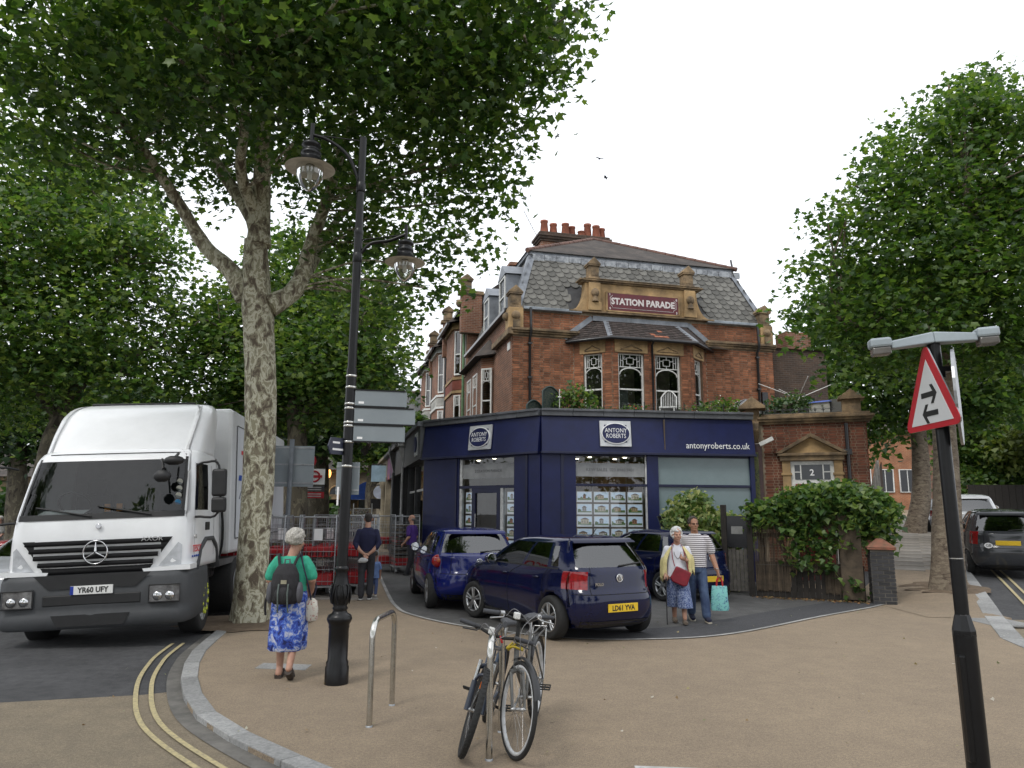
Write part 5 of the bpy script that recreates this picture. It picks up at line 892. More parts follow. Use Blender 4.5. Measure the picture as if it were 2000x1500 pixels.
t = pxthing('clothes_airer', 'spread arms of a rotary clothes line above the small house', 'clothes line', 1560, 795, 23, 4.5); MB().tube([(0, 0, 0), (0, 0, 1.1)], .02, 6).build('post', WFRAME, t); [MB().tube([(0, 0, .95), (1.2*math.cos(a), 1.2*math.sin(a), 1.45)], .012, 5).build('arm', WFRAME, t) for a in (.1, 1.7, 3.0, 4.6)]
# ---------------------------------------------------------------- screened front garden: fence, reeds, ivy, pier
FA, FB = Vector((5.36, 16.65)), Vector((7.45, 15.62)); MF, LF = wallf(FA, FB); fang = MF.to_euler().z
fn = thing('garden_fence', 'dark timber garden fence with reed screens behind the parked car', 'fence', (FA.x, FA.y, 0), fang); WOOD = mat('old_dark_timber', (.028, .023, .019), .9, col2=(.014, .012, .01), ns=8, bump=.4)
q = MB(); q.box(-.06, .06, -.05, .06, 0, 2.05); q.build('post', WOOD, fn, .008); q = MB(); q.box(-.62, -.5, -.05, .06, 0, 2.0); q.build('post', WOOD, fn, .008); q = MB(); q.box(LF-.3, LF-.2, -.02, .08, 0, 1.9); q.build('post', WOOD, fn, .008)
for i in range(6): q = MB(); q.box(-.49+i*.083, -.415+i*.083, .02, .045, .1, 1.02+.03*math.sin(i*2)); q.build('gate_board', mat('weathered_board', (.12, .11, .095), .9, col2=(.06, .055, .05), ns=10), fn)
q = MB(); q.box(-.5, -.05, .0, .05, 1.05, 1.75); q.build('gate_screen', BLK, fn); q = MB(); q.box(-.4, -.15, -.012, -.001, 1.35, 1.52); q.build('notice', mat('grey_notice', (.25, .25, .24), .7), fn)
x = .08; k = 0
while x < LF-.1: q = MB(); q.box(x, x+.115, .03, .05, .0, .75+.02*math.sin(k*1.7)); q.build('board', WOOD, fn); x += .122; k += 1
for z in (.15, .68, 1.3): q = MB(); q.box(.07, LF-.1, .055, .09, z, z+.08); q.build('rail', WOOD, fn)
REED = mat('split_reed', (.11, .082, .055), .9, col2=(.055, .042, .03), ns=6, rnd=.4)
q = MB(); rg = random.Random(4)
for i in range(300):
    s = .1+i*(LF-.2)/300; z0 = .12+.05*rg.random()+(.45 if .8 < s < 1.5 else 0); q.tube([(s, .01, z0), (s+rg.uniform(-.012, .012), .0+.02*math.sin(i*.3), 1.0), (s+rg.uniform(-.02, .02), .012, 1.82+rg.uniform(-.06, .06))], .0042, 4)
tag(q.build('reed_screen', REED, fn, fix=False), kind='stuff'); q = MB(); [q.tube([(.1, -.01, z), (LF-.15, -.012, z+.01)], .003, 4) for z in (.7, 1.1, 1.5)]; q.build('tie_wire', mat('dull_wire', (.16, .16, .15)), fn)
sc = MB(); p = Matrix.Translation((0, 0, 0)); sc.box(LF-.5, LF-.08, -.06, -.02, .05, 1.78); sc.build('reed_roll', REED, fn)
ivl = leafmat('ivy_leaves', [(.028, .065, .018), (.05, .105, .028), (.085, .15, .036), (.14, .20, .05)], .36)
def F(s, y, z): return tuple(MF @ Vector((s, y, z)))
def ivy(name, label, pts, n, size, m, cat='climber', clump=.14): return shrub(name, label, pts, n, size, m, clump, None, cat=cat, per=18)
ivy('ivy', 'dense ivy mound spilling over the garden fence', [(F(.9, .2, 2.0), (.8, .3, .25)), (F(1.6, .2, 2.15), (.7, .4, .3)), (F(2.25, .3, 2.05), (.6, .45, .35)), (F(2.5, .25, 1.75), (.3, .3, .4)), (F(.35, .1, 1.95), (.35, .2, .15)), (F(1.35, -.04, 1.7), (.45, .12, .3)), (F(1.35, -.06, 1.25), (.3, .1, .3)), (F(1.05, -.05, 1.0), (.18, .08, .28)), (F(1.75, -.05, 1.2), (.28, .09, .18)), (F(2.2, 0, 1.7), (.3, .15, .2)), (F(.2, 0, 1.7), (.15, .1, .2)), (F(2.1, -.08, .35), (.12, .06, .25)), (F(2.55, .5, 2.0), (.35, .5, .4)), (F(1.9, .5, 2.2), (.6, .5, .3)), (F(1.2, .4, 2.15), (.6, .4, .25)), (F(2.6, .2, 1.4), (.2, .25, .35)), (F(.7, -.03, 1.75), (.4, .1, .2)), (F(1.6, -.05, .8), (.2, .06, .2)), (F(1.0, -.05, 1.4), (.3, .08, .3))], 9000, .125, ivl)
tag(ivy('variegated_bush', 'rounded yellow-green variegated bush in front of the frosted window', [((4.45, 18.1, 1.75), (.6, .5, .55)), ((4.6, 18.0, 1.2), (.75, .5, .6)), ((5.1, 18.0, 1.3), (.55, .45, .6)), ((5.5, 18.0, 1.5), (.4, .3, .3)), ((4.4, 18.1, 2.1), (.35, .3, .3)), ((4.9, 18, .5), (.7, .5, .5))], 6500, .115, leafmat('variegated_leaves', [(.06, .11, .03), (.11, .18, .045), (.2, .26, .08), (.38, .40, .17)], .3), clump=.16), cat='bush')
pot = thing('planter', 'black planter bracket beside the variegated bush', 'planter', (3.95, 18.9, 1.45)); q = MB(); q.lathe([(.14, 0), (.2, .22), (.22, .24), (.22, .28)], 14); q.build('bowl', BLK, pot); MB().tube([(0, 0, 0), (0, 0, -1.45)], .03, 6).build('stem', BLK, pot)
pier = thing('brick_pier', 'black brick gate pier with mossy terracotta cap', 'pier', (7.68, 15.5, 0), fang+R(8)); q = MB(); q.box(-.212, .212, -.212, .212, -.02, 1.1); q.build('core', mat('pale_mortar', (.25, .23, .2), .95, ns=6, dirt=.4), pier)
BB = mat('black_brick', (.034, .034, .037), .7, col2=(.016, .016, .018), ns=5, rnd=.4, bump=.3)
for an, o in ((0, (-.215, -.215, 0)), (PI/2, (.215, -.215, 0)), (-PI/2, (-.215, .215, 0)), (PI, (.215, .215, 0))): lay(pier, o, an, .43, .0, 1.08, nind=40, m=BB, bond='s', seed=31)
q = MB(); q.box(-.27, .27, -.27, .27, 1.09, 1.14); q.add([(-.28, -.28, 1.14), (.28, -.28, 1.14), (.28, .28, 1.14), (-.28, .28, 1.14), (-.05, -.05, 1.32), (.05, -.05, 1.32), (.05, .05, 1.32), (-.05, .05, 1.32)], [(0, 1, 5, 4), (1, 2, 6, 5), (2, 3, 7, 6), (3, 0, 4, 7), (4, 5, 6, 7)]); q.build('cap', mat('mossy_terracotta', (.3, .115, .075), .9, col2=(.12, .08, .05), ns=5, bump=.4), pier, .015)
gt = thing('side_gate', 'tall black side gate behind the brick pier', 'gate', (7.85, 15.85, 0), R(62)); [MB().box(i*.2, i*.2+.19, 0, .04, .05, 1.95).build('board', BLK, gt) for i in range(6)]
wf = thing('wooden_fence', 'pale weathered close-board fence up the right-hand pavement', 'fence', (10.3, 21.0, .4), R(61)); WB = mat('grey_oak_board', (.22, .19, .155), .9, col2=(.13, .11, .09), ns=7, rnd=.15)
for i in range(24): MB().box(i*.2, i*.2+.185, 0, .025, 0, 2.1+i*.05).build('board', WB, wf)
for i in range(4): MB().box(i*1.6-.06, i*1.6+.06, -.06, 0, 0, 2.2+i*.35).build('post', mat('concrete_post', (.3, .29, .27), .9, ns=6), wf)
bf = thing('wooden_fence', 'brown panel fence behind the second plane trunk', 'fence', (12.8, 25.6, .7), R(61)); BWD = mat('brown_fence_board', (.07, .045, .032), .9, rnd=.15)
for i in range(16): MB().box(i*.3, i*.3+.29, 0, .03, 0, 2.3+i*.06).build('board', BWD, bf)
# ================================================================ street furniture
STEEL = mat('stainless_steel', (.62, .61, .58), .22, metal=1, col2=(.5, .49, .46), ns=30); GBLK = mat('gloss_black_paint', (.006, .006, .007), .32, ns=6, bump=.06, bs=30, spec=.35); GALV = mat('galvanised', (.36, .37, .38), .42, metal=.8, col2=(.26, .27, .28), ns=12); GREYP = mat('grey_sign_back', (.215, .245, .262), .55, col2=(.19, .218, .235), ns=3)
lp = thing('lamp_post', 'black ornate street lamp with two hanging lanterns and direction signs', 'lamp post', (-1.84, 8.14, 0)); lp.rotation_euler = (0, R(.2), 0)
q = MB(); prof = [(.125, 0), (.125, .17), (.115, .19), (.118, .22), (.105, .24), (.105, .56), (.112, .58), (.108, .6), (.125, .63), (.135, .66), (.122, .70), (.085, .72), (.07, .75), (.085, .77), (.07, .79), (.095, .84), (.105, .92), (.085, 1.02), (.062, 1.14), (.07, 1.17), (.078, 1.19), (.06, 1.21)]
q.lathe(prof, 28); q.build('base', GBLK, lp); q = MB()
for k in range(8):        # cast leaf scrolls on the vase
    a = 2*PI*k/8
    for s_ in (-1, 1): q.tube(bez([(.098*math.cos(a), .098*math.sin(a), .82), (.112*math.cos(a+s_*.22), .112*math.sin(a+s_*.22), .92), (.095*math.cos(a+s_*.3), .095*math.sin(a+s_*.3), 1.0), (.088*math.cos(a+s_*.1), .088*math.sin(a+s_*.1), 1.02)], 4), .007, 5)
q.build('leaf_casting', GBLK, lp); q = MB(); q.tube([(0, 0, 1.2), (0, 0, 3.4)], .058, 20); q.tube([(0, 0, 3.4), (0, 0, 5.05)], .050, 20); q.tube([(0, 0, 5.05), (0, 0, 6.24)], .044, 20); q.lathe([(.052, 5.0), (.055, 5.02), (.055, 5.06), (.046, 5.08)], 20); q.build('shaft', GBLK, lp)
q = MB()
for z in (3.30, 3.17, 2.98, 2.93, 2.77, 2.73, 2.55, 2.28): q.lathe([(.060, z), (.062, z+.003), (.062, z+.02), (.060, z+.023)], 20)
tag(q.build('band_clamp', STEEL, lp), kind='stuff')
GL = glassmat('lantern_glass', (.86, .88, .86), .14); DISH = mat('dirty_white_dish', (.66, .63, .56), .7, col2=(.48, .45, .39), ns=9)
for sx, zj, zt, dx, dsc in ((-1, 5.6, 6.30, .62, 1.0), (1, 4.72, 5.04, .56, .80)):
    q = MB(); arm = bez([(0, 0, zj), (sx*dx*.25, 0, zj+(zt-zj)*.55), (sx*dx*.65, 0, zt-.1), (sx*dx, 0, zt-.02)], 6); q.tube(arm, .022, 8); q.tube([(0, 0, zt-.10), (sx*dx, 0, zt-.02)], .008, 6); q.lathe([(.05, zj-.06), (.056, zj-.05), (.056, zj+.05), (.05, zj+.06)], 16); q.build('bracket_arm', GBLK, lp)
    l = link(bpy.data.objects.new('lantern', None), lp); l.location = (sx*dx, 0, zt); l.scale = (dsc, dsc, dsc)
    q = MB(); q.tube([(0, 0, .12), (0, 0, -.2)], .026, 10); q.lathe([(.05, -.12), (.11, -.14), (.115, -.18), (.09, -.2), (.09, -.24), (.12, -.25), (.12, -.29), (.1, -.31), (.11, -.33), (.16, -.40), (.29, -.455), (.295, -.462)], 28, caps=False); q.build('canopy', GBLK, l, fix=False)
    q = MB(); q.lathe([(.295, -.463), (.17, -.435), (.05, -.42)], 28, caps=False); q.build('reflector', DISH, l, fix=False); q = MB(); q.lathe([(.16, -.44), (.165, -.5), (.15, -.58), (.1, -.68), (.04, -.745), (.005, -.75)], 24, caps=False); q.build('glass_bowl', GL, l, fix=False); q = MB(); q.lathe([(.05, -.43), (.05, -.48), (.03, -.53), (.03, -.6), (.01, -.62)], 12); q.build('bulb', mat('frosted_bulb', (.6, .6, .56), .4), l)
for z, ln, dr in ((3.06, .58, 0), (2.86, .68, 0), (2.66, .57, 0)):
    q = MB(); q.M = Matrix.Translation((.06, -.03, z)) @ Matrix.Rotation(R(12), 4, 'Z'); q.box(0, ln, -.006, .006, -.085, .085); q.M = None; b_ = q.build('direction_sign', GREYP, lp); q = MB(); q.M = Matrix.Translation((.06, -.03, z)) @ Matrix.Rotation(R(12), 4, 'Z'); q.box(0, ln-.02, -.012, .012, .085, .1); q.box(0, ln-.02, -.012, .012, -.1, -.085); q.M = None; q.build('rail', GBLK, b_); q = MB(); q.M = Matrix.Translation((.06, -.03, z)) @ Matrix.Rotation(R(12), 4, 'Z'); q.box(.04, .1, -.008, -.006, -.065, -.04); q.M = None; q.build('sticker', WL, b_)
# finger sign towards the gardens, and a small back-turned plate
fs = link(bpy.data.objects.new('finger_sign', None), lp); fs.matrix_local = Matrix.Translation((-.055, -.03, 2.44)) @ Matrix.Rotation(R(-62), 4, 'Z'); q = MB(); q.box(.13, .32, -.01, .01, -.085, .1); q.xz([(.13, -.085), (.13, .1), (.09, .0)], -.01, .01); fs.scale = (1, 1, 1); q.build('plate', mat('navy_enamel', (.02, .025, .05), .4), fs)
fs.matrix_local = Matrix.Translation((-.055, -.03, 2.5)) @ Matrix.Rotation(R(55), 4, 'Z') @ Matrix.Translation((-.3, 0, 0)); [MB().box(.15, x_, -.0125, -.0105, z_-.011, z_+.011).build('lettering_line', WL, fs) for x_, z_ in ((.25, .045), (.305, -.03))]
q = MB(); q.box(-.13, .13, .065, .075, 1.98, 2.34); q.build('sign_back', GREYP, lp, .004); q = MB(); [q.box(-.13, .13, .058, .065, z, z+.02) for z in (2.02, 2.28)]; q.build('sign_rail', GALV, lp)
q = MB(); q.box(-.075, -.06, -.09, -.06, 1.86, 2.06); q.build('sticker_plate', WL, lp)
# bicycle hoops
def hoop(x0, y0, x1, y1, label, h=.86):
    t = thing('bicycle_stand', label, 'bicycle stand', (x0, y0, 0), 0, 'steel bicycle hoops'); d = Vector((x1-x0, y1-y0, 0)); r = .14; u = d.normalized(); pts = [Vector((0, 0, -.05)), Vector((0, 0, h-r))]
    pts += [u*(r-r*math.cos(a))+Vector((0, 0, h-r+r*math.sin(a))) for a in [PI/2*i/7 for i in range(1, 8)]]; pts += [d-u*(r-r*math.sin(a))+Vector((0, 0, h-r+r*math.cos(a))) for a in [PI/2*i/7 for i in range(0, 8)]]; pts += [d+Vector((0, 0, -.05))]
    q = MB(); q.tube(pts, .0255, 16); q.build('tube', STEEL, t); q = MB()
    for p in (Vector((0, 0, 0)), d): q2 = MB(); q2.M = Matrix.Translation(p); q2.lathe([(.03, -.01), (.03, .012), (.026, .014)], 14); q2.M = None; q2.build('foot_ring', GALV, t)
hoop(-1.19, 6.57, -1.11, 7.27, 'empty stainless steel bicycle hoop beside the lamp post'); hoop(-.15, 5.75, -.07, 6.45, 'stainless steel bicycle hoop with two bicycles leaning on it')
# warning sign post
wp = thing('sign_post', 'black post with triangular two-way traffic warning sign and light', 'road sign', (2.62, 4.36, 0)); wp.rotation_euler = (0, R(-.6), 0)
q = MB(); q.tube([(0, 0, 0), (0, 0, 1.13)], .060, 24); q.lathe([(.062, 1.12), (.062, 1.15), (.041, 1.235), (.038, 1.24)], 8, sm=False); q.build('base_tube', GBLK, wp); q = MB(); q.box(-.066, -.03, -.05, -.0, .45, 1.02); q.build('access_door', GBLK, wp, .01)
q = MB(); q.tube([(0, 0, 1.2), (0, 0, 2.86)], .0375, 20); q.build('shaft', GBLK, wp); q = MB(); q.lathe([(.0387, 1.55), (.0387, 1.556)], 20); q.build('joint_ring', STEEL, wp)
SR = mat('red_reflective', (.42, .012, .022), .45, ns=4, na=.1); SWm = mat('white_reflective', (.56, .57, .58), .5, ns=4, na=.06); SB = mat('black_reflective', (.012, .012, .012), .5)
ts = link(bpy.data.objects.new('triangle_sign', None), wp); ts.matrix_local = Matrix.Translation((-.07, -.02, 2.49)) @ Matrix.Rotation(R(-91), 4, 'Z')
def rtri(s, r):
    out = []
    for k, (cx, cz) in enumerate(((0, .577*s), (-.5*s, -.289*s), (.5*s, -.289*s))):
        d = math.hypot(cx, cz); ix, iz = cx*(d-2*r)/d, cz*(d-2*r)/d; a0 = math.atan2(cz, cx)
        out += [(ix+r*math.cos(a0+t_), iz+r*math.sin(a0+t_)) for t_ in (-1.05, -.5, 0, .5, 1.05)]
    return out
q = MB(); q.xz(rtri(.62, .035), 0, .004); q.build('plate', SR, ts); q = MB(); q.xz(rtri(.62, .035), .0045, .012); q.build('plate_back', GALV, ts); q = MB(); q.xz([(0, .245), (-.225, -.145), (.225, -.145)], -.002, 0); q.build('white_field', SWm, ts)
def arrow(z, s): return [(s*x, z+y) for x, y in ((-.1, -.022), (.055, -.022), (.02, -.08), (.055, -.08), (.105, 0), (.055, .08), (.02, .08), (.055, .022), (-.1, .022))][::s]
for z, s in ((.03, 1), (-.085, -1)): q = MB(); q.M = Matrix.Translation((0, 0, z)) @ Matrix.Diagonal((.82, 1, .72, 1)); q.xz(arrow(0, s), -.004, -.002); q.M = None; q.build('arrow', SB, ts)
q = MB(); q.box(-.05, .09, -.04, .06, 2.66, 2.69); q.tube([(0, 0, 2.62), (0, 0, 2.66)], .05, 16); q.build('sign_clamp', GBLK, wp); sb = MB(); sb.M = Matrix.Translation((.085, -.05, 2.5)) @ Matrix.Rotation(R(56.5), 4, 'Z'); sb.xz([(.29*math.cos(2*PI*i/24), .29*math.sin(2*PI*i/24)) for i in range(24)], -.005, .01); sb.M = None; sb.build('round_sign_back', GALV, wp)
lh = link(bpy.data.objects.new('sign_light', None), wp); lh.location = (-.01, -.01, 2.87); lh.rotation_euler = (0, R(-3), R(-14)); LG = mat('grey_lamp_housing', (.32, .37, .40), .5, ns=5, na=.15)
for s in (-1, 1):
    q = MB(); q.add([(0, -.05, -.035), (s*.24, -.035, -.045), (s*.24, .035, -.045), (0, .05, -.035), (0, -.042, .035), (s*.24, -.03, .005), (s*.24, .03, .005), (0, .042, .035)], [(0, 1, 2, 3), (4, 5, 6, 7), (0, 1, 5, 4), (1, 2, 6, 5), (2, 3, 7, 6), (3, 0, 4, 7)]); q.build('arm', LG, lh, .008); q = MB(); a, c = sorted((s*.235, s*.36)); q.box(a, c, -.05, .05, -.03, .03); q.build('head', LG, lh, .015); q = MB(); q.box(a+.01, c-.01, -.044, .044, -.075, -.03); q.build('lens', mat('smoky_lens', (.16, .15, .14), .15, ns=8), lh, .008)
# bicycles ------------------------------------------------------------------------------------------
TYRE = mat('tyre_rubber', (.018, .018, .018), .8, ns=20, bump=.2); SILV2 = mat('silver_alloy', (.5, .5, .5), .3, metal=.9, ns=20); CHR = mat('spoke_steel', (.55, .55, .55), .25, metal=1)
def wheel(parent, loc, r, tw, rim, knob=False, name='wheel'):
    w = link(bpy.data.objects.new(name, None), parent); w.location = loc
    q = MB(); n = 40; q.tube([(0, r*math.cos(2*PI*i/n)*(1-tw/r), r*math.sin(2*PI*i/n)*(1-tw/r)) for i in range(n)], tw, 10, closed=True)
    if knob:
        for i in range(56):
            a = 2*PI*i/56
            for off in (-.5, 0, .5): q.M = Matrix.Rotation(a+(.05 if off else 0), 4, 'X') @ Matrix.Translation((off*tw, 0, r-.004-(.006 if off else 0))); q.box(-.007, .007, -.008, .008, -.006, .006)
        q.M = None
    q.build('tyre', TYRE, w); q = MB(); rr = r-2*tw+.004; q.loft([[(x, (rr-dr)*math.cos(2*PI*i/n), (rr-dr)*math.sin(2*PI*i/n)) for x, dr in ((-.012, 0), (.012, 0), (.012, .02), (0, .026), (-.012, .02))] for i in list(range(n))+[0]], 0, False); q.build('rim', rim, w)
    q = MB(); q.M = Matrix.Rotation(PI/2, 4, 'Y'); q.lathe([(.008, -.06), (.012, -.05), (.022, -.035), (.014, -.03), (.014, .03), (.022, .035), (.012, .05), (.008, .06)], 12); q.M = None; q.build('hub', SILV2, w)
    q = MB()
    for i in range(28): a = 2*PI*i/28; s = 1 if i % 2 else -1; b2 = a+(.9 if i % 4 < 2 else -.9)*.6; q.tube([(s*.032, .02*math.cos(b2), .02*math.sin(b2)), (0, (rr-.02)*math.cos(a), (rr-.02)*math.sin(a))], .0012, 3)
    q.build('spokes', CHR, w, fix=False); return w
def bicycle(label, loc, yaw, lean, steer, fm, forkm, rim, r, tw, mtb, bars):
    t = thing('bicycle', label, 'bicycle', loc, 0, 'bicycles at the hoop'); t.rotation_mode = 'ZYX'; t.rotation_euler = (0, lean, yaw)
    rh, fh, bb, st, hb, ht = (0, -.55, r), Vector((0, .53, r)), (0, -.1, .285), (0, -.24, .78), Vector((0, .365, .62)), Vector((0, .325, .80))
    q = MB(); k = .019 if mtb else .016; q.tube([hb, bb], k*1.1, 10); q.tube([ht-Vector((0, 0, .03)), (0, -.21, .70 if not mtb else .68)], k, 10); q.tube([bb, st], k*.9, 10); q.tube([hb-Vector((0, 0, .02)), ht], .021, 10)
    for s in (-1, 1): q.tube([bb, (s*.05, -.2, .29), (s*.065, -.55, r)], .009, 6); q.tube([(0, -.215, .70), (s*.045, -.26, .66), (s*.065, -.55, r)], .008, 6)
    q.build('frame', fm, t); q = MB(); q.tube([st, (0, -.26, .88)], .013, 8); q.build('seat_post', SILV2, t)
    q = MB(); q.loft([[(w*math.cos(a), y, .90+.028*math.sin(a)+.01*(y+.25)**2) for a in [2*PI*i/12 for i in range(12)]] for y, w in ((-.40, .03), (-.37, .075), (-.3, .08), (-.22, .05), (-.12, .026), (-.09, .018))], 0); q.build('saddle', mat('grey_saddle', (.06, .062, .07), .6), t)
    wheel(t, rh, r, tw, rim, mtb, 'rear_wheel')
    ck = link(bpy.data.objects.new('crank', None), t); ck.location = bb; ck.rotation_euler = (R(25 if mtb else -20), 0, 0)
    q = MB(); q.M = Matrix.Rotation(PI/2, 4, 'Y'); q.lathe([(.085, .045), (.09, .047), (.085, .05), (.05, .049)], 28); q.tube([(0, 0, -.07), (0, 0, .07)], .014, 8); q.M = None; q.tube([(.06, 0, 0), (.075, .165, 0)], .011, 6); q.tube([(-.06, 0, 0), (-.075, -.165, 0)], .011, 6); q.build('crank_arms', SILV2, ck)
    for s in (1, -1): q = MB(); y = s*.165; x = s*.13; [q.tube([(x-.045, y+d, 0), (x+.05, y+d, 0)], .006, 5) for d in (-.035, .035)]; [q.tube([(x+e, y-.035, 0), (x+e, y+.035, 0)], .006, 5) for e in (-.045, .0, .05)]; q.tube([(s*.07, y, 0), (x+s*.05, y, 0)], .008, 6); q.build('pedal', TYRE, ck)
    q = MB(); q.tube([(.048, -.1, .37), (.048, -.55, r+.035)], .004, 4); q.tube([(.048, -.1, .2), (.048, -.55, r-.04)], .004, 4); q.build('chain', mat('oily_chain', (.05, .045, .04), .5, metal=.6), t)
    # steering assembly turns about the head tube axis
    ax = (ht-hb).normalized(); piv = hb; S = Matrix.Translation(piv) @ Matrix.Rotation(steer, 4, ax) @ Matrix.Translation(-piv)
    sr = link(bpy.data.objects.new('steering', None), t); sr.matrix_local = S
    q = MB(); cr = Vector((0, .395, .60 if not mtb else .64)); q.tube([hb, cr], .02, 8)
    for s in (-1, 1):
        q.tube([cr, cr+Vector((s*.055, .01, -.02))], .02, 8)
        if mtb: q.tube([cr+Vector((s*.058, .01, .03)), cr+Vector((s*.058, .06, -.14))], .016, 10, 1); q.tube([cr+Vector((s*.058, .055, -.12)), (s*.058, .53, r-.01)], .023, 10)
        else: q.tube([cr+Vector((s*.05, .01, -.02)), (s*.05, .50, .42), (s*.05, .53, r)], [.015, .013, .01], 8)
    if mtb: q.tube([cr+Vector((-.058, .05, -.12)), cr+Vector((-.04, .1, -.06)), cr+Vector((0, .11, -.045)), cr+Vector((.04, .1, -.06)), cr+Vector((.058, .05, -.12))], .014, 8)
    q.build('fork', [forkm, CHR], sr); wheel(sr, tuple(fh), r, tw, rim, mtb, 'front_wheel')
    bh = ht+ax*bars[0]; fw = Vector((0, bars[1], 0)); q = MB(); q.tube([ht, bh], .015, 10); q.tube([bh, bh+fw], .016, 10); hc = bh+fw; pts = [hc+Vector((s*x, y, z)) for s, x, y, z in ((-1, .29, -.06, bars[2]), (-1, .16, -.03, bars[2]), (-1, .06, 0, 0), (1, .06, 0, 0), (1, .16, -.03, bars[2]), (1, .29, -.06, bars[2]))]; q.tube(pts, .0125, 10); hbar = q.build('handlebar', TYRE, sr)
    for s in (-1, 1):
        a, c = hc+Vector((s*.175, -.035, bars[2])), hc+Vector((s*.30, -.063, bars[2])); q = MB(); q.tube([a, c], .0175, 12); q.build('grip', mat('grey_grip', (.045, .047, .055), .7), hbar)
        q = MB(); o_ = hc+Vector((s*.14, -.02, bars[2])); q.tube([o_, o_+Vector((s*.02, .05, -.02)), o_+Vector((s*.13, .05, -.035))], .006, 6); q.tube([o_-Vector((.0, 0, .0)), o_+Vector((s*.035, 0, 0))], .022, 10); q.build('brake_lever', SILV2 if not mtb else BLK, hbar)
        q = MB(); q.tube(bez([o_+Vector((0, .05, -.01)), o_+Vector((-s*.03, .16, .06)), hc+Vector((-s*.04, .14, -.06)), cr+Vector((s*.02, .05, .02))], 6), .003, 5); q.build('cable', mat('cable_grey', (.22, .22, .23), .5), hbar)
    q = MB(); q.cbox(hc+Vector((.05, .03, .03)), (.045, .05, .05)); q.build('front_lamp', WPL, hbar, .008)
    return t, sr, cr
bic, sr, cr = bicycle('grey city bicycle with white rims and rear carrier leaning on the hoop', (.11, 6.31, 0), R(168), R(1), R(33), mat('grey_frame_paint', (.13, .13, .125), .4, metal=.4, ns=8, coat=.3), mat('grey_frame_paint', (.13, .13, .125)), mat('white_rim', (.6, .61, .62), .4, ns=6), .345, .018, False, (.17, .05, .03))
q = MB(); q.loft([[(x, .53+.375*math.cos(a), .345+.375*math.sin(a)-abs(x)*.5) for x in (-.026, -.013, 0, .013, .026)] for a in [R(25+i*11) for i in range(10)]], 0, False, closed=False); q.build('front_mudguard', mat('black_mudguard', (.02, .02, .022), .35), sr, fix=False)
q = MB(); q.loft([[(x, -.55+.375*math.cos(a), .345+.375*math.sin(a)-abs(x)*.5) for x in (-.026, -.013, 0, .013, .026)] for a in [R(40+i*13) for i in range(11)]], 0, False, closed=False); q.build('rear_mudguard', mat('black_mudguard', (.02, .02, .022)), bic, fix=False)
q = MB(); [q.tube([(s*.06, -.3, .75), (s*.06, -.78, .76)], .006, 6) for s in (-1, 0, 1)]; [q.tube([(s*.06, -.72, .76), (s*.07, -.55, .345)], .006, 6) for s in (-1, 1)]; q.tube([(-.06, -.78, .76), (.06, -.78, .76)], .006, 6); q.build('rear_carrier', SILV2, bic)
q = MB(); q.tube(bez([(.02, .40, .80), (.06, .43, .76), (.0, .46, .78), (-.06, .42, .75), (-.01, .38, .79), (.06, .4, .74)], 5), .009, 6); q.build('yellow_lock_cable', mat('yellow_cable', (.45, .33, .01), .4), bic)
bic2, sr2, cr2 = bicycle('black and blue mountain bicycle with knobbly tyres and suspension fork', (-.29, 6.30, 0), R(171), R(15), R(12), mat('black_blue_frame', (.008, .011, .018), .35, col2=(.02, .045, .09), ns=2, ramp=(.5, .6), coat=.4), mat('dark_blue_fork', (.010, .018, .038), .35, coat=.3), mat('black_rim', (.02, .02, .022), .4), .33, .026, True, (.07, .07, .02))
q = MB(); q.cbox((0, .535, .52), (.035, .01, .05)); q.build('orange_reflector', mat('orange_reflector', (.6, .13, .01), .2), sr2); q = MB(); q.box(-.05, .05, .02, .14, .42, .62); q.build('frame_bag', BLK, bic2, .02); q = MB(); q.tube([(.03, .33, .84), (-.05, .38, .87), (-.07, .36, .83)], .01, 6); q.build('red_tail_lamp', mat('red_plastic', (.5, .02, .02), .3), bic2)
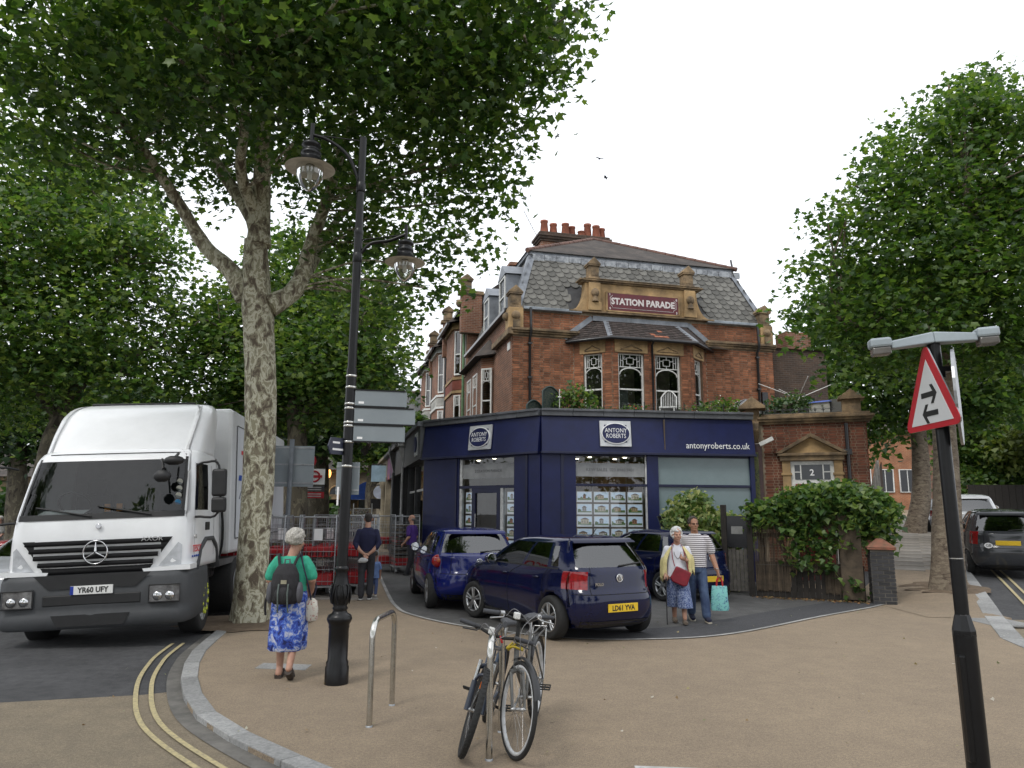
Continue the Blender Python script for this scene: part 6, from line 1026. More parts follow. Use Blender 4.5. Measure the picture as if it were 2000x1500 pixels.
# ================================================================ vehicles
CARG = glassmat('car_glass', (.30, .34, .34), .16, 1.55); PLAST = mat('black_car_plastic', (.016, .016, .017), .55, ns=20); ALLOY = mat('alloy_rim', (.42, .43, .44), .32, metal=.85, ns=14); SEATM = mat('dark_upholstery', (.025, .025, .028), .9, ns=30)
YPL = mat('yellow_plate', (.70, .46, .015), .45, ns=5, na=.08); WPLt = mat('white_plate', (.72, .72, .7), .45, ns=5, na=.08); PTX = mat('plate_black', (.01, .01, .01), .5); REDL = mat('tail_lamp_red', (.30, .004, .008), .12, col2=(.16, .003, .005), ns=25, coat=.6); REDD = mat('brake_lamp_red', (.16, .004, .008), .2)
def paint(name, c, c2=None): return mat(name, c, .09, col2=c2 or [x*.85 for x in c], ns=4, spec=.5)
class Slice:
    """a body described by level outlines: rear y, front y, half width, squareness at each height"""
    def __init__(s, keys, sm=.012):
        k = np.array(keys, float); s.z0, s.z1 = k[0, 0], k[-1, 0]; g = np.linspace(s.z0, s.z1, 700); s.g = g; s.c = []
        for i in range(1, 5):
            c = np.interp(g, k[:, 0], k[:, i]); h = max(1, int(sm/(g[1]-g[0]))); ker = np.hanning(2*h+1)+1e-6; ker /= ker.sum(); s.c.append(np.convolve(np.pad(c, h, mode='edge'), ker, 'valid'))
    def at(s, z): return [float(np.interp(z, s.g, c)) for c in s.c]
    def side(s, v, z, sgn=1, off=0):       # v: -.9..+.9 along the length
        yr, yf, w, n = s.at(z); x = w*(1-abs(v)**n)**(1/n); return Vector((sgn*(x+off), (yr+yf)/2+v*(yf-yr)/2, z))
    def end(s, u, z, front=False, off=0):
        yr, yf, w, n = s.at(z); h = (1-abs(u)**n)**(1/n)*(yf-yr)/2; c = (yr+yf)/2; return Vector((u*w, c+(h+off)*(1 if front else -1), z))
    def col(s, kind, f, z):
        return s.side(f, z, 1) if kind == 'R' else s.side(f, z, -1) if kind == 'L' else s.end(f, z, kind == 'F')
def shell(S, zs, us, vs, regions):
    """grid of the body; regions: list of (name, kind letter(s), f0, f1, z0, z1)"""
    cols = [('B', u) for u in us]+[('R', v) for v in vs]+[('F', u) for u in us[::-1]]+[('L', v) for v in vs[::-1]]
    # going round: back (left to right), right side (rear to front), front (right to left), left side (front to rear)
    n = len(cols); V = []; F_ = []; mi = []
    for z in zs: V += [tuple(S.col(k, f, z)) for k, f in cols]
    for i in range(len(zs)-1):
        zc = (zs[i]+zs[i+1])/2
        for j in range(n):
            a, b_ = cols[j], cols[(j+1) % n]; F_.append((i*n+j, i*n+(j+1) % n, (i+1)*n+(j+1) % n, (i+1)*n+j)); m = 0
            if a[0] == b_[0]:
                fc = (a[1]+b_[1])/2
                for q_, (nm, k, f0, f1, z0, z1) in enumerate(regions):
                    if a[0] in k and f0 < fc < f1 and z0 < zc < z1: m = q_+1
            else:
                for q_, (nm, k, f0, f1, z0, z1) in enumerate(regions):
                    if len(k) > 1 and a[0] in k and b_[0] in k and z0 < zc < z1: m = q_+1
            mi.append(m)
    F_.append(tuple(range(n))[::-1]); mi.append(0); F_.append(tuple((len(zs)-1)*n+j for j in range(n))); mi.append(0)
    me = bpy.data.meshes.new('shell'); me.from_pydata(V, [], F_); me.polygons.foreach_set('material_index', mi); me.polygons.foreach_set('use_smooth', [True]*len(F_))
    for _ in range(len(regions)+2): me.materials.append(None)
    return me
def cut(me, cutter_mb, slot):
    """subtract wheel wells"""
    c = cutter_mb.mesh('cut', PLAST); c.materials.clear()
    for _ in range(slot): c.materials.append(None)
    c.polygons.foreach_set('material_index', [slot-1]*len(c.polygons))
    a = bpy.data.objects.new('_a', me); b_ = bpy.data.objects.new('_b', c); COL.objects.link(a); COL.objects.link(b_)
    md = a.modifiers.new('b', 'BOOLEAN'); md.object = b_; md.operation = 'DIFFERENCE'; md.solver = 'EXACT'
    bpy.context.view_layer.update(); dg = bpy.context.evaluated_depsgraph_get(); r = bpy.data.meshes.new_from_object(a.evaluated_get(dg)); bpy.data.objects.remove(a); bpy.data.objects.remove(b_); return r
def split(me, names, mats, parent, body, bodymat, well):
    """one mesh object per region, thickened slightly where it is a pane or lamp"""
    idx = np.zeros(len(me.polygons), np.int32); me.polygons.foreach_get('material_index', idx)
    done = set()
    for k, nm in enumerate([body]+names):
        if '#' in nm and nm in done: continue
        done.add(nm); same = [k] if '#' not in nm else [i_+1 for i_, n_ in enumerate(names) if n_ == nm]; nm = nm.split('#')[0]
        sel = set(np.where((idx == k) | ((k == 0) & (idx == len(names)+1)))[0].tolist()) if k == 0 else set(np.where(np.isin(idx, same))[0].tolist())
        if not sel: continue
        b_ = bmesh.new(); b_.from_mesh(me); b_.faces.ensure_lookup_table(); bmesh.ops.delete(b_, geom=[f_ for i, f_ in enumerate(b_.faces) if i not in sel], context='FACES')
        for f_ in b_.faces: f_.material_index = 1 if (k == 0 and f_.material_index == len(names)+1) else 0
        m2 = bpy.data.meshes.new(nm); b_.to_mesh(m2); b_.free(); m2.materials.clear(); m2.materials.append(bodymat if k == 0 else mats[k-1])
        if k == 0: m2.materials.append(well)
        link(bpy.data.objects.new(nm, m2), parent)
def ribbonline(pts, w, nrm_off=None):
    q = MB(); n = len(pts); A = [p for p in pts]; d = [((pts[min(i+1, n-1)]-pts[max(i-1, 0)]).normalized()) for i in range(n)]; L_ = []; R2 = []
    for p, t, o in zip(A, d, nrm_off): s_ = t.cross(o).normalized()*w/2; L_.append(p+o*.003+s_); R2.append(p+o*.003-s_)
    q.add(L_+R2, [(i, i+1, n+i+1, n+i) for i in range(n-1)], 0, True); return q
def carwheel(parent, loc, r, w, side, spokes=5, steer=0, hub=ALLOY):
    o = link(bpy.data.objects.new('wheel', None), parent); o.location = loc; o.rotation_euler = (0, 0, steer)
    T = Matrix.Rotation(side*PI/2, 4, 'Y'); q = MB(); q.M = T; rr = r*.66; q.lathe([(rr, -w/2+.01), (r*.9, -w/2), (r*.97, -w/2+.02), (r, -w/2+.05), (r, w/2-.05), (r*.97, w/2-.02), (r*.9, w/2), (rr+.01, w/2-.012), (rr, w/2-.02)], 36, caps=False); q.M = None; q.build('tyre', TYRE, o)
    q = MB(); q.M = T; q.lathe([(rr+.006, w/2-.012), (rr, w/2-.004), (rr-.018, w/2-.012), (rr-.025, w/2-.06), (rr-.03, -w/2)], 36, caps=False); q.lathe([(.05, w/2-.03), (.045, w/2-.015), (.005, w/2-.012)], 18, caps=False)
    for k in range(spokes):
        a = 2*PI*k/spokes
        for da in (-.16, .16): c0, c1 = Vector((.03*math.cos(a+da*2), .03*math.sin(a+da*2), w/2-.022)), Vector(((rr-.01)*math.cos(a+da), (rr-.01)*math.sin(a+da), w/2-.02)); q.tube([c0, c0.lerp(c1, .5)+Vector((0, 0, .006)), c1], [.022, .017, .024], 6)
    q.M = None; q.build('rim', hub, o, fix=False); q = MB(); q.M = T; q.lathe([(rr-.02, w/2-.09), (.01, w/2-.085)], 28, caps=False); q.M = None; q.build('brake_disc', mat('dark_brake', (.03, .03, .03), .6), o, fix=False); return o
HATCH = [(.17, -1.68, 1.82, .70, 5), (.25, -1.83, 1.98, .785, 5), (.36, -1.885, 2.04, .82, 5), (.52, -1.905, 2.065, .838, 4.6), (.62, -1.90, 2.06, .842, 4.4), (.69, -1.87, 2.04, .84, 4.2), (.72, -1.845, 2.0, .836, 4.2), (.80, -1.835, 1.93, .83, 4.2), (.86, -1.83, 1.83, .825, 4.2), (.92, -1.82, 1.58, .815, 4.4), (.96, -1.805, 1.28, .80, 4.6), (1.0, -1.775, 1.06, .785, 4.8), (1.1, -1.70, .88, .752, 4.8), (1.25, -1.57, .56, .69, 4.6), (1.355, -1.47, .28, .638, 4.4), (1.385, -1.46, .17, .61, 4.2), (1.41, -1.42, .02, .57, 3.8), (1.435, -1.32, -.18, .49, 3.4), (1.45, -1.15, -.4, .36, 3), (1.457, -1.0, -.55, .22, 2.6), (1.46, -.85, -.7, .06, 2.4)]
def car(label, loc, rz, pnt, plate, L=1.0, Wd=1.0, H=1.0, lamps='square', badge=None, name='parked_car', steer=0, group='cars parked on the forecourt', wb=1.235, side_only=False, front_plate=None, roofbar=False, wheel_r=.305, rearglass=(-.80, .80, 1.02, 1.345), keys=None, model=None, palign='CENTER', platez=None):
    t = thing(name, label, 'car', loc, rz, group); K = [(z*H, a*L, b_*L, w*Wd, n) for z, a, b_, w, n in (keys or HATCH)]; S = Slice(K); z = lambda q_: q_*H
    zs = [z(v) for v in (.17, .2, .25, .31, .38, .46, .54, .6, .65, .69, .72, .755, .79, .83, .87, .90, .925, .945, .965, .98, 1.0, 1.02, 1.06, 1.11, 1.16, 1.21, 1.26, 1.305, 1.345, 1.36, 1.38, 1.395, 1.41, 1.423, 1.435, 1.444, 1.451, 1.456, 1.46)]
    us = [-.86, -.83, -.80, -.72, -.62, -.5, -.36, -.2, 0, .2, .36, .5, .62, .72, .80, .83, .86]; vs = [-.86, -.83, -.79, -.72, -.64, -.60, -.54, -.47, -.4, -.3, -.2, -.12, -.07, -.02, .06, .15, .25, .35, .45, .55, .62, .67, .72, .78, .83, .86]
    reg = [('windscreen', 'F', -.81, .81, z(1.0), z(1.345)), ('rear_window', 'B', rearglass[0], rearglass[1], z(rearglass[2]), z(rearglass[3]))]
    for k in 'LR': reg += [('front_door_window', k, -.02, .67, z(1.0), z(1.345)), ('rear_door_window', k, -.54, -.07, z(1.0), z(1.345)), ('quarter_window', k, -.72, -.60, z(1.02), z(1.305))]
    if lamps == 'square': lz0, lz1, lu, lv = z(.72), z(.965), .60, -.79
    else: lz0, lz1, lu, lv = z(.72), z(1.0), .70, -.79
    if lamps != 'round': reg += [('tail_lamp#R', 'B', lu, .9, lz0, lz1), ('tail_lamp#L', 'B', -.9, -lu, lz0, lz1), ('tail_lamp#R', 'R', -.9, lv, lz0, lz1), ('tail_lamp#L', 'L', -.9, lv, lz0, lz1), ('tail_lamp#R', 'BR', 9, 9, lz0, lz1), ('tail_lamp#L', 'BL', 9, 9, lz0, lz1)]
    reg += [('brake_lamp', 'B', -.25, .25, z(1.36), z(1.395))]; names = [r_[0] for r_ in reg]; mm = [CARG if 'wind' in n_ else REDD if 'brake' in n_ else REDL for n_ in names]
    me = shell(S, zs, us, vs, reg); c = MB()
    for y in (-wb, wb):
        for s in (-1, 1): c.M = Matrix.Translation((s*(.84*Wd), y, wheel_r)) @ Matrix.Rotation(PI/2, 4, 'Y'); c.lathe([(wheel_r+.055, -.24), (wheel_r+.055, .24)], 28)
    c.M = None; me = cut(me, c, len(reg)+2); split(me, names, mm, t, 'body', pnt, PLAST)
    for y in (-wb, wb):
        for s in (-1, 1): carwheel(t, (s*(.745*Wd), y, wheel_r), wheel_r, .195, s, steer=steer if y > 0 else 0)
    # panel gaps, rubbing strips, handles, sills
    def sl(v, z0, z1, s, off=None): zz = [z0+(z1-z0)*i/14 for i in range(15)]; pts = [S.side(v, a, s) for a in zz]; return ribbonline(pts, .009, [Vector((s, 0, 0))]*15)
    gapm = mat('panel_gap', (.003, .003, .004), .9)
    for s in (-1, 1):
        for v in (-.045, -.57, .655): sl(v, z(.30), z(1.0), s).build('door_gap', gapm, t, fix=False)
        pts = [S.side(v, z(.24), s) for v in np.linspace(-.4, .42, 12)]; ribbonline(pts, .07, [Vector((s, 0, 0))]*12).build('sill_strip', PLAST, t, fix=False)
        pts = [S.side(v, z(.992), s) for v in np.linspace(-.72, .7, 20)]; ribbonline(pts, .02, [Vector((s, 0, .2)).normalized()]*20).build('window_seal', PLAST, t, fix=False)
        for v in (-.48, .03): p = S.side(v, z(.85), s); q = MB(); q.ball((p.x+s*.018, p.y, p.z), (.018, .095, .016), 10); q.build('door_handle', pnt, t)
        p = S.side(.60, z(1.01), s); q = MB(); q.ball((p.x+s*.13, p.y-.02, p.z+.03), (.11, .055, .075), 12); q.tube([p, (p.x+s*.08, p.y, p.z+.01)], .025, 6); mr_ = q.build('door_mirror', pnt, t); q = MB(); q.M = Matrix.Translation((p.x+s*.13, p.y-.078, p.z+.03)) @ Matrix.Rotation(PI/2, 4, 'X'); q.lathe([(.085, 0), (.08, .004)], 18); q.M = None; q.build('mirror_glass', mat('mirror', (.7, .72, .74), .03, metal=1), mr_)
    # tailgate outline, bumper shelf, black lower valance
    for s in (-1, 1): zz = np.linspace(z(.66), z(1.02), 10); ribbonline([S.end(s*.585, a) for a in zz], .008, [Vector((0, -1, 0))]*10).build('tailgate_gap', gapm, t, fix=False)
    ribbonline([S.end(u, z(.655)) for u in np.linspace(-.82, .82, 24)], .009, [Vector((0, -1, .1)).normalized()]*24).build('bumper_gap', gapm, t, fix=False)
    q = MB(); rows = [[S.end(u, z(a), False, .006) for u in np.linspace(-.78, .78, 14)] for a in (.19, .24, .29)]; q.loft(rows, 0, False, True, False); q.build('bumper_valance', PLAST, t, fix=False)
    # wiper, aerial
    p0, p1 = S.end(.05, z(1.035)), S.end(.62, z(1.07)); q = MB(); q.tube([p0+Vector((0, -.02, 0)), p1+Vector((0, -.02, 0))], .012, 6); q.build('rear_wiper', PLAST, t); q = MB(); q.tube([(0, -1.15*L, z(1.445)), (0, -1.28*L, z(1.55))], .006, 5); q.build('aerial', PLAST, t)
    q = MB()          # spoiler lip above the rear window
    q.loft([[Vector((x, S.end(0, z(1.36)).y-.05+.06*abs(x)**2, z(1.355)+dz)) for x in np.linspace(-.56*Wd, .56*Wd, 10)] for dz in (0, .012)]+[[Vector((x, S.end(0, z(1.41)).y+.06*abs(x)**2, z(1.415))) for x in np.linspace(-.54*Wd, .54*Wd, 10)]], 0, False, True, False); q.build('roof_spoiler', pnt, t, fix=False)
    # number plate and badge
    pz = platez or z(.47 if lamps == 'square' else .5); py = S.end(0, pz).y-.012; q = MB(); q.box(-.26, .26, py-.008, py+.01, pz-.056, pz+.056); pl = q.build('number_plate', YPL if plate[1] == 'y' else WPLt, t, .004)
    if plate[0]: text('plate_text', plate[0], .098, PTX, pl, ((-.23 if palign == 'LEFT' else .23 if palign == 'RIGHT' else 0), py-.009, pz-.004), X90, palign, .001, .92, .003)
    if lamps == 'round':
        for s in (-1, 1): p = S.end(s*.80, z(.87)); q = MB(); q.ball((p.x+s*.015, p.y+.03, p.z), (.125, .075, .12), 18); tl = q.build('tail_lamp', REDL, t); q = MB(); q.ball((p.x+s*.015, p.y-.03, p.z+.01), (.04, .022, .04), 12); q.build('lamp_centre', mat('amber_lens', (.45, .1, .03), .15), tl)
    if badge:
        bz = z(.87); by = S.end(0, bz).y-.006; q = MB(); q.M = Matrix.Translation((0, by, bz)) @ Matrix.Rotation(PI/2, 4, 'X'); q.lathe([(.058, 0), (.058, .012), (.05, .014), (.048, .01)], 24); q.M = None; bd = q.build('badge', mat('chrome', (.75, .75, .76), .12, metal=1), t)
        if badge == 'VW': q = MB(); q.tube([(-.03, by-.016, bz+.035), (-.012, by-.016, bz-.035), (0, by-.016, bz+.0), (.012, by-.016, bz-.035), (.03, by-.016, bz+.035)], .006, 5); q.tube([(-.014, by-.016, bz+.045), (0, by-.016, bz+.012), (.014, by-.016, bz+.045)], .006, 5); q.build('badge_letters', SILV, bd)
        else: q = MB(); [q.box(-.028, .028, by-.018, by-.012, bz+d-.006, bz+d+.006) for d in (-.025, -.002, .021)]; q.build('badge_bars', PLAST, bd)
    if model: p = S.end(-.42, z(.79)); text('model_name', model, .055, mat('chrome', (.75, .75, .76)), t, (p.x, p.y-.008, p.z), X90, off=.003)
    # headlamps and grille (mostly hidden)
    for s in (-1, 1): q = MB(); rows = [[S.end(s*u, z(a), True, .006) for u in np.linspace(.45, .84, 8)] for a in (.66, .72, .78)]; q.loft(rows, 0, False, True, False); q.build('headlamp', SILV2, t, fix=False)
    q = MB(); rows = [[S.end(u, z(a), True, .006) for u in np.linspace(-.4, .4, 10)] for a in (.3, .42)]; q.loft(rows, 0, False, True, False); q.build('grille', PLAST, t, fix=False)
    # cabin
    q = MB(); q.box(-.66*Wd, .66*Wd, -1.55*L, 1.0*L, z(.4), z(.46)); q.box(-.7*Wd, .7*Wd, .75*L, 1.02*L, z(.6), z(.98)); q.box(-.6*Wd, .6*Wd, -1.6*L, -1.1*L, z(.9), z(.93)); q.build('cabin', SEATM, t)
    for y, xs_ in ((.1, (-.36, .36)), (-.75, (-.36, .36))):
        for x in xs_: q = MB(); q.box(x-.25, x+.25, y*L-.28, y*L+.3, z(.45), z(.62)); q.box(x-.24, x+.24, y*L-.36, y*L-.22, z(.6), z(1.14)); q.box(x-.12, x+.12, y*L-.36, y*L-.27, z(1.15), z(1.3)); q.build('seat', SEATM, t, .04)
    if roofbar: 
        for s in (-1, 1): q = MB(); q.tube([(s*.52*Wd, -1.1*L, z(1.45)), (s*.53*Wd, -.3*L, z(1.475)), (s*.52*Wd, .1*L, z(1.42))], .014, 6); q.build('roof_rail', ALLOY, t)
    return t
NVY = paint('navy_car_paint', (.0045, .007, .036), (.0035, .0055, .03)); BLU = paint('blue_car_paint', (.007, .013, .12), (.006, .011, .10))
def face(dx, dy): return math.atan2(-dx, dy)
def place(rl, d, wb, tr):      # rear-left wheel contact, heading -> origin (mid wheelbase)
    d = Vector(d).normalized(); r_ = Vector((d.y, -d.x)); c = Vector(rl)+r_*tr/2+d*wb; return (c.x, c.y, 0), face(d.x, d.y)
l, a = place((.62, 10.93), (-.486, .872), 1.235, 1.49); car('dark navy hatchback with LD61 YVA plate parked behind the bicycles', (l[0], l[1], .009), a, NVY, ('LD61 YVA', 'y'), badge='VW', model='POLO', steer=R(12))
l, a = place((-1.50, 14.3), (-.235, .972), 1.30, 1.56); car('bright blue rounded hatchback with yellow BF plate and round red lamps', (l[0], l[1], .006), a, BLU, ('BF', 'y'), 1.06, 1.065, 1.02, 'round', 'F', wb=1.30, wheel_r=.32, palign='LEFT', keys=[(z_, a_-(.05 if .3 < z_ < .7 else .06 if .7 <= z_ < 1.0 else 0), b_, w_, n_-.9) for z_, a_, b_, w_, n_ in HATCH])
l, a = place((3.22, 15.62), (-.53, .848), 1.235, 1.46); car('dark navy hatchback standing behind the couple on foot', (l[0], l[1], .006), a, NVY, ('TLV', 'y'), badge='VW', palign='RIGHT')
# cars in the right-hand street
def hzp(x, y): return hz(x, y)-.05
DGC = paint('dark_grey_car_paint', (.045, .047, .052)); SLV = paint('silver_car_paint', (.33, .34, .36)); RDC = paint('red_car_paint', (.30, .012, .02)); WHC = paint('pale_car_paint', (.45, .46, .47))
d = Vector((.455, .89)).normalized(); sl_ = math.atan(.055)
for (rl, lb, pn, pt, kw) in (((11.85, 19.2), 'dark grey estate car with GB sticker at the right-hand kerb', DGC, ('', 'y'), dict(L=1.08, Wd=1.03, H=1.12, lamps='tall', badge=None, wb=1.3, platez=.86)), ((14.9, 25.4), 'silver off-road car parked ahead of the dark grey estate', WHC, ('', 'y'), dict(L=1.08, Wd=1.06, H=1.22, wb=1.3)), ((17.3, 30.6), 'pale car parked furthest up the right-hand kerb', SLV, ('', 'y'), dict())):
    l, a = place(rl, d, kw.get('wb', 1.235), 1.5); o = car(lb, (l[0], l[1], hzp(l[0], l[1])+.012), a, pn, pt, group='cars parked up the right-hand street', **kw); o.rotation_mode = 'XYZ'; o.rotation_euler = (sl_, 0, a)
    if 'GB' in lb:
        q = MB(); q.M = Matrix.Translation((-.42, -2.06, .80)); q.xz([(.09*math.cos(2*PI*i/24), .065*math.sin(2*PI*i/24)) for i in range(24)], -.006, .012); q.M = None; gb = q.build('oval_sticker', WL, o); text('sticker_text', 'GB', .09, PTX, gb, (-.42, -2.069, .80), X90)
# cars at the far left beyond the lorry
car('silver car half hidden behind the lorry bumper', (-9.0, 14.6, -.05), face(.15, -1), SLV, ('', 'w'), group='cars on the left-hand road', steer=R(0)); car('red car beyond the silver car on the left', (-13.6, 22.5, -.05), face(-.9, -.45), RDC, ('', 'w'), group='cars on the left-hand road')
# ---------------------------------------------------------------- the lorry
lor = thing('lorry', 'white supermarket delivery lorry with grey bumper and YR60 UFY plate', 'lorry', (-5.66, 10.33, -.05), R(188.4)); lor.rotation_euler = (0, R(2.6), R(188.4))
TW = mat('white_lorry_paint', (.80, .81, .82), .3, col2=(.74, .75, .76), ns=2, coat=.4, dirt=.06); TG = mat('grey_lorry_plastic', (.062, .065, .07), .65, col2=(.05, .053, .057), ns=5, bump=.1, bs=90, dirt=.15); TD = mat('black_lorry_plastic', (.014, .014, .015), .55, ns=8)
K = [(.98, -1.95, -.02, 1.20, 9), (1.1, -1.95, .0, 1.215, 9), (1.5, -1.95, -.0, 1.215, 8), (1.78, -1.95, -.05, 1.21, 7), (2.2, -1.95, -.22, 1.18, 6.5), (2.58, -1.93, -.38, 1.14, 6), (2.68, -1.92, -.46, 1.12, 5), (2.74, -1.88, -.56, 1.06, 4.5), (2.78, -1.8, -.7, .95, 4), (2.79, -1.5, -1.0, .5, 3)]
S = Slice(K, .02); zs = [.98, 1.04, 1.1, 1.2, 1.3, 1.4, 1.5, 1.6, 1.7, 1.8, 1.9, 2.0, 2.1, 2.2, 2.3, 2.4, 2.5, 2.56, 2.62, 2.68, 2.71, 2.74, 2.76, 2.775, 2.785, 2.79]
us = [-.92, -.89, -.85, -.8, -.65, -.45, -.2, 0, .2, .45, .65, .8, .85, .89, .92]; vs = [-.9, -.8, -.65, -.45, -.25, -.05, .1, .2, .3, .4, .5, .6, .68, .76, .83, .9]
reg = [('windscreen', 'F', -.89, .89, 1.8, 2.56), ('door_window', 'R', .1, .76, 1.8, 2.5), ('door_window', 'L', .1, .76, 1.8, 2.5)]
me = shell(S, zs, us, vs, reg); TGL = glassmat('lorry_glass', (.5, .54, .54), .05)
split(me, [r_[0] for r_ in reg], [TGL]*3, lor, 'cab', TW, TD)
# black surround of the windscreen, wipers
q = MB(); q.loft([[S.end(u, z_, True, .012) for u in np.linspace(-.9, .9, 20)] for z_ in (1.72, 1.80)], 0, False, True, False); q.build('scuttle', TD, lor, fix=False)
for s in (-1, 1): q = MB(); q.loft([[S.end(s*(.865+e), z_, True, .008) for z_ in np.linspace(1.72, 2.6, 10)] for e in (0, .03)], 0, False, True, False); q.build('pillar_trim', TD, lor, fix=False)
for u0, u1 in ((-.55, .05), (.1, .72)): a_, b_ = S.end(u0, 1.76, True, .03), S.end(u1, 1.9, True, .03); q = MB(); q.tube([a_, a_.lerp(b_, .55)+Vector((0, .01, .0)), b_], .012, 5); q.build('wiper', TD, lor)
# grille, star, bumper
q = MB(); q.add([S.end(u, z_, True, .015) for u, z_ in ((-.80, 1.44), (.80, 1.44), (.52, .93), (-.52, .93))], [(0, 1, 2, 3)]); q.build('grille_back', TD, lor, fix=False)
for k in range(5):
    z_ = 1.40-k*.095; w = .76-.05*k; q = MB(); q.loft([[S.end(u, z_+dz, True, off) for u in np.linspace(-w, w, 9)] for dz, off in ((.035, .02), (.03, .05), (-.02, .055), (-.03, .02))], 0, False, True, False); q.build('grille_slat', mat('dark_grille', (.012, .012, .013), .8, ns=6, spec=.2), lor, fix=False)
CHROME = mat('chrome', (.75, .75, .76)); star = MB(); st_ = lambda r_, a_: (r_*math.cos(a_), .085, 1.27+r_*math.sin(a_)); star.tube([st_(.155, 2*PI*i/36) for i in range(36)], .011, 6, closed=True)
for k in range(3): star.tube([st_(.012, PI/2+k*2*PI/3), st_(.155, PI/2+k*2*PI/3)], [.02, .005], 6)
star.build('star_emblem', CHROME, lor, fix=False)
q = MB(); q.M = Matrix.Translation((0, .012, 1.62)) @ Matrix.Rotation(-PI/2, 4, 'X'); q.lathe([(.04, 0), (.04, .01), (.033, .014)], 20); q.M = None; q.build('small_badge', CHROME, lor)
text('model_name', 'AXOR', .085, SILV2, lor, (-.72, .06, 1.42), (PI/2, 0, PI), sx=1.2)
for s in (-1, 1):        # corner light panels
    q = MB(); P_ = [(.86, 1.36), (.965, 1.32), (.97, 1.05), (.66, 1.04)]; q.add([S.end(s*min(u, .9), z_, True, .02) for u, z_ in P_], [(0, 1, 2, 3)]); q.build('corner_lamp', mat('pale_lens', (.55, .57, .6), .2, coat=.5), lor, fix=False)
    q = MB(); q.loft([[(s*x, y, z_) for x, z_ in ((.6, 1.02), (.62, .98), (1.23, .98), (1.23, 1.05))] for y in (.04, -.3)], 0, True, False); q.build('corner_trim', TW, lor, fix=False)
bm = MB(); prof = [(1.22, -.95), (1.235, -.2), (1.20, .02), (1.08, .1), (.7, .13), (0, .14)]; full = [(-x, y) for x, y in prof]+[(x, y) for x, y in prof[::-1][1:]]
def bumper_ring(z_, k, dy=0): return [(x*k, y+dy, z_) for x, y in full]+[(1.1, -.95, z_), (-1.1, -.95, z_)][:0]
bm.loft([bumper_ring(.27, .96, -.05), bumper_ring(.31, .985, -.01), bumper_ring(.46, 1, 0), bumper_ring(.5, 1.0, -.03), bumper_ring(.55, 1.0, -.015), bumper_ring(.9, .995, -.02), bumper_ring(.97, .985, -.05), bumper_ring(.985, .9, -.14)], 0, False, True, False); bm.build('bumper', TG, lor, fix=False)
q = MB(); q.add([(-.5, .139, .46), (.5, .139, .46), (.42, .139, .31), (-.42, .139, .31)], [(0, 1, 2, 3)]); q.build('bumper_intake', TD, lor, fix=False); q = MB(); q.box(-.62, .62, .1, .128, .58, .72); q.build('bumper_recess', TD, lor, .02)
q = MB(); q.add([(-.75, .13, .985), (.75, .13, .985), (.55, .132, .80), (-.55, .132, .80)], [(0, 1, 2, 3)]); q.build('lower_grille', TD, lor, fix=False)
for s in (-1, 1):
    a_, b_ = (.74, 1.12) if s > 0 else (-1.12, -.74); q = MB(); q.add([(a_, .142 if s > 0 else .115, .58), (b_, .115 if s > 0 else .142, .58), (b_, .115 if s > 0 else .142, .79), (a_, .142 if s > 0 else .115, .79)], [(0, 1, 2, 3)]); hl = q.build('headlamp', mat('headlamp_lens', (.32, .33, .35), .12, metal=.6, ns=9, col2=(.12, .12, .13)), lor, fix=False)
    for cx in (.84, 1.0): q = MB(); q.M = Matrix.Translation((s*cx, .132, .655)) @ Matrix.Rotation(-PI/2, 4, 'X'); q.lathe([(.06, 0), (.058, .012), (.03, .02), (.01, .024)], 16); q.M = None; q.build('lamp_bowl', CHROME, hl)
    q = MB(); q.tube([(a_-.01, .13, .57), (b_+.01, .13, .57), (b_+.01, .13, .80), (a_-.01, .13, .80)], .012, 6, closed=True); q.build('lamp_bezel', TD, hl)
q = MB(); q.box(-.27, .27, .128, .145, .72, .835); pl = q.build('number_plate', WPLt, lor, .004); text('plate_text', 'YR60 UFY', .1, PTX, pl, (-.02, .146, .775), (PI/2, 0, PI), sx=.9, off=.003); q = MB(); q.box(.225, .268, .1455, .147, .722, .833); q.build('euro_band', mat('euro_blue', (.01, .04, .35), .5), pl)
# wind deflector on the roof
K2 = [(2.66, -1.98, -.5, 1.12, 4.5), (2.75, -1.98, -.56, 1.12, 4.5), (3.0, -1.99, -.78, 1.12, 5), (3.3, -2.0, -1.08, 1.12, 5), (3.46, -2.0, -1.32, 1.09, 4.5), (3.54, -2.0, -1.52, 1.03, 4), (3.57, -1.98, -1.7, .9, 3.5), (3.575, -1.95, -1.8, .7, 3)]
S2_ = Slice(K2, .04); me = shell(S2_, list(np.linspace(2.66, 3.44, 14))+[3.49, 3.53, 3.55, 3.565, 3.575], [-.88, -.8, -.65, -.4, -.15, .15, .4, .65, .8, .88], [-.88, -.7, -.4, -.1, .2, .45, .65, .8, .88], []); split(me, [], [], lor, 'wind_deflector', TW, TD)
q = MB(); q.tube([(-.72, -1.85, 3.6), (.9, -1.85, 3.6)], .025, 6); q.build('roof_bar', TD, lor)
q = MB(); q.loft([[S.end(u, 2.66, True, .006) for u in np.linspace(-.8, .8, 16)], [S.end(u, 2.672, True, .004) for u in np.linspace(-.8, .8, 16)]], 0, False, True, False); q.build('roof_seam', gapm_ if False else mat('panel_gap', (.003, .003, .004)), lor, fix=False)
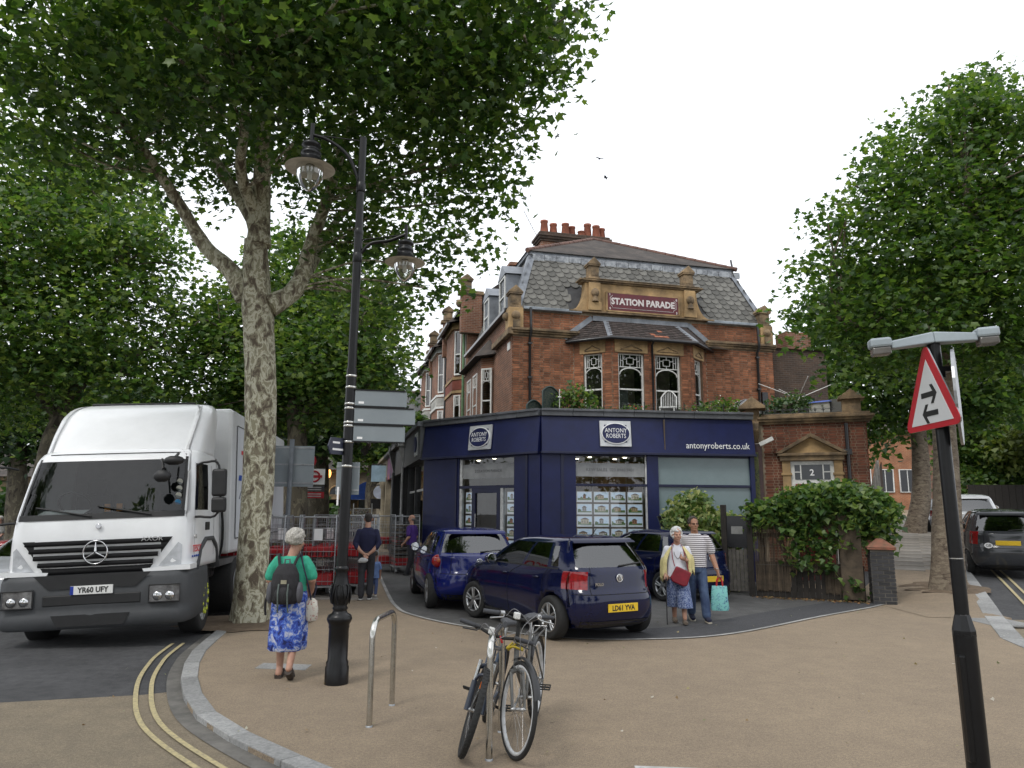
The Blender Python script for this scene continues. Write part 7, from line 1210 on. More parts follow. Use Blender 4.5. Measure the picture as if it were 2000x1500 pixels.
# trailer box with red-edged name
tr = MB(); tr.box(-1.22, 1.22, -8.2, -2.35, 1.06, 3.58); trl = tr.build('trailer_box', TW, lor, .06); q = MB()
for s in (-1, 1): q.box(s*1.232-.004, s*1.232+.004, -7.9, -2.72, 1.32, 3.3)
q.build('side_panel', mat('pale_panel_white', (.62, .64, .67), .4, ns=3, na=.06), trl)
for s in (-1,):
    for nm, bx in (('panel_edge', (-7.92, -2.70, 1.30, 1.315)), ('panel_edge', (-7.92, -2.70, 3.3, 3.315)), ('panel_edge', (-2.71, -2.695, 1.315, 3.3))): MB().box(s*1.238-.002, s*1.238+.002, *bx).build(nm, TD, trl)
TR = mat('red_brand_letters', (.62, .02, .03), .45, na=.05); TB = mat('blue_brand_stripe', (.01, .06, .34), .5, na=.05)
text('brand_name', 'TESCO', .5, TR, trl, (-1.24, -3.95, 2.68), (PI/2, 0, -PI/2), sx=1.15, off=.012, align='CENTER')
for k in range(6): q = MB(); q.M = Matrix.Translation((-1.24, -2.98-.36*k, 2.38)); q.add([(0, .12, -.05), (0, -.12, -.05), (0, -.17, .05), (0, .07, .05)], [(0, 1, 2, 3)]); q.M = None; q.build('brand_stripe', TB, trl, fix=False)
q = MB(); q.tube(bez([(-1.24, -2.95-.16*i, 2.05+(.09 if i % 2 else -.05)) for i in range(13)], 4), .012, 4); q.build('script_line', mat('grey_brand_text', (.2, .22, .26), .5), trl)
text('door_brand', 'TESCO', .14, TR, lor, (-1.222, -.34, 1.25), (PI/2, 0, -PI/2), sx=1.1)
for k in range(5): q = MB(); q.M = Matrix.Translation((-1.222, -.09-.1*k, 1.15)); q.box(-.001, .001, -.035, .03, -.014, .014); q.M = None; q.build('brand_stripe', TB, lor)
text('model_number', '1843', .075, SILV2, lor, (-1.222, -.22, 1.42), (PI/2, 0, -PI/2))
# door lines, handle, steps, arch, mirrors
for y in (-.17, -1.25): pts = [Vector((-1.0*S.at(z_)[2]-.003, y-(.22*(z_-1.8) if z_ > 1.8 and y > -1 else 0), z_)) for z_ in np.linspace(1.12, 2.5, 10)]; ribbonline(pts, .012, [Vector((-1, 0, 0))]*10).build('door_gap', mat('panel_gap', (.003, .003, .004)), lor, fix=False)
q = MB(); q.box(-1.235, -1.215, -.95, -.75, 1.5, 1.62); q.build('door_handle', TD, lor, .008)
for s in (-1, 1):
    q = MB(); q.loft([[(s*1.1, y, z_), (s*1.25, y, z_), (s*1.25, y*1.0, z_+.06), (s*1.1, y, z_+.06)] for y, z_ in ((-.35, .95), (-.5, 1.22), (-.75, 1.34), (-1.15, 1.34), (-1.4, 1.2), (-1.55, .9))], 0, True, True); q.build('wheel_arch', TG, lor, fix=False)
    for k, z_ in enumerate((.32, .62, .92)): q = MB(); q.box(min(s*1.0, s*1.2), max(s*1.0, s*1.2), -.46-.02*k, -.12, z_, z_+.045); q.build('step', GALV, lor, .008)
    q = MB(); q.box(min(s*.75, s*1.02), max(s*.75, s*1.02), -.5, -.02, .3, 1.0); q.build('step_well', TD, lor)
    m_ = link(bpy.data.objects.new('mirror_unit', None), lor); m_.location = (s*1.2, -.25, 2.2); q = MB(); q.tube(bez([(0, 0, .25), (s*.15, .1, .28), (s*.33, .08, .22), (s*.33, .08, -.45), (0, 0, -.5)], 5), .018, 6); q.build('bracket', TD, m_)
    for z0, h_ in ((-.02, .40), (-.34, .22)): q = MB(); q.cbox((s*.34, .08, z0), (.2, .12, h_)); q.build('mirror_head', TD, m_, .035)
q = MB(); q.tube(bez([(-.72, -.25, 2.5), (-.80, .03, 2.52), (-.85, .14, 2.38)], 5), .02, 6); q.ball((-.85, .16, 2.28), (.12, .07, .09), 10); q.build('kerb_mirror', TD, lor); q = MB(); q.ball((-.98, .1, 2.5), (.14, .08, .07), 10); q.tube([(-.98, .05, 2.55), (-.95, -.2, 2.62)], .02, 6); q.build('front_mirror', TD, lor)
# cab interior, paper on the dash, cab suspension gear behind
q = MB(); q.box(-1.05, 1.05, -.75, -.12, 1.2, 1.78); q.build('dashboard', TD, lor, .04); q = MB(); q.box(-1.08, 1.08, -1.9, -1.8, 1.2, 2.65); q.build('cab_back', mat('grey_cab_lining', (.16, .16, .155), .9, ns=4), lor)
for x in (-.62, .62): q = MB(); q.box(x-.26, x+.26, -1.55, -1.35, 1.4, 2.1); q.box(x-.14, x+.14, -1.53, -1.42, 2.1, 2.35); q.build('seat', SEATM, lor, .05)
q = MB(); q.M = Matrix.Translation((.62, -.72, 1.95)) @ Matrix.Rotation(R(50), 4, 'X'); q.tube([(.22*math.cos(2*PI*i/24), .22*math.sin(2*PI*i/24), 0) for i in range(24)], .016, 6, closed=True); q.M = None; q.build('steering_wheel', TD, lor)
q = MB(); q.add([(.3, -.2, 1.8), (.9, -.2, 1.8), (.9, -.42, 1.86), (.3, -.42, 1.86)], [(0, 1, 2, 3)]); q.build('paper_sheet', WL, lor, fix=False)
for k in range(4): q = MB(); p = S.end(-.82, 2.22-k*.1, True, .004); q.M = Matrix.Translation(p) @ Matrix.Rotation(-PI/2+R(-22), 4, 'X'); q.lathe([(.042, 0), (.042, .003)], 16); q.M = None; q.build('permit_disc', mat('pale_sticker', (.55, .56, .5), .5) if k < 3 else mat('blue_sticker', (.05, .25, .5), .5), lor)
for x in (.0, -.16): q = MB(); q.box(x-.035, x+.035, -.28, -.24, 1.82, 1.93); q.build('amber_tag', mat('amber_plastic', (.6, .22, .01), .4), lor)
for x in (-1.0, 1.0): q = MB(); q.box(min(x, x*.4), max(x, x*.4), -2.3, -2.0, .7, 1.6); q.build('tank', TD, lor, .05)
q = MB(); q.box(-.5, .5, -7.9, -1.0, .7, 1.02); q.build('chassis', TD, lor); q = MB(); q.tube(bez([(-.95, -2.05, 1.95), (-1.12, -2.12, 1.85), (-1.14, -2.15, 1.2), (-1.0, -2.15, .8)], 5), .022, 6); q.build('air_hose', TD, lor); q = MB(); q.box(-1.15, -.7, -3.3, -1.62, .88, .98); q.build('side_guard', mat('dull_grey_metal', (.12, .12, .12), .6), lor)
for y, tw_, hub in ((-.95, .3, mat('wheel_silver', (.32, .33, .33), .5, metal=.6, ns=8)), (-3.2, .5, mat('wheel_silver', (.32, .33, .33))), (-6.6, .5, mat('wheel_silver', (.32, .33, .33)))):
    for s in (-1, 1):
        w_ = carwheel(lor, (s*1.03 if tw_ < .4 else s*.95, y, .48), .48, tw_, s, 8, R(4) if y > -1 else 0, hub)
        if y > -1:
            q = MB(); T = Matrix.Rotation(s*PI/2, 4, 'Y'); q.M = T; q.lathe([(.13, tw_/2-.05), (.12, tw_/2+.02), (.02, tw_/2+.03)], 18)
            q.M = None; q.build('hub_cap', GALV, w_); q = MB()
            for k in range(10): q.M = T @ Matrix.Translation((.2*math.cos(k*PI/5), .2*math.sin(k*PI/5), tw_/2)); q.lathe([(.026, -.02), (.026, .03), (.01, .035)], 6); q.add([(.02, -.012, .02), (.06, 0, .02), (.02, .012, .02), (.04, 0, .035)], [(0, 1, 2), (0, 1, 3), (1, 2, 3), (0, 2, 3)])
            q.M = None; tag(q.build('nut_markers', mat('fluorescent_yellow', (.55, .62, .04), .5), w_, fix=False), kind='stuff')
# ================================================================ people
SKIN = mat('skin', (.42, .235, .165), .55, col2=(.36, .19, .13), ns=8); SKINT = mat('tanned_skin', (.34, .17, .105), .55, col2=(.28, .14, .085), ns=8)
def voxel(mb, vox, m, name, parent, it=3):
    o = bpy.data.objects.new('_v', mb.mesh('_v', m)); COL.objects.link(o); r_ = o.modifiers.new('r', 'REMESH'); r_.mode = 'VOXEL'; r_.voxel_size = vox
    if it: s_ = o.modifiers.new('s', 'SMOOTH'); s_.iterations = it; s_.factor = .5
    bpy.context.view_layer.update(); me = bpy.data.meshes.new_from_object(o.evaluated_get(bpy.context.evaluated_depsgraph_get())); bpy.data.objects.remove(o)
    me.polygons.foreach_set('use_smooth', [True]*len(me.polygons)); me.materials.clear(); me.materials.append(m); return link(bpy.data.objects.new(name, me), parent)
def cap(mb, pts, rr, n=10):
    """tapered limb with rounded ends through the points"""
    P = [Vector(p) for p in pts]; mb.tube(P, list(rr), n)
    for p, r_ in ((P[0], rr[0]), (P[-1], rr[-1])): mb.ball(p, r_, n)
    for p, r_ in zip(P[1:-1], rr[1:-1]): mb.ball(p, r_*.99, n)
def rings(mb, secs, n=18):
    """torso or skirt: list of (x, y, z, rx, ry[, fold depth, folds, phase])"""
    out = []
    for s_ in secs:
        x, y, z, rx, ry = s_[:5]; fd, fk, ph = (s_[5:8] if len(s_) > 5 else (0, 0, 0)); out.append([(x+rx*(1+fd*math.sin(fk*a+ph))*math.cos(a), y+ry*(1+fd*math.sin(fk*a+ph))*math.sin(a), z) for a in [2*PI*i/n for i in range(n)]])
    mb.loft(out, 0, True, True)
def hand(mb, w, d, side, curl=.6, up=(0, 0, 1), k=1.0):
    """palm and five fingers from wrist w along d"""
    w, d = Vector(w), Vector(d).normalized(); u = Vector(up); u = (u-d*u.dot(d)).normalized(); s_ = d.cross(u).normalized()*side; L_ = .088*k; pc = w+d*L_*.55
    cap(mb, [w, w+d*L_], [.024*k, .030*k], 8); [cap(mb, [w+d*.03+s_*o*k, w+d*L_+s_*o*k], [.016*k, .014*k], 8) for o in (-.022, 0, .022)]
    for i, (o, ln) in enumerate(((-.030, .062), (-.010, .075), (.011, .07), (.031, .055))):
        a = w+d*L_*.97+s_*o*k; c1 = curl*(.8+.1*i); d1 = (d*math.cos(c1)-u*math.sin(c1)).normalized(); d2 = (d*math.cos(c1*2)-u*math.sin(c1*2)).normalized(); cap(mb, [a, a+d1*ln*.5*k, a+d1*ln*.5*k+d2*ln*.5*k], [.0105*k, .0095*k, .008*k], 7)
    t0 = w+d*.03*k-s_*.028*k; t1 = t0+(d*.6-s_*.7-u*.2).normalized()*.038*k; cap(mb, [t0, t1, t1+(d*.9-s_*.1-u*.3).normalized()*.032*k], [.014*k, .011*k, .009*k], 7)
def head(mb, c, yaw=0, pitch=0, k=1.0):
    """skull, jaw, nose, brow, lips, ears; the face looks along +y turned by yaw"""
    T = Matrix.Translation(c) @ Matrix.Rotation(yaw, 4, 'Z') @ Matrix.Rotation(pitch, 4, 'X') @ Matrix.Scale(k, 4); o = mb.M; mb.M = T
    mb.ball((0, -.015, .035), (.076, .095, .088), 18); mb.ball((0, .015, -.03), (.063, .075, .085), 16); mb.ball((0, .05, -.085), (.035, .032, .028), 12)
    mb.tube([(0, .086, .03), (0, .107, -.018), (0, .094, -.026)], [.011, .016, .013], 8); mb.ball((-.013, .092, -.022), .010, 8); mb.ball((.013, .092, -.022), .010, 8)
    for s_ in (-1, 1): mb.ball((s_*.031, .078, .028), (.020, .014, .008), 8); mb.ball((s_*.045, .060, -.022), (.022, .022, .022), 8); mb.ball((s_*.077, -.008, -.008), (.010, .022, .032), 8); mb.ball((s_*.03, .076, .012), (.013, .009, .008), 8)
    mb.ball((0, .084, -.050), (.024, .011, .006), 8); mb.ball((0, .083, -.059), (.021, .011, .006), 8); mb.M = o; return T
def eyes(T, parent, wide=True):
    for s_ in (-1, 1): q = MB(); q.M = T; q.ball((s_*.031, .084, .013), (.010, .006, .0055), 8); q.M = None; q.build('eye', mat('eye_dark', (.03, .022, .02), .2), parent)
def hairmat(n_, c, c2): return mat(n_, c, .7, col2=c2, ns=60, bump=.6, bs=140, ramp=(.4, .6))
def locks(mb, T, pts, r_, rg, n=60, amp=.012):
    o = mb.M; mb.M = T
    for k in range(n): p = pts(rg); mb.ball(p, r_*rg.uniform(.7, 1.2), 7)
    mb.M = o
# ---- woman with rucksack, walking away
rg = random.Random(3); t = thing('person', 'woman in green top and blue floral skirt walking with a black rucksack', 'person', (-2.46, 8.40, 0), R(6)); S_ = 1.6/1.75
b = MB(); T = head(b, (.03, .03, 1.455), R(-28), R(-4), 1.0); cap(b, [(0, 0, 1.28), (.02, .01, 1.38)], [.06, .052]); rings(b, [(0, 0, .85, .13, .09), (0, 0, 1.05, .13, .09), (0, 0, 1.2, .15, .09), (0, 0, 1.29, .08, .06)])
cap(b, [(.145, 0, 1.235), (.232, -.01, 1.04), (.20, .14, .90), (.19, .19, .885)], [.045, .05, .038, .028]); hand(b, (.19, .20, .885), (-.3, .9, 0), 1, .7, (0, 0, 1)); cap(b, [(-.145, 0, 1.235), (-.222, .0, 1.04), (-.20, .16, .93), (-.19, .2, .93)], [.045, .05, .038, .028]); hand(b, (-.19, .21, .93), (.2, .9, .1), -1, .7, (0, 0, 1))
cap(b, [(-.08, 0, .8), (-.075, .04, .45), (-.07, .02, .10)], [.07, .055, .036]); cap(b, [(-.07, .0, .06), (-.075, .16, .03)], [.034, .028]); cap(b, [(.08, 0, .8), (.085, -.02, .45), (.075, -.20, .17)], [.07, .055, .036]); cap(b, [(.075, -.21, .14), (.075, -.12, .05)], [.034, .028]); cap(b, [(-.07, .02, .10), (-.07, -.03, .05)], [.036, .036]); cap(b, [(.075, -.20, .17), (.075, -.25, .14)], [.036, .034]); voxel(b, .007, SKIN, 'body', t)
q = MB(); rings(q, [(0, 0, .86, .185, .14), (0, .0, .98, .175, .135), (0, -.01, 1.12, .17, .125), (0, -.01, 1.22, .185, .115), (0, 0, 1.275, .13, .09), (0, 0, 1.30, .075, .065)], 22); cap(q, [(.145, 0, 1.245), (.20, -.005, 1.16), (.225, -.008, 1.08)], [.062, .066, .068]); cap(q, [(-.145, 0, 1.245), (-.20, 0, 1.16), (-.22, .0, 1.08)], [.062, .066, .068]); voxel(q, .011, mat('green_jersey', (.035, .36, .235), .85, col2=(.028, .28, .18), ns=9, bump=.25, bs=40), 'shirt', t, 4)
FLOR = splotch('blue_floral_cloth', [(0, (.012, .02, .10)), (.40, (.03, .06, .33)), (.47, (.07, .15, .52)), (.53, (.30, .34, .52)), (.58, (.48, .50, .60)), (.63, (.05, .09, .40)), (.68, (.02, .13, .17))], 13, .85, .15, 1, 5)
q = MB(); rings(q, [(0, 0, .97, .165, .125), (0, 0, .88, .19, .145, .0, 7, 0), (0, 0, .7, .20, .165, .025, 7, .3), (0, -.01, .5, .205, .18, .05, 7, .6), (0, -.02, .32, .20, .19, .07, 7, .9), (0, -.02, .30, .185, .175, .07, 7, .9)], 44); o = q.build('skirt', FLOR, t)
q = MB(); locks(q, T, lambda g_: (lambda a, e: (math.cos(a)*math.cos(e)*.088, -.02+math.sin(a)*math.cos(e)*.102 if not (math.sin(a) > .45 and math.sin(e) < .35) else -.05, .045+math.sin(e)*.092))(g_.uniform(0, 6.28), g_.uniform(-.75, 1.5)), .026, rg, 170); q.M = T; q.ball((0, -.025, .045), (.084, .098, .09), 14); q.M = None; voxel(q, .009, hairmat('curly_grey_hair', (.55, .53, .48), (.30, .28, .25)), 'hair', t, 1)
for s_, foot in ((-1, ((-.07, -.06, .012), (-.077, .19, .012))), (1, ((.075, -.265, .115), (.075, -.10, .02)))):
    q = MB(); a_, c_ = Vector(foot[0]), Vector(foot[1]); q.tube([a_, a_.lerp(c_, .5), c_], [.036, .043, .036], 10); q.M = None; sh_ = q.build('sandal', mat('brown_sandal', (.05, .035, .028), .7), t); q = MB(); 
    for f_ in (.25, .6, .85): m_ = a_.lerp(c_, f_); n_ = Vector((0, -(c_-a_).z, (c_-a_).y)).normalized(); q.tube([m_+Vector((.042, 0, 0)), m_+Vector((.03, 0, 0))+n_*.05, m_+Vector((-.03, 0, 0))+n_*.05, m_-Vector((.042, 0, 0))], .010, 6)
    q.build('sandal_straps', mat('brown_sandal', (.05, .035, .028)), sh_)
bp = thing('rucksack', 'black and grey rucksack on the back of the woman in green', 'bag', (-2.46, 8.40, 0), R(6)); BK = mat('black_nylon', (.018, .017, .02), .8, ns=12, bump=.3, bs=60); GKn = mat('grey_nylon', (.10, .10, .115), .8, ns=12)
q = MB(); rings(q, [(-.02, -.19, .80, .12, .07), (-.02, -.20, .84, .15, .10), (-.02, -.20, 1.0, .155, .105), (-.02, -.19, 1.12, .14, .095), (-.02, -.175, 1.2, .10, .07), (-.02, -.165, 1.225, .06, .045)], 20); voxel(q, .010, BK, 'main_sack', bp, 2); q = MB(); q.ball((-.02, -.285, .90), (.10, .045, .095), 14); q.build('front_pocket', BK, bp)
for s_ in (-1, 1): q = MB(); q.ball((-.02+s_*.155, -.2, .92), (.04, .07, .12), 12); q.build('side_pocket', GKn, bp); q = MB(); q.tube(bez([(-.02+s_*.075, -.17, 1.2), (-.02+s_*.10, -.115, 1.285), (-.02+s_*.115, -.03, 1.315), (-.02+s_*.12, .08, 1.25), (-.02+s_*.16, .12, 1.05), (-.02+s_*.17, .0, .88)], 5), .017, 6); q.build('shoulder_strap', BK, bp); q = MB(); q.tube([(-.02+s_*.05, -.3, 1.02), (-.02+s_*.05, -.335, .92), (-.02+s_*.05, -.3, .80), (-.02+s_*.055, -.27, .72)], .009, 5); q.build('webbing', mat('green_grey_webbing', (.11, .14, .13), .7), bp)
q = MB(); q.tube([(-.05, -.16, 1.2), (-.045, -.15, 1.27), (.005, -.15, 1.27), (.01, -.16, 1.2)], .009, 6); q.build('haul_loop', GKn, bp); q = MB(); q.cbox((-.02, -.30, 1.04), (.06, .015, .04)); q.build('label_patch', mat('khaki_patch', (.3, .28, .2), .7), bp); q = MB(); q.tube(bez([(-.19, -.18, .98), (-.23, -.16, .8), (-.22, -.15, .68)], 4), .012, 6); q.build('hanging_strap', BK, bp)
sb = thing('shoulder_bag', 'small white patterned shoulder bag at the hip of the woman in green', 'bag', (-2.46, 8.40, 0), R(6)); q = MB(); rings(q, [(.25, -.02, .60, .05, .04), (.25, -.02, .62, .065, .055), (.25, -.02, .72, .07, .055), (.245, -.02, .81, .06, .045), (.24, -.02, .84, .03, .02)], 16); q.build('pouch', splotch('floral_canvas', [(0, (.6, .57, .5)), (.56, (.35, .06, .06)), (.6, (.6, .57, .5)), (.66, (.12, .2, .1)), (.7, (.55, .52, .46))], 26, .9, .1, 1), sb); q = MB(); q.tube(bez([(.24, -.05, .83), (.215, -.14, 1.0), (.15, -.13, 1.2), (.10, -.03, 1.33)], 6), .009, 5); q.tube(bez([(.26, .01, .83), (.27, .06, .98), (.2, .12, 1.1)], 5), .009, 5); q.build('strap', mat('navy_strap', (.015, .015, .04), .8), sb)
# ---- man in navy jumper, hands clasped behind, walking away
t = thing('person', 'man in navy jumper and grey trousers with hands clasped behind him', 'person', (-2.99, 15.5, .015), R(8)); b = MB(); T = head(b, (0, .03, 1.62), R(4), 0, 1.0); cap(b, [(0, -.01, 1.40), (0, 0, 1.54)], [.07, .06]); rings(b, [(0, 0, .9, .14, .1), (0, 0, 1.2, .15, .1), (0, 0, 1.4, .1, .07)])
for s_ in (-1, 1): cap(b, [(s_*.165, -.01, 1.34), (s_*.24, -.076, 1.13), (s_*.13, -.19, .98), (s_*.05, -.205, .92)], [.045, .044, .038, .03])
hand(b, (.05, -.205, .92), (-.75, -.05, -.5), 1, .9, (0, 1, .2)); hand(b, (-.05, -.215, .92), (.55, -.05, -.7), -1, .8, (0, 1, .2)); voxel(b, .008, SKIN, 'body', t)
q = MB(); rings(q, [(0, 0, .88, .17, .125), (0, 0, 1.0, .172, .13), (0, -.01, 1.15, .185, .13), (0, -.01, 1.3, .205, .125), (0, 0, 1.40, .15, .10), (0, 0, 1.455, .08, .07)], 22)
for s_ in (-1, 1): cap(q, [(s_*.17, -.01, 1.36), (s_*.24, -.075, 1.13), (s_*.195, -.14, 1.04)], [.068, .06, .05])
voxel(q, .012, mat('navy_knit', (.012, .014, .05), .9, col2=(.009, .010, .036), ns=14, bump=.3, bs=50), 'jumper', t, 3)
TRO = mat('charcoal_trousers', (.045, .045, .052), .9, col2=(.03, .03, .036), ns=10, bump=.2, bs=25); q = MB(); rings(q, [(0, 0, 1.0, .165, .12), (0, -.01, .9, .18, .14), (0, 0, .8, .17, .12)]); cap(q, [(-.085, 0, .86), (-.095, .02, .5), (-.09, -.02, .10)], [.097, .075, .068]); cap(q, [(.085, 0, .86), (.085, .07, .5), (.08, .02, .12)], [.097, .075, .068]); voxel(q, .012, TRO, 'trousers', t, 3)
for x, y, z in ((-.09, -.02, 0), (.08, .06, 0)): q = MB(); q.loft([[(x+w*math.cos(a), yy+y, max(.022, .05+h_*math.sin(a))) for a in [2*PI*i/12 for i in range(12)]] for yy, w, h_ in ((-.11, .03, .03), (-.08, .042, .05), (0, .046, .045), (.09, .05, .03), (.16, .035, .02))], 0); sh_ = q.build('shoe', BK, t); q = MB(); q.loft([[(x+w*math.cos(a), yy+y, .012+.011*math.sin(a)) for a in [2*PI*i/12 for i in range(12)]] for yy, w in ((-.115, .034), (-.08, .046), (.09, .054), (.17, .036))], 0); q.build('sole', WPL, sh_)
q = MB(); q.M = T; q.ball((0, -.028, .05), (.083, .09, .086), 16); q.ball((0, -.06, .0), (.07, .055, .07), 12); q.M = None; voxel(q, .010, hairmat('dark_short_hair', (.03, .022, .018), (.015, .012, .01)), 'hair', t, 2)
q = MB(); q.ball((-.02, -.25, .80), (.10, .04, .055), 12); q.ball((-.09, -.25, .78), (.05, .03, .04), 10); tag(voxel(q, .010, mat('white_cotton', (.6, .61, .62), .9, bump=.4, bs=20), 'cap', None, 3), 'white cap held behind the back of the man in navy', 'cap').location = t.location
# ---- child walking ahead of him
t = thing('person', 'small child in pale blue walking beside the man in navy', 'person', (-2.91, 16.0, .015), R(5)); t.scale = (.86,)*3; b = MB(); head(b, (0, .01, .98), 0, 0, .85); cap(b, [(0, 0, .82), (0, 0, .92)], [.04, .04]); [cap(b, [(s_*.10, 0, .80), (s_*.14, 0, .64), (s_*.14, .04, .50)], [.035, .03, .024]) for s_ in (-1, 1)]; [hand(b, (s_*.14, .04, .5), (0, .2, -1), s_, .5, (0, 1, 0), .65) for s_ in (-1, 1)]; rings(b, [(0, 0, .5, .08, .06), (0, 0, .8, .09, .06)]); [cap(b, [(s_*.05, 0, .5), (s_*.055, -.02, .28), (s_*.05, -.06*s_, .06)], [.05, .042, .032]) for s_ in (-1, 1)]; voxel(b, .01, SKIN, 'body', t)
q = MB(); rings(q, [(0, 0, .44, .125, .1), (0, 0, .6, .115, .09), (0, 0, .78, .12, .08), (0, 0, .84, .06, .05)]); cap(q, [(.1, 0, .79), (.135, 0, .68)], [.05, .045]); cap(q, [(-.1, 0, .79), (-.135, 0, .68)], [.05, .045]); voxel(q, .012, mat('pale_blue_cotton', (.18, .28, .55), .9), 'dress', t); q = MB(); [cap(q, [(s_*.05, 0, .46), (s_*.055, -.02, .28), (s_*.05, -.06*s_, .08)], [.055, .047, .038]) for s_ in (-1, 1)]; voxel(q, .01, mat('blue_leggings', (.10, .14, .30), .9), 'leggings', t)
q = MB(); [q.ball((s_*.05, -.06*s_+.03, .03), (.035, .07, .03), 10) for s_ in (-1, 1)]; q.build('shoes', WPL, t); q = MB(); q.ball((0, -.01, 1.03), (.075, .085, .075), 12); q.build('hair', hairmat('brown_hair', (.06, .04, .025), (.03, .02, .012)), t)
# ---- man in striped shirt, walking towards the junction
def stripes(name, c1, c2, sc):
    m = mat(name, c1, .85); nt = m.node_tree; L = nt.links.new; tc = _n(nt, 'TexCoord'); wv = _n(nt, 'TexWave'); wv.bands_direction = 'Z'; wv.inputs['Scale'].default_value = sc; wv.inputs['Distortion'].default_value = .35; wv.inputs['Detail'].default_value = 1; wv.inputs['Detail Scale'].default_value = .4; L(tc.outputs['Object'], wv.inputs['Vector']); rp = _n(nt, 'ValToRGB'); rp.color_ramp.interpolation = 'CONSTANT'; e = rp.color_ramp.elements; e[0].color = (*c2, 1); e[1].position = .42; e[1].color = (*c1, 1); L(wv.outputs['Fac'], rp.inputs[0]); L(rp.outputs[0], nt.nodes['Principled BSDF'].inputs['Base Color']); return m
t = thing('person', 'man with glasses in a striped shirt and jeans walking beside the white-haired woman', 'person', (3.17, 12.80, .01), R(176)); b = MB(); T = head(b, (.02, .04, 1.60), R(10), R(2), 1.0); cap(b, [(0, 0, 1.40), (.01, .02, 1.52)], [.068, .06]); rings(b, [(0, 0, .9, .14, .1), (0, 0, 1.2, .15, .1), (0, 0, 1.4, .1, .07)])
cap(b, [(-.20, 0, 1.36), (-.275, -.02, 1.10), (-.33, .08, .87), (-.345, .10, .83)], [.058, .05, .04, .03]); hand(b, (-.345, .10, .83), (-.1, .1, -1), -1, 1.0, (.95, .1, 0)); cap(b, [(.20, 0, 1.36), (.25, -.06, 1.10), (.24, .02, .88)], [.058, .05, .03]); hand(b, (.24, .02, .88), (0, .2, -1), 1, .6, (-.9, .2, 0)); voxel(b, .007, SKINT, 'body', t)
eyes(T, t); q = MB(); q.M = T; [q.tube([(s_*.033+.024*math.cos(a), .098, .012+.017*math.sin(a)) for a in [2*PI*i/14 for i in range(14)]], .003, 5, closed=True) for s_ in (-1, 1)]; q.tube([(-.01, .1, .016), (.01, .1, .016)], .003, 5); [q.tube([(s_*.056, .095, .016), (s_*.08, .0, .012)], .003, 5) for s_ in (-1, 1)]; q.M = None; q.build('glasses', BK, t)
STR = stripes('striped_jersey', (.66, .65, .66), (.05, .03, .05), 9.5); q = MB(); rings(q, [(0, 0, .88, .185, .14), (0, 0, 1.0, .185, .145), (0, .0, 1.15, .19, .14), (0, 0, 1.3, .205, .13), (0, 0, 1.40, .15, .10), (0, .01, 1.45, .085, .075)], 22); cap(q, [(-.18, 0, 1.36), (-.25, -.015, 1.22), (-.265, -.018, 1.16)], [.08, .078, .078]); cap(q, [(.18, 0, 1.36), (.235, -.03, 1.22), (.245, -.04, 1.16)], [.08, .078, .078]); voxel(q, .011, STR, 'shirt', t, 3)
JEAN = mat('blue_denim', (.075, .115, .20), .9, col2=(.03, .05, .11), ns=4, bump=.3, bs=30, ramp=(.4, .65)); q = MB(); rings(q, [(0, 0, .98, .17, .13), (0, 0, .88, .18, .14), (0, 0, .8, .17, .12)]); cap(q, [(-.085, 0, .86), (-.10, .10, .5), (-.13, .12, .11)], [.098, .08, .075]); cap(q, [(.085, 0, .86), (.085, -.02, .5), (.07, -.18, .14)], [.098, .08, .075]); voxel(q, .011, JEAN, 'jeans', t, 3)
for x, y, z, rx in ((-.14, .16, 0, 0), (.07, -.17, .02, R(-14))):
    q = MB(); q.M = Matrix.Translation((x, y, z)) @ Matrix.Rotation(rx, 4, 'X'); q.loft([[(w*math.cos(a), yy, max(.02, .05+h_*math.sin(a))) for a in [2*PI*i/12 for i in range(12)]] for yy, w, h_ in ((-.11, .03, .03), (-.08, .042, .05), (0, .046, .045), (.09, .05, .03), (.16, .035, .02))], 0); q.M = None; sh_ = q.build('shoe', mat('navy_canvas', (.015, .018, .045), .85), t); q = MB(); q.M = Matrix.Translation((x, y, z)) @ Matrix.Rotation(rx, 4, 'X'); q.loft([[(w*math.cos(a), yy, .012+.011*math.sin(a)) for a in [2*PI*i/12 for i in range(12)]] for yy, w in ((-.115, .034), (-.08, .046), (.09, .054), (.17, .036))], 0); q.M = None; q.build('sole', mat('cream_sole', (.5, .45, .36), .8), sh_)
q = MB(); q.M = T; rg = random.Random(5)
for k in range(110):
    a, e = rg.uniform(0, 6.28), rg.uniform(-.35, 1.5); p = (math.cos(a)*math.cos(e)*.082, -.02+math.sin(a)*math.cos(e)*.095, .045+math.sin(e)*.088)
    if p[1] > .03 and p[2] < .105: continue
    q.ball(p, .017*rg.uniform(.7, 1.3), 7)
q.ball((0, -.035, .045), (.08, .085, .082), 14); q.M = None; voxel(q, .009, hairmat('dark_curly_hair', (.06, .045, .035), (.025, .02, .016)), 'hair', t, 1); q = MB(); q.tube([(-.335+.034*math.cos(a), .095+.03*math.sin(a), .87+.008*math.cos(a)) for a in [2*PI*i/14 for i in range(14)]], .006, 5, closed=True); q.build('wristwatch', SILV2, t)
cb = thing('shopping_bag', 'turquoise patterned carrier bag with red handle held by the man in stripes', 'bag', (3.525, 12.68, .36), R(176)); TQ = splotch('turquoise_print', [(0, (.18, .46, .44)), (.56, (.05, .10, .22)), (.60, (.18, .46, .44)), (.66, (.05, .12, .3)), (.68, (.24, .54, .51))], 15, .6, .2, 1, 2)
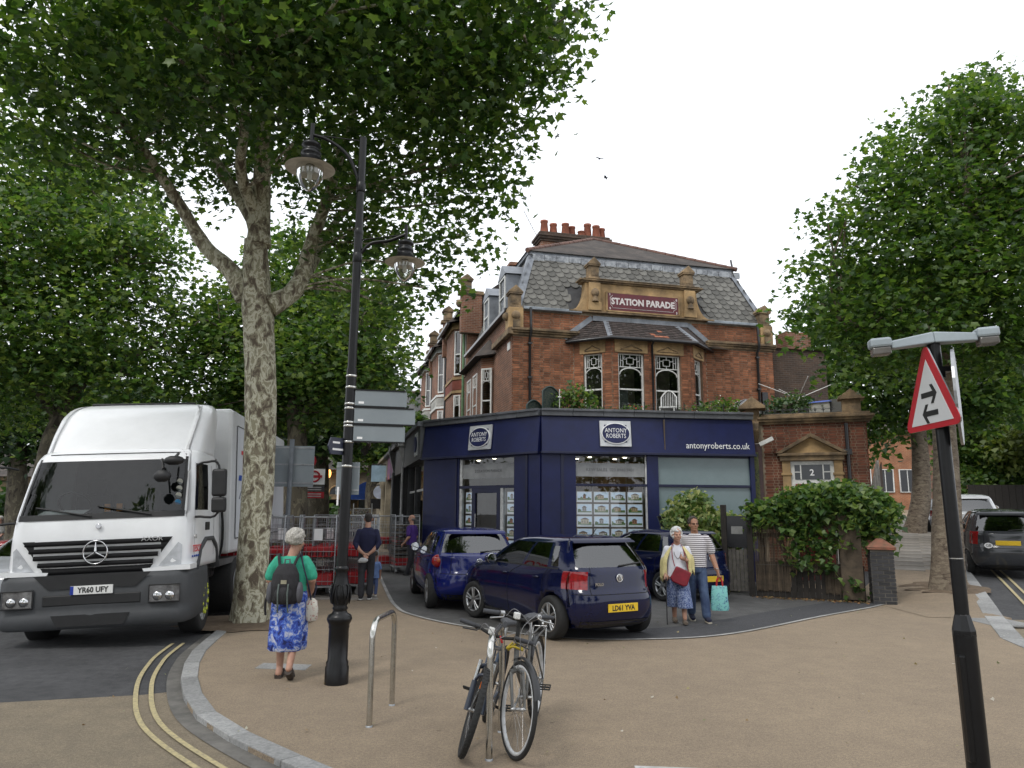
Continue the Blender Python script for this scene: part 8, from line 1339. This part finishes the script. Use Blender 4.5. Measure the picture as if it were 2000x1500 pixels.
q = MB(); rings(q, [(0, 0, -.16, .14, .06, .04, 4, 0), (0, 0, -.12, .15, .07, .06, 5, 1), (0, 0, .05, .14, .065, .06, 5, 2), (0, 0, .2, .13, .05, .05, 6, 0), (0, 0, .24, .125, .035, .05, 6, 0)], 24); q.build('bag_body', TQ, cb); q = MB(); q.tube(bez([(-.05, .02, .23), (-.04, .02, .33), (.0, .02, .38), (.04, .02, .33), (.05, .02, .23)], 4), .016, 6); q.build('handle', mat('red_plastic', (.5, .02, .02)), cb)
# ---- white-haired woman with stick
t = thing('person', 'white-haired woman in yellow cardigan and blue patterned culottes with a stick', 'person', (2.80, 12.56, .01), R(172)); b = MB(); T = head(b, (0, .08, 1.43), R(12), R(-3), .97); cap(b, [(0, .02, 1.25), (0, .05, 1.36)], [.058, .05]); rings(b, [(0, 0, .8, .13, .09), (0, 0, 1.05, .13, .09), (0, 0, 1.22, .11, .07), (0, .01, 1.27, .07, .06)])
cap(b, [(.17, 0, 1.2), (.22, -.03, .97), (.20, .1, .80)], [.05, .045, .03]); hand(b, (.20, .1, .80), (0, .35, -.9), 1, 1.1, (-.2, .9, .2)); cap(b, [(-.17, 0, 1.2), (-.20, .02, 1.0), (-.13, .17, 1.03)], [.05, .042, .03]); hand(b, (-.13, .17, 1.03), (.7, .3, .3), -1, 1.0, (0, .6, -.7)); cap(b, [(-.07, 0, .6), (-.075, .09, .35), (-.085, .12, .09)], [.06, .05, .036]); cap(b, [(.07, 0, .6), (.07, -.04, .35), (.06, -.14, .09)], [.06, .05, .036]); voxel(b, .007, SKIN, 'body', t); eyes(T, t)
WSH = mat('white_shirt', (.62, .63, .68), .85, col2=(.52, .53, .58), ns=6, bump=.3, bs=18); q = MB(); rings(q, [(0, .02, .74, .185, .15, .03, 5, 0), (0, .01, .9, .18, .14, .02, 5, 0), (0, 0, 1.05, .175, .125), (0, 0, 1.17, .18, .11), (0, 0, 1.24, .12, .085), (0, .01, 1.28, .07, .065)], 22); cap(q, [(.16, 0, 1.19), (.205, -.02, 1.02)], [.066, .07]); cap(q, [(-.16, 0, 1.19), (-.195, .01, 1.05)], [.066, .07]); voxel(q, .011, WSH, 'shirt', t, 3)
CAR = mat('yellow_knit', (.60, .53, .26), .9, col2=(.48, .42, .2), ns=10, bump=.5, bs=28); q = MB(); n_ = 44; rows = []
for j in range(13):
    f_ = j/12; row = []
    for i in range(n_+1):
        g_ = i/n_; a = R(90+38+22*f_*(.5-abs(g_-.5))+g_*(284-10*f_)); side_ = math.cos(a); drop = .52+.06*side_+.05*math.sin(9*a)*f_; rx_, ry_ = .085+.19*min(1, f_*1.9)**.75, .075+.10*min(1, f_*2)**.8; fo = 1+f_*.06*math.sin(13*a+2*f_)+f_*.03*math.sin(29*a)
        row.append((rx_*math.cos(a)*fo, -.01+ry_*math.sin(a)*fo+.03*f_*(math.sin(a) > 0), 1.285-.03*math.exp(-f_*6)-drop*f_**1.15))
    rows.append(row)
q.loft(rows, 0, False, True, False); cg_ = q.build('cardigan', CAR, t, fix=False); md = cg_.modifiers.new('thick', 'SOLIDIFY'); md.thickness = .014; md.offset = 1
CUL = splotch('blue_white_print', [(0, (.05, .075, .18)), (.45, (.09, .13, .27)), (.52, (.30, .34, .44)), (.57, (.10, .15, .3)), (.64, (.34, .38, .48))], 42, .9, .1, 1, 3); q = MB(); rings(q, [(0, 0, .86, .17, .13), (0, 0, .74, .185, .14), (0, 0, .62, .17, .13)]); rings(q, [(-.07, .02, .72, .10, .12), (-.085, .07, .5, .115, .115), (-.10, .11, .27, .125, .115, .06, 5, 0), (-.10, .11, .25, .12, .11, .06, 5, 0)], 20); rings(q, [(.07, .0, .72, .10, .12), (.08, -.03, .5, .115, .115), (.075, -.09, .27, .12, .11, .06, 5, 1), (.075, -.09, .25, .115, .105, .06, 5, 1)], 20); voxel(q, .011, CUL, 'culottes', t, 2)
for x, y, z, rx in ((-.085, .17, 0, 0), (.06, -.11, .01, R(-8))): q = MB(); q.M = Matrix.Translation((x, y, z)) @ Matrix.Rotation(rx, 4, 'X'); q.loft([[(w*math.cos(a), yy, max(.004, .035+h_*math.sin(a))) for a in [2*PI*i/12 for i in range(12)]] for yy, w, h_ in ((-.10, .03, .03), (-.07, .04, .04), (0, .042, .035), (.08, .046, .03), (.14, .03, .02))], 0); q.M = None; q.build('shoe', mat('tan_leather', (.13, .10, .075), .7), t)
q = MB(); q.M = T; rg = random.Random(6)
for k in range(150):
    a, e = rg.uniform(0, 6.28), rg.uniform(-1.0, 1.5); p = (math.cos(a)*math.cos(e)*.09, -.02+math.sin(a)*math.cos(e)*.10, .035+math.sin(e)*.10)
    if p[1] > .045 and p[2] < .07: continue
    q.ball(p, .022*rg.uniform(.7, 1.2), 7)
q.ball((0, -.03, .04), (.086, .09, .09), 14); q.M = None; voxel(q, .009, hairmat('white_bob_hair', (.66, .66, .64), (.45, .45, .44)), 'hair', t, 2); q = MB(); q.tube(bez([(-.06, .06, 1.27), (-.05, .115, 1.12), (0, .14, 1.05), (.05, .115, 1.12), (.06, .06, 1.27)], 5), .004, 5); q.build('necklace', mat('dark_beads', (.06, .06, .06), .4), t)
hb_ = thing('handbag', 'red cross-body handbag of the white-haired woman', 'bag', (2.80, 12.56, .01), R(172)); q = MB(); q.M = Matrix.Translation((-.05, .20, .80)) @ Matrix.Rotation(R(-24), 4, 'Y'); q.xz([(-.15, .0), (.15, .02), (.12, -.14), (.0, -.22), (-.13, -.16), (-.15, .1), (.12, .13)][:0] or [(-.15, -.13), (-.1, -.17), (.1, -.17), (.15, -.13), (.13, .09), (-.13, .09)], -.03, .035); q.M = None; RL = mat('red_leather', (.22, .008, .022), .45, ns=9); q.build('pouch', RL, hb_, .02); q = MB(); q.tube(bez([(.06, .19, .93), (.09, .13, 1.1), (.08, .06, 1.27), (.02, -.05, 1.29), (-.07, .04, 1.27), (-.12, .12, 1.1), (-.16, .19, .86)], 6), .008, 6); q.build('strap', RL, hb_)
ws = thing('walking_stick', 'thin black walking stick held by the white-haired woman', 'stick', (2.80, 12.56, .01), R(172)); q = MB(); q.tube([(.205, .2, .0), (.205, .155, .70)], .009, 8); q.ball((.205, .2, .012), .014, 8); q.build('shaft', BLK, ws); q = MB(); q.tube(bez([(.205, .155, .69), (.205, .15, .735), (.205, .18, .74), (.205, .24, .715)], 4), .011, 8); q.build('handle', BLK, ws)
# ---- man in purple shirt and two far figures
def walker(label, loc, rz, top, leg, hairm, k=1.0, bald=False):
    t = thing('person', label, 'person', loc, rz); t.scale = (k, k, k); b = MB(); T = head(b, (0, .02, 1.62)); cap(b, [(0, 0, 1.4), (0, .01, 1.54)], [.068, .06]); rings(b, [(0, 0, .9, .14, .1), (0, 0, 1.2, .15, .1), (0, 0, 1.4, .1, .07)])
    for s_ in (-1, 1): cap(b, [(s_*.2, 0, 1.36), (s_*.24, -.03, 1.1), (s_*.23, .12, .93)], [.056, .048, .03]); hand(b, (s_*.23, .12, .93), (0, .7, -.6), s_, .6, (0, .6, .7))
    voxel(b, .011, SKIN, 'body', t); q = MB(); rings(q, [(0, 0, .88, .18, .14), (0, 0, 1.1, .185, .14), (0, 0, 1.3, .205, .13), (0, 0, 1.40, .15, .10), (0, .0, 1.45, .085, .075)]); [cap(q, [(s_*.18, 0, 1.36), (s_*.235, -.02, 1.18)], [.08, .076]) for s_ in (-1, 1)]; voxel(q, .014, top, 'shirt', t)
    q = MB(); rings(q, [(0, 0, .98, .165, .125), (0, 0, .8, .17, .12)]); [cap(q, [(s_*.085, 0, .86), (s_*.09, .03*s_, .5), (s_*.09, -.06*s_, .09)], [.095, .075, .066]) for s_ in (-1, 1)]; voxel(q, .014, leg, 'trousers', t); q = MB(); [q.ball((s_*.09, -.06*s_+.04, .035), (.045, .12, .035), 10) for s_ in (-1, 1)]; q.build('shoes', BK, t); q = MB(); q.M = T
    if bald: q.ball((0, -.055, -.005), (.082, .055, .05), 12)
    else: q.ball((0, -.03, .05), (.084, .09, .085), 14)
    q.M = None; q.build('hair', hairm, t)
GH = hairmat('grey_stubble', (.2, .18, .16), (.12, .1, .09)); walker('balding man in a purple polo shirt beside the shop doorway', (-2.86, 21.4, 0), R(70), mat('purple_polo', (.06, .02, .17), .9), mat('dark_trousers', (.02, .02, .025), .9), GH, .98, True)
walker('woman in a white vest among the far roll cages', (-5.15, 27.5, 0), R(190), mat('white_cotton', (.6, .61, .62)), mat('dark_trousers', (.02, .02, .025)), hairmat('brown_hair', (.06, .04, .025), (.03, .02, .012)), .93); walker('distant pedestrian in grey at the far left', (-17.6, 25.5, -.1), R(150), mat('grey_cotton', (.3, .29, .27), .9), mat('blue_leggings', (.10, .14, .30)), hairmat('curly_grey_hair', (.55, .53, .48), (.30, .28, .25)), .95)
# ================================================================ roll cages on the pavement
def cage_proto(label, group):
    t = thing('roll_cage', label, 'roll cage', (0, 0, 0), 0, group); w, d_, h_ = .36, .42, 1.62
    q = MB(); q.box(-w, w, -d_, d_, .17, .21); q.build('base', mat('grey_cage_base', (.3, .31, .32), .6, ns=6), t); q = MB()
    for s_ in (-1, 1):
        q.tube([(s_*w, -d_, .2), (s_*w, -d_, h_), (s_*w, -d_+.06, h_+.06), (s_*w, d_-.06, h_+.06), (s_*w, d_, h_), (s_*w, d_, .2)], .013, 6)
        for k in range(7): z_ = .38+k*.19; q.tube([(s_*w, -d_, z_), (s_*w, d_, z_)], .005, 4)
        for k in range(6): y = -d_+(k+1)*2*d_/7; q.tube([(s_*w, y, .2), (s_*w, y, h_+.06)], .004, 4)
    q.build('side_frame', GALV, t); q = MB()
    for k in range(9): z_ = .3+k*.165; q.tube([(-w, d_, z_), (w, d_, z_)], .005, 4)
    for k in range(5): x = -w+(k+1)*2*w/6; q.tube([(x, d_, .2), (x, d_, h_)], .004, 4)
    q.tube([(-w, d_, h_+.02), (w, d_, h_+.02)], .012, 6); q.build('back_frame', GALV, t); q = MB(); [q.tube([(-w, -d_, z_), (w, -d_, z_)], .008, 5) for z_ in (.3, .55, .72, .92, 1.15, 1.4)]; q.tube([(-w, -d_, h_+.02), (w, -d_, h_+.02)], .012, 5); [q.tube([(-w+(k+1)*2*w/6, -d_, .2), (-w+(k+1)*2*w/6, -d_, 1.4)], .0045, 4) for k in range(5)]; q.build('front_gate', GALV, t)
    RC = mat('red_crate_plastic', (.45, .012, .018), .5, ns=9); q = MB(); q.box(-w+.05, w-.05, -d_+.04, d_-.08, .22, .44); q.build('crate', RC, t, .01); q = MB(); q.box(-w+.06, w-.06, -d_+.10, d_-.1, .80, 1.0); c_ = q.build('crate', RC, t, .01); q = MB(); [q.box(-w+.08+k*.12, -w+.16+k*.12, -d_+.085, -d_+.1, .83, .93) for k in range(5)]; tag(q.build('crate_slots', mat('dark_red_slot', (.12, .005, .008), .8), c_), kind='stuff')
    for x in (-1, 1):
        for y in (-1, 1): q = MB(); q.M = Matrix.Translation((x*(w-.06), y*(d_-.08), .06)) @ Matrix.Rotation(PI/2, 4, 'Y'); q.lathe([(.06, -.018), (.06, .018)], 14); q.M = None; q.box(x*(w-.06)-.03, x*(w-.06)+.03, y*(d_-.08)-.025, y*(d_-.08)+.025, .1, .17); q.build('castor', GALV, t)
    return t
LBL = 'wire roll cage with red crates in the crowd beside the plane trunk'; cg = cage_proto(LBL, 'roll cages by the plane tree'); first = True
spots = [(-4.95, 15.3, 5), (-4.22, 16.35, 12), (-3.62, 16.75, 80), (-5.05, 16.6, 8), (-4.2, 17.3, 10), (-3.66, 17.3, 80), (-3.72, 17.85, 80), (-5.0, 17.6, 10), (-3.8, 18.4, 80), (-4.3, 18.35, 78), (-5.3, 14.2, 8), (-3.9, 18.95, 80)]
for (x, y, a) in spots:
    o = cg if first else copy_tree(cg); first = False; o.location = (x, y, .02); o.rotation_euler = (0, 0, R(a))
q = MB(); q.box(-.09, .09, -.436, -.432, 1.16, 1.40); cl_ = q.mesh('paper_label', WL)
for o_ in [o for o in COL.objects if o.name.startswith('roll_cage')][:5]: inst('paper_label', cl_, o_)
c2 = cage_proto('wire roll cage of red trays standing beside the orange cone', 'roll cages outside the charcoal shop'); c2.location = (-3.75, 22.9, .02); c2.rotation_euler = (0, 0, R(13)); o = copy_tree(c2); o.location = (-3.2, 22.3, .02); o.rotation_euler = (0, 0, R(20)); o['label'] = 'wire roll cage packed with trays on a blue base beside the purple-shirted man'
TRAY = mat('brown_tray', (.12, .10, .08), .8, rnd=.2); 
for k in range(9): MB().box(-.32, .32, -.38, .38, .3+k*.13, .36+k*.13).build('tray', TRAY, o)
cn = thing('traffic_cone', 'tall orange traffic cone behind the man in navy', 'cone', (-4.25, 22.0, .01)); q = MB(); q.lathe([(.16, .03), (.13, .1), (.03, .95), (.02, .96)], 18); q.build('cone', mat('orange_cone', (.6, .07, .02), .55), cn); q = MB(); q.box(-.22, .22, -.22, .22, 0, .035); q.build('foot', mat('orange_cone', (.6, .07, .02)), cn, .01)
rs = thing('display_stall', 'shop display of goods and striped stand under the blue awning', 'stall', (-6.3, 29.5, 0), PHI); q = MB(); q.box(-.7, .7, -.3, .3, 0, 1.1); q.build('table', mat('dark_stall', (.05, .05, .09), .8), rs); q = MB(); q.box(-.6, .6, -.2, .25, 1.1, 1.9); q.build('stacked_goods', splotch('assorted_goods', [(0, (.1, .03, .03)), (.42, (.45, .42, .38)), (.52, (.12, .14, .1)), (.6, (.5, .3, .1))], 12, .7, .1, 1), rs); [MB().box(-.55+k*.6, -.3+k*.6, -.4, -.32, .75, 1.05).build('price_board', mat('round_board', (.4, .45, .6), .6), rs) for k in range(2)]
ld = thing('folding_rack', 'white ladder-like display rack outside the far shop', 'rack', (-5.75, 28.6, 0), PHI); [MB().tube([(x, 0, 0), (x, 0, 2.1)], .025, 6).build('upright', WPL, ld) for x in (-.35, .35)]; [MB().tube([(-.35, 0, .5+k*.28), (.35, 0, .5+k*.28)], .018, 6).build('rung', WPL, ld) for k in range(6)]
# A-board, orange notice by the door
ob = thing('notice_board', 'small orange notice standing between the blue car and the navy pier', 'notice', (-.23, 17.6, 0)); q = MB(); q.box(-.17, .17, -.01, .01, 1.0, 1.22); q.build('panel', mat('orange_board', (.55, .17, .01), .5), ob); MB().tube([(0, .02, 0), (0, .02, 1.1)], .02, 6).build('post', BLK, ob)
# ================================================================ left background
gs = thing('road_sign', 'large grey back of a road sign on a grey post behind the trunk', 'road sign', (-5.15, 17.05, 0), R(5)); p = MB(); q = MB(); q.tube([(0, 0, 0), (0, 0, 3.45)], .055, 12); q.build('post', mat('grey_post_paint', (.16, .18, .20), .5, ns=5), gs); q = MB(); q.box(-.42, .52, .05, .07, 2.35, 3.3); q.build('panel', GREYP, gs, .004); [MB().box(-.42, .52, .04, .05, z_, z_+.035).build('rail', GALV, gs) for z_ in (2.42, 2.85, 3.24)]
us_ = thing('station_sign', 'red and white underground roundel sign with letter A above', 'sign', (-7.05, 26.0, 0), R(8)); MB().tube([(-.35, .05, 0), (-.35, .05, 4.2)], .04, 8).build('post', BLK, us_); UR = mat('roundel_red', (.42, .01, .02), .5); q = MB(); q.M = Matrix.Translation((-.12, 0, 3.55)) @ Matrix.Rotation(PI/2, 4, 'X'); q.lathe([(.22, -.02), (.22, .02)], 24); q.M = None; a_ = q.build('bus_stop_disc', UR, us_); text('letter', 'A', .34, WL, a_, (-.12, -.022, 3.55), X90)
q = MB(); q.box(-.3, .42, -.02, .02, 2.72, 3.27); rb = q.build('roundel_panel', WL, us_); q = MB(); q.M = Matrix.Translation((.06, -.03, 3.0)); q.tube([(.18*math.cos(2*PI*i/28), 0, .18*math.sin(2*PI*i/28)) for i in range(28)], .035, 6, closed=True); q.box(-.27, .27, -.036, .0, -.045, .045); q.M = None; q.build('roundel', UR, rb); q = MB(); q.box(-.3, .42, -.02, .02, 2.48, 2.68); q.build('name_plate', mat('dark_plate', (.05, .05, .055), .5), us_); q = MB(); q.box(-.3, .42, -.02, .02, 2.24, 2.46); q.build('red_plate', UR, us_); [MB().box(-.2, .32, -.024, -.0205, z_, z_+.035).build('lettering_line', mat('pale_lettering', (.45, .43, .42), .6), us_) for z_ in (2.6, 2.52, 2.37, 2.29)]
YB = brickmat('yellow_stock_brick', ((.22, .165, .085), (.16, .12, .065)), (.2, .17, .12)); 
def box_building(name, label, u0, u1, Y, ztop, m, wins=3, arch=True, roof=None, rz=0, dep=8, z0=-.1, wz=(1.2, 3.0), ww=1.0):
    a, c = _px(u0, 1000, Y), _px(u1, 1000, Y); w = c.x-a.x; t = thing(name, label, 'building', (a.x, Y, z0), rz); q = MB(); q.box(0, w, 0, dep, 0, ztop); q.build('wall', m, t); q = MB(); q.box(-.15, w+.15, -.15, .3, ztop, ztop+.3); q.build('parapet', STONED, t)
    for k in range(wins):
        x = w*(k+.5)/wins; q = MB(); pts = [(x-ww/2, wz[0]), (x+ww/2, wz[0])]+([(x+ww/2*math.cos(a_), wz[1]+ww/2*math.sin(a_)) for a_ in [PI*i/8 for i in range(9)]] if arch else [(x+ww/2, wz[1]), (x-ww/2, wz[1])]); q.xz(pts, -.03, .02); wn = q.build('window', mat('dark_far_window', (.02, .022, .025), .15), t); q = MB(); q.tube([(x_, -.04, z_) for x_, z_ in pts], .05, 5, closed=True); q.build('window_surround', WFRAME if not arch else STONE, wn); q = MB(); q.box(x-.025, x+.025, -.045, -.03, wz[0], wz[1]+(ww/2 if arch else 0)); q.build('glazing_bar', WFRAME, wn)
    if roof: q = MB(); q.add([(-.3, -.4, ztop+.2), (w+.3, -.4, ztop+.2), (w+.3, dep/2, ztop+roof), (-.3, dep/2, ztop+roof), (-.3, dep+.4, ztop+.2), (w+.3, dep+.4, ztop+.2)], [(0, 1, 2, 3), (3, 2, 5, 4), (0, 3, 4), (1, 5, 2)]); q.build('roof', RTILE, t, fix=False)
    return t
st = box_building('station_building', 'yellow brick station building with arched openings behind the trees', 455, 800, 47, 4.3, YB, 6, True, 2.2); q = MB(); q.box(5.2, 7.4, -2.0, 0, 2.6, 2.9); q.build('entrance_canopy', STONED, st); q = MB(); q.box(5.4, 7.2, -.06, .02, .1, 2.5); q.build('entrance', mat('dark_doorway', (.012, .012, .012), .9), st)
box_building('yellow_brick_building', 'yellow brick building with grey roof at the far left', -120, 330, 44, 3.6, YB, 8, False, 2.0, wz=(1.2, 2.6)); box_building('far_red_house', 'far orange-red brick building beyond the small plane tree', 690, 830, 70, 7.5, brickmat('orange_brick', ((.42, .17, .08), (.36, .13, .06)), (.4, .3, .2)), 3, False, 3, wz=(4, 6)); box_building('far_dark_house', 'low dark house closing the gap behind the station trees', 330, 460, 52, 5.0, BRICKD, 3, False, 2.5, wz=(1.5, 3.2))
wl_ = thing('garden_wall', 'low dark hedge-topped wall across the left-hand road', 'wall', (-30, 36, -.1)); MB().box(0, 21, 0, .3, 0, 1.5).build('wall', BRICKD, wl_)
shrub('hedge', 'dark clipped hedge behind the parked cars on the left', [((-28+i*2.2, 37.5, 1.6), (1.4, 1.0, 1.3)) for i in range(9)], 5000, .4, LEAFC, .6, cat='hedge')
# right-hand background: brick houses, dark fence, far lamp
box_building('orange_brick_house', 'orange brick house glimpsed behind the thick plane trunk', 1668, 1800, 46, 6.2, brickmat('orange_brick', ((.42, .17, .08), (.36, .13, .06)), (.4, .3, .2)), 3, False, 2.5, z0=.6, wz=(2.6, 4.0)); box_building('far_brick_house', 'red brick gabled house beyond the bushes up the street', 1860, 1915, 62, 6.5, BRICKF, 2, False, 2.5, z0=1.5, wz=(3.2, 4.8))
df = thing('dark_fence', 'long dark close-board fence along the far side of the climbing street', 'fence', (30.2, 48.5, 1.9), R(-6)); [MB().box(i*.42, i*.42+.40, 0, .04, 0, 1.9).build('board', WOOD, df) for i in range(50)]
fl_ = thing('lamp_post', 'thin grey street lamp far up the right-hand street', 'lamp post', (_px(1973, 900, 50).x, 50, 2.0)); MB().tube([(0, 0, -.4), (0, 0, 5.5)], [.07, .04], 8).build('shaft', mat('grey_post_paint', (.16, .18, .20)), fl_); MB().box(-.35, .35, -.1, .1, 5.4, 5.55).build('lantern', mat('grey_post_paint', (.16, .18, .20)), fl_, .03)
bl_ = thing('lamp_post', 'small black lantern post beside the station sign', 'lamp post', (-7.0, 31.0, 0)); MB().tube([(0, 0, 0), (0, 0, 4.6)], .05, 8).build('shaft', BLK, bl_); q = MB(); q.tube(bez([(-.0, 0, 4.6), (-.3, 0, 5.0), (.3, 0, 5.2), (.75, 0, 4.9)], 5), .03, 6); q.build('arm', BLK, bl_); q = MB(); q.M = Matrix.Translation((.75, 0, 4.35)); q.lathe([(.05, .55), (.25, .3), (.26, .28), (.16, -.1), (.05, -.2)], 12); q.M = None; q.build('lantern', mat('smoky_lens', (.16, .15, .14)), bl_)
al = thing('wall_lamp', 'small glowing amber lamp on the station front', 'lamp', tuple(_px(642, 925, 46.2))); q = MB(); q.ball((0, 0, 0), (.16, .1, .28), 10); q.build('globe', mat('amber_glow', (1, .42, .1), .4, emit=3, na=.1), al); MB().tube([(0, 0, 0), (0, .7, 0)], .03, 6).build('bracket', BLK, al)
# scaffolding at the end of the terrace
sf = thing('scaffolding', 'tube scaffolding with grey sheeting at the end of the terrace', 'scaffold', wl(-1.6, 24.2), PHI); GT = mat('scaffold_tube', (.3, .31, .32), .5, metal=.6)
for x in (-1.2, .4, 2.0):
    for y in (0, 2.4, 4.8): MB().tube([(x, y, 3.5), (x, y, 11.8)], .035, 6).build('standard', GT, sf)
for z_ in (5.4, 7.4, 9.4, 10.4, 11.4):
    for x in (-1.2, 2.0): MB().tube([(x, -.3, z_), (x, 5.2, z_)], .03, 6).build('ledger', GT, sf)
    for y in (0, 4.8): MB().tube([(-1.5, y, z_), (2.3, y, z_)], .03, 6).build('transom', GT, sf)
for z_ in (5.4, 9.4): MB().box(-1.3, 2.1, -.1, 4.9, z_-.12, z_-.05).build('boards', mat('scaffold_board', (.25, .2, .14), .9), sf)
MB().box(-1.27, 2.0, -.05, -.03, 5.5, 9.3).build('sheeting', mat('grey_sheeting', (.30, .31, .32), .8, ns=2), sf)
# birds, litter leaves
BIRD = mat('grey_bird', (.08, .08, .09), .8)
for i, (u, v, Y, a) in enumerate(((1171, 310, 32, .3), (1183, 347, 30, 1.2), (1089, 266, 31, 2))):
    p = _px(u, v, Y); t = thing('bird', ['pale gull-like bird gliding with wings spread', 'small dark bird banking above the chimney', 'small dark bird close to the tree edge'][i], 'bird', p, a, 'birds in the sky'); q = MB(); q.ball((0, 0, 0), (.03, .11, .03), 8); q.build('body', BIRD, t)
    for s_ in (-1, 1): q = MB(); q.add([(0, .05, .02), (s_*.12, .06, .06), (s_*.24, -.02, .03-.05*i), (s_*.11, -.03, .05), (0, -.04, .02)], [(0, 1, 2, 3, 4)]); q.add([(0, .05, .012), (s_*.12, .06, .052), (s_*.24, -.02, .022-.05*i), (s_*.11, -.03, .042), (0, -.04, .012)], [(4, 3, 2, 1, 0)]); q.build('wing', BIRD, t, fix=False)
n = 150; P = np.stack([RNG.uniform(-4.5, 8, n), RNG.uniform(4.8, 15.5, n), np.full(n, .02)], 1); V, F_ = leaves(P, None, .03, KITE, KITEF, .1, .0); lo = link(bpy.data.objects.new('litter', mesh_np('litter', V, F_, leafmat('dry_leaves', [(.2, .13, .06), (.3, .25, .12), (.12, .15, .05), (.45, .42, .36)], .1)))); tag(lo, 'scattered dry leaf scraps on the pavement', 'litter', kind='stuff')
n = 260; s_ = RNG.uniform(0, LF, n); P = np.array([tuple(MF @ Vector((a, -abs(RNG.normal(.12, .14)), .015))) for a in s_]); V, F_ = leaves(P, None, .05, KITE, KITEF, .2, .1); lo = link(bpy.data.objects.new('litter', mesh_np('litter', V, F_, leafmat('dry_leaves2', [(.2, .10, .04), (.26, .15, .06), (.12, .10, .05), (.3, .22, .1)], .1)))); tag(lo, 'drift of dead brown leaves along the foot of the garden fence', 'litter', kind='stuff')
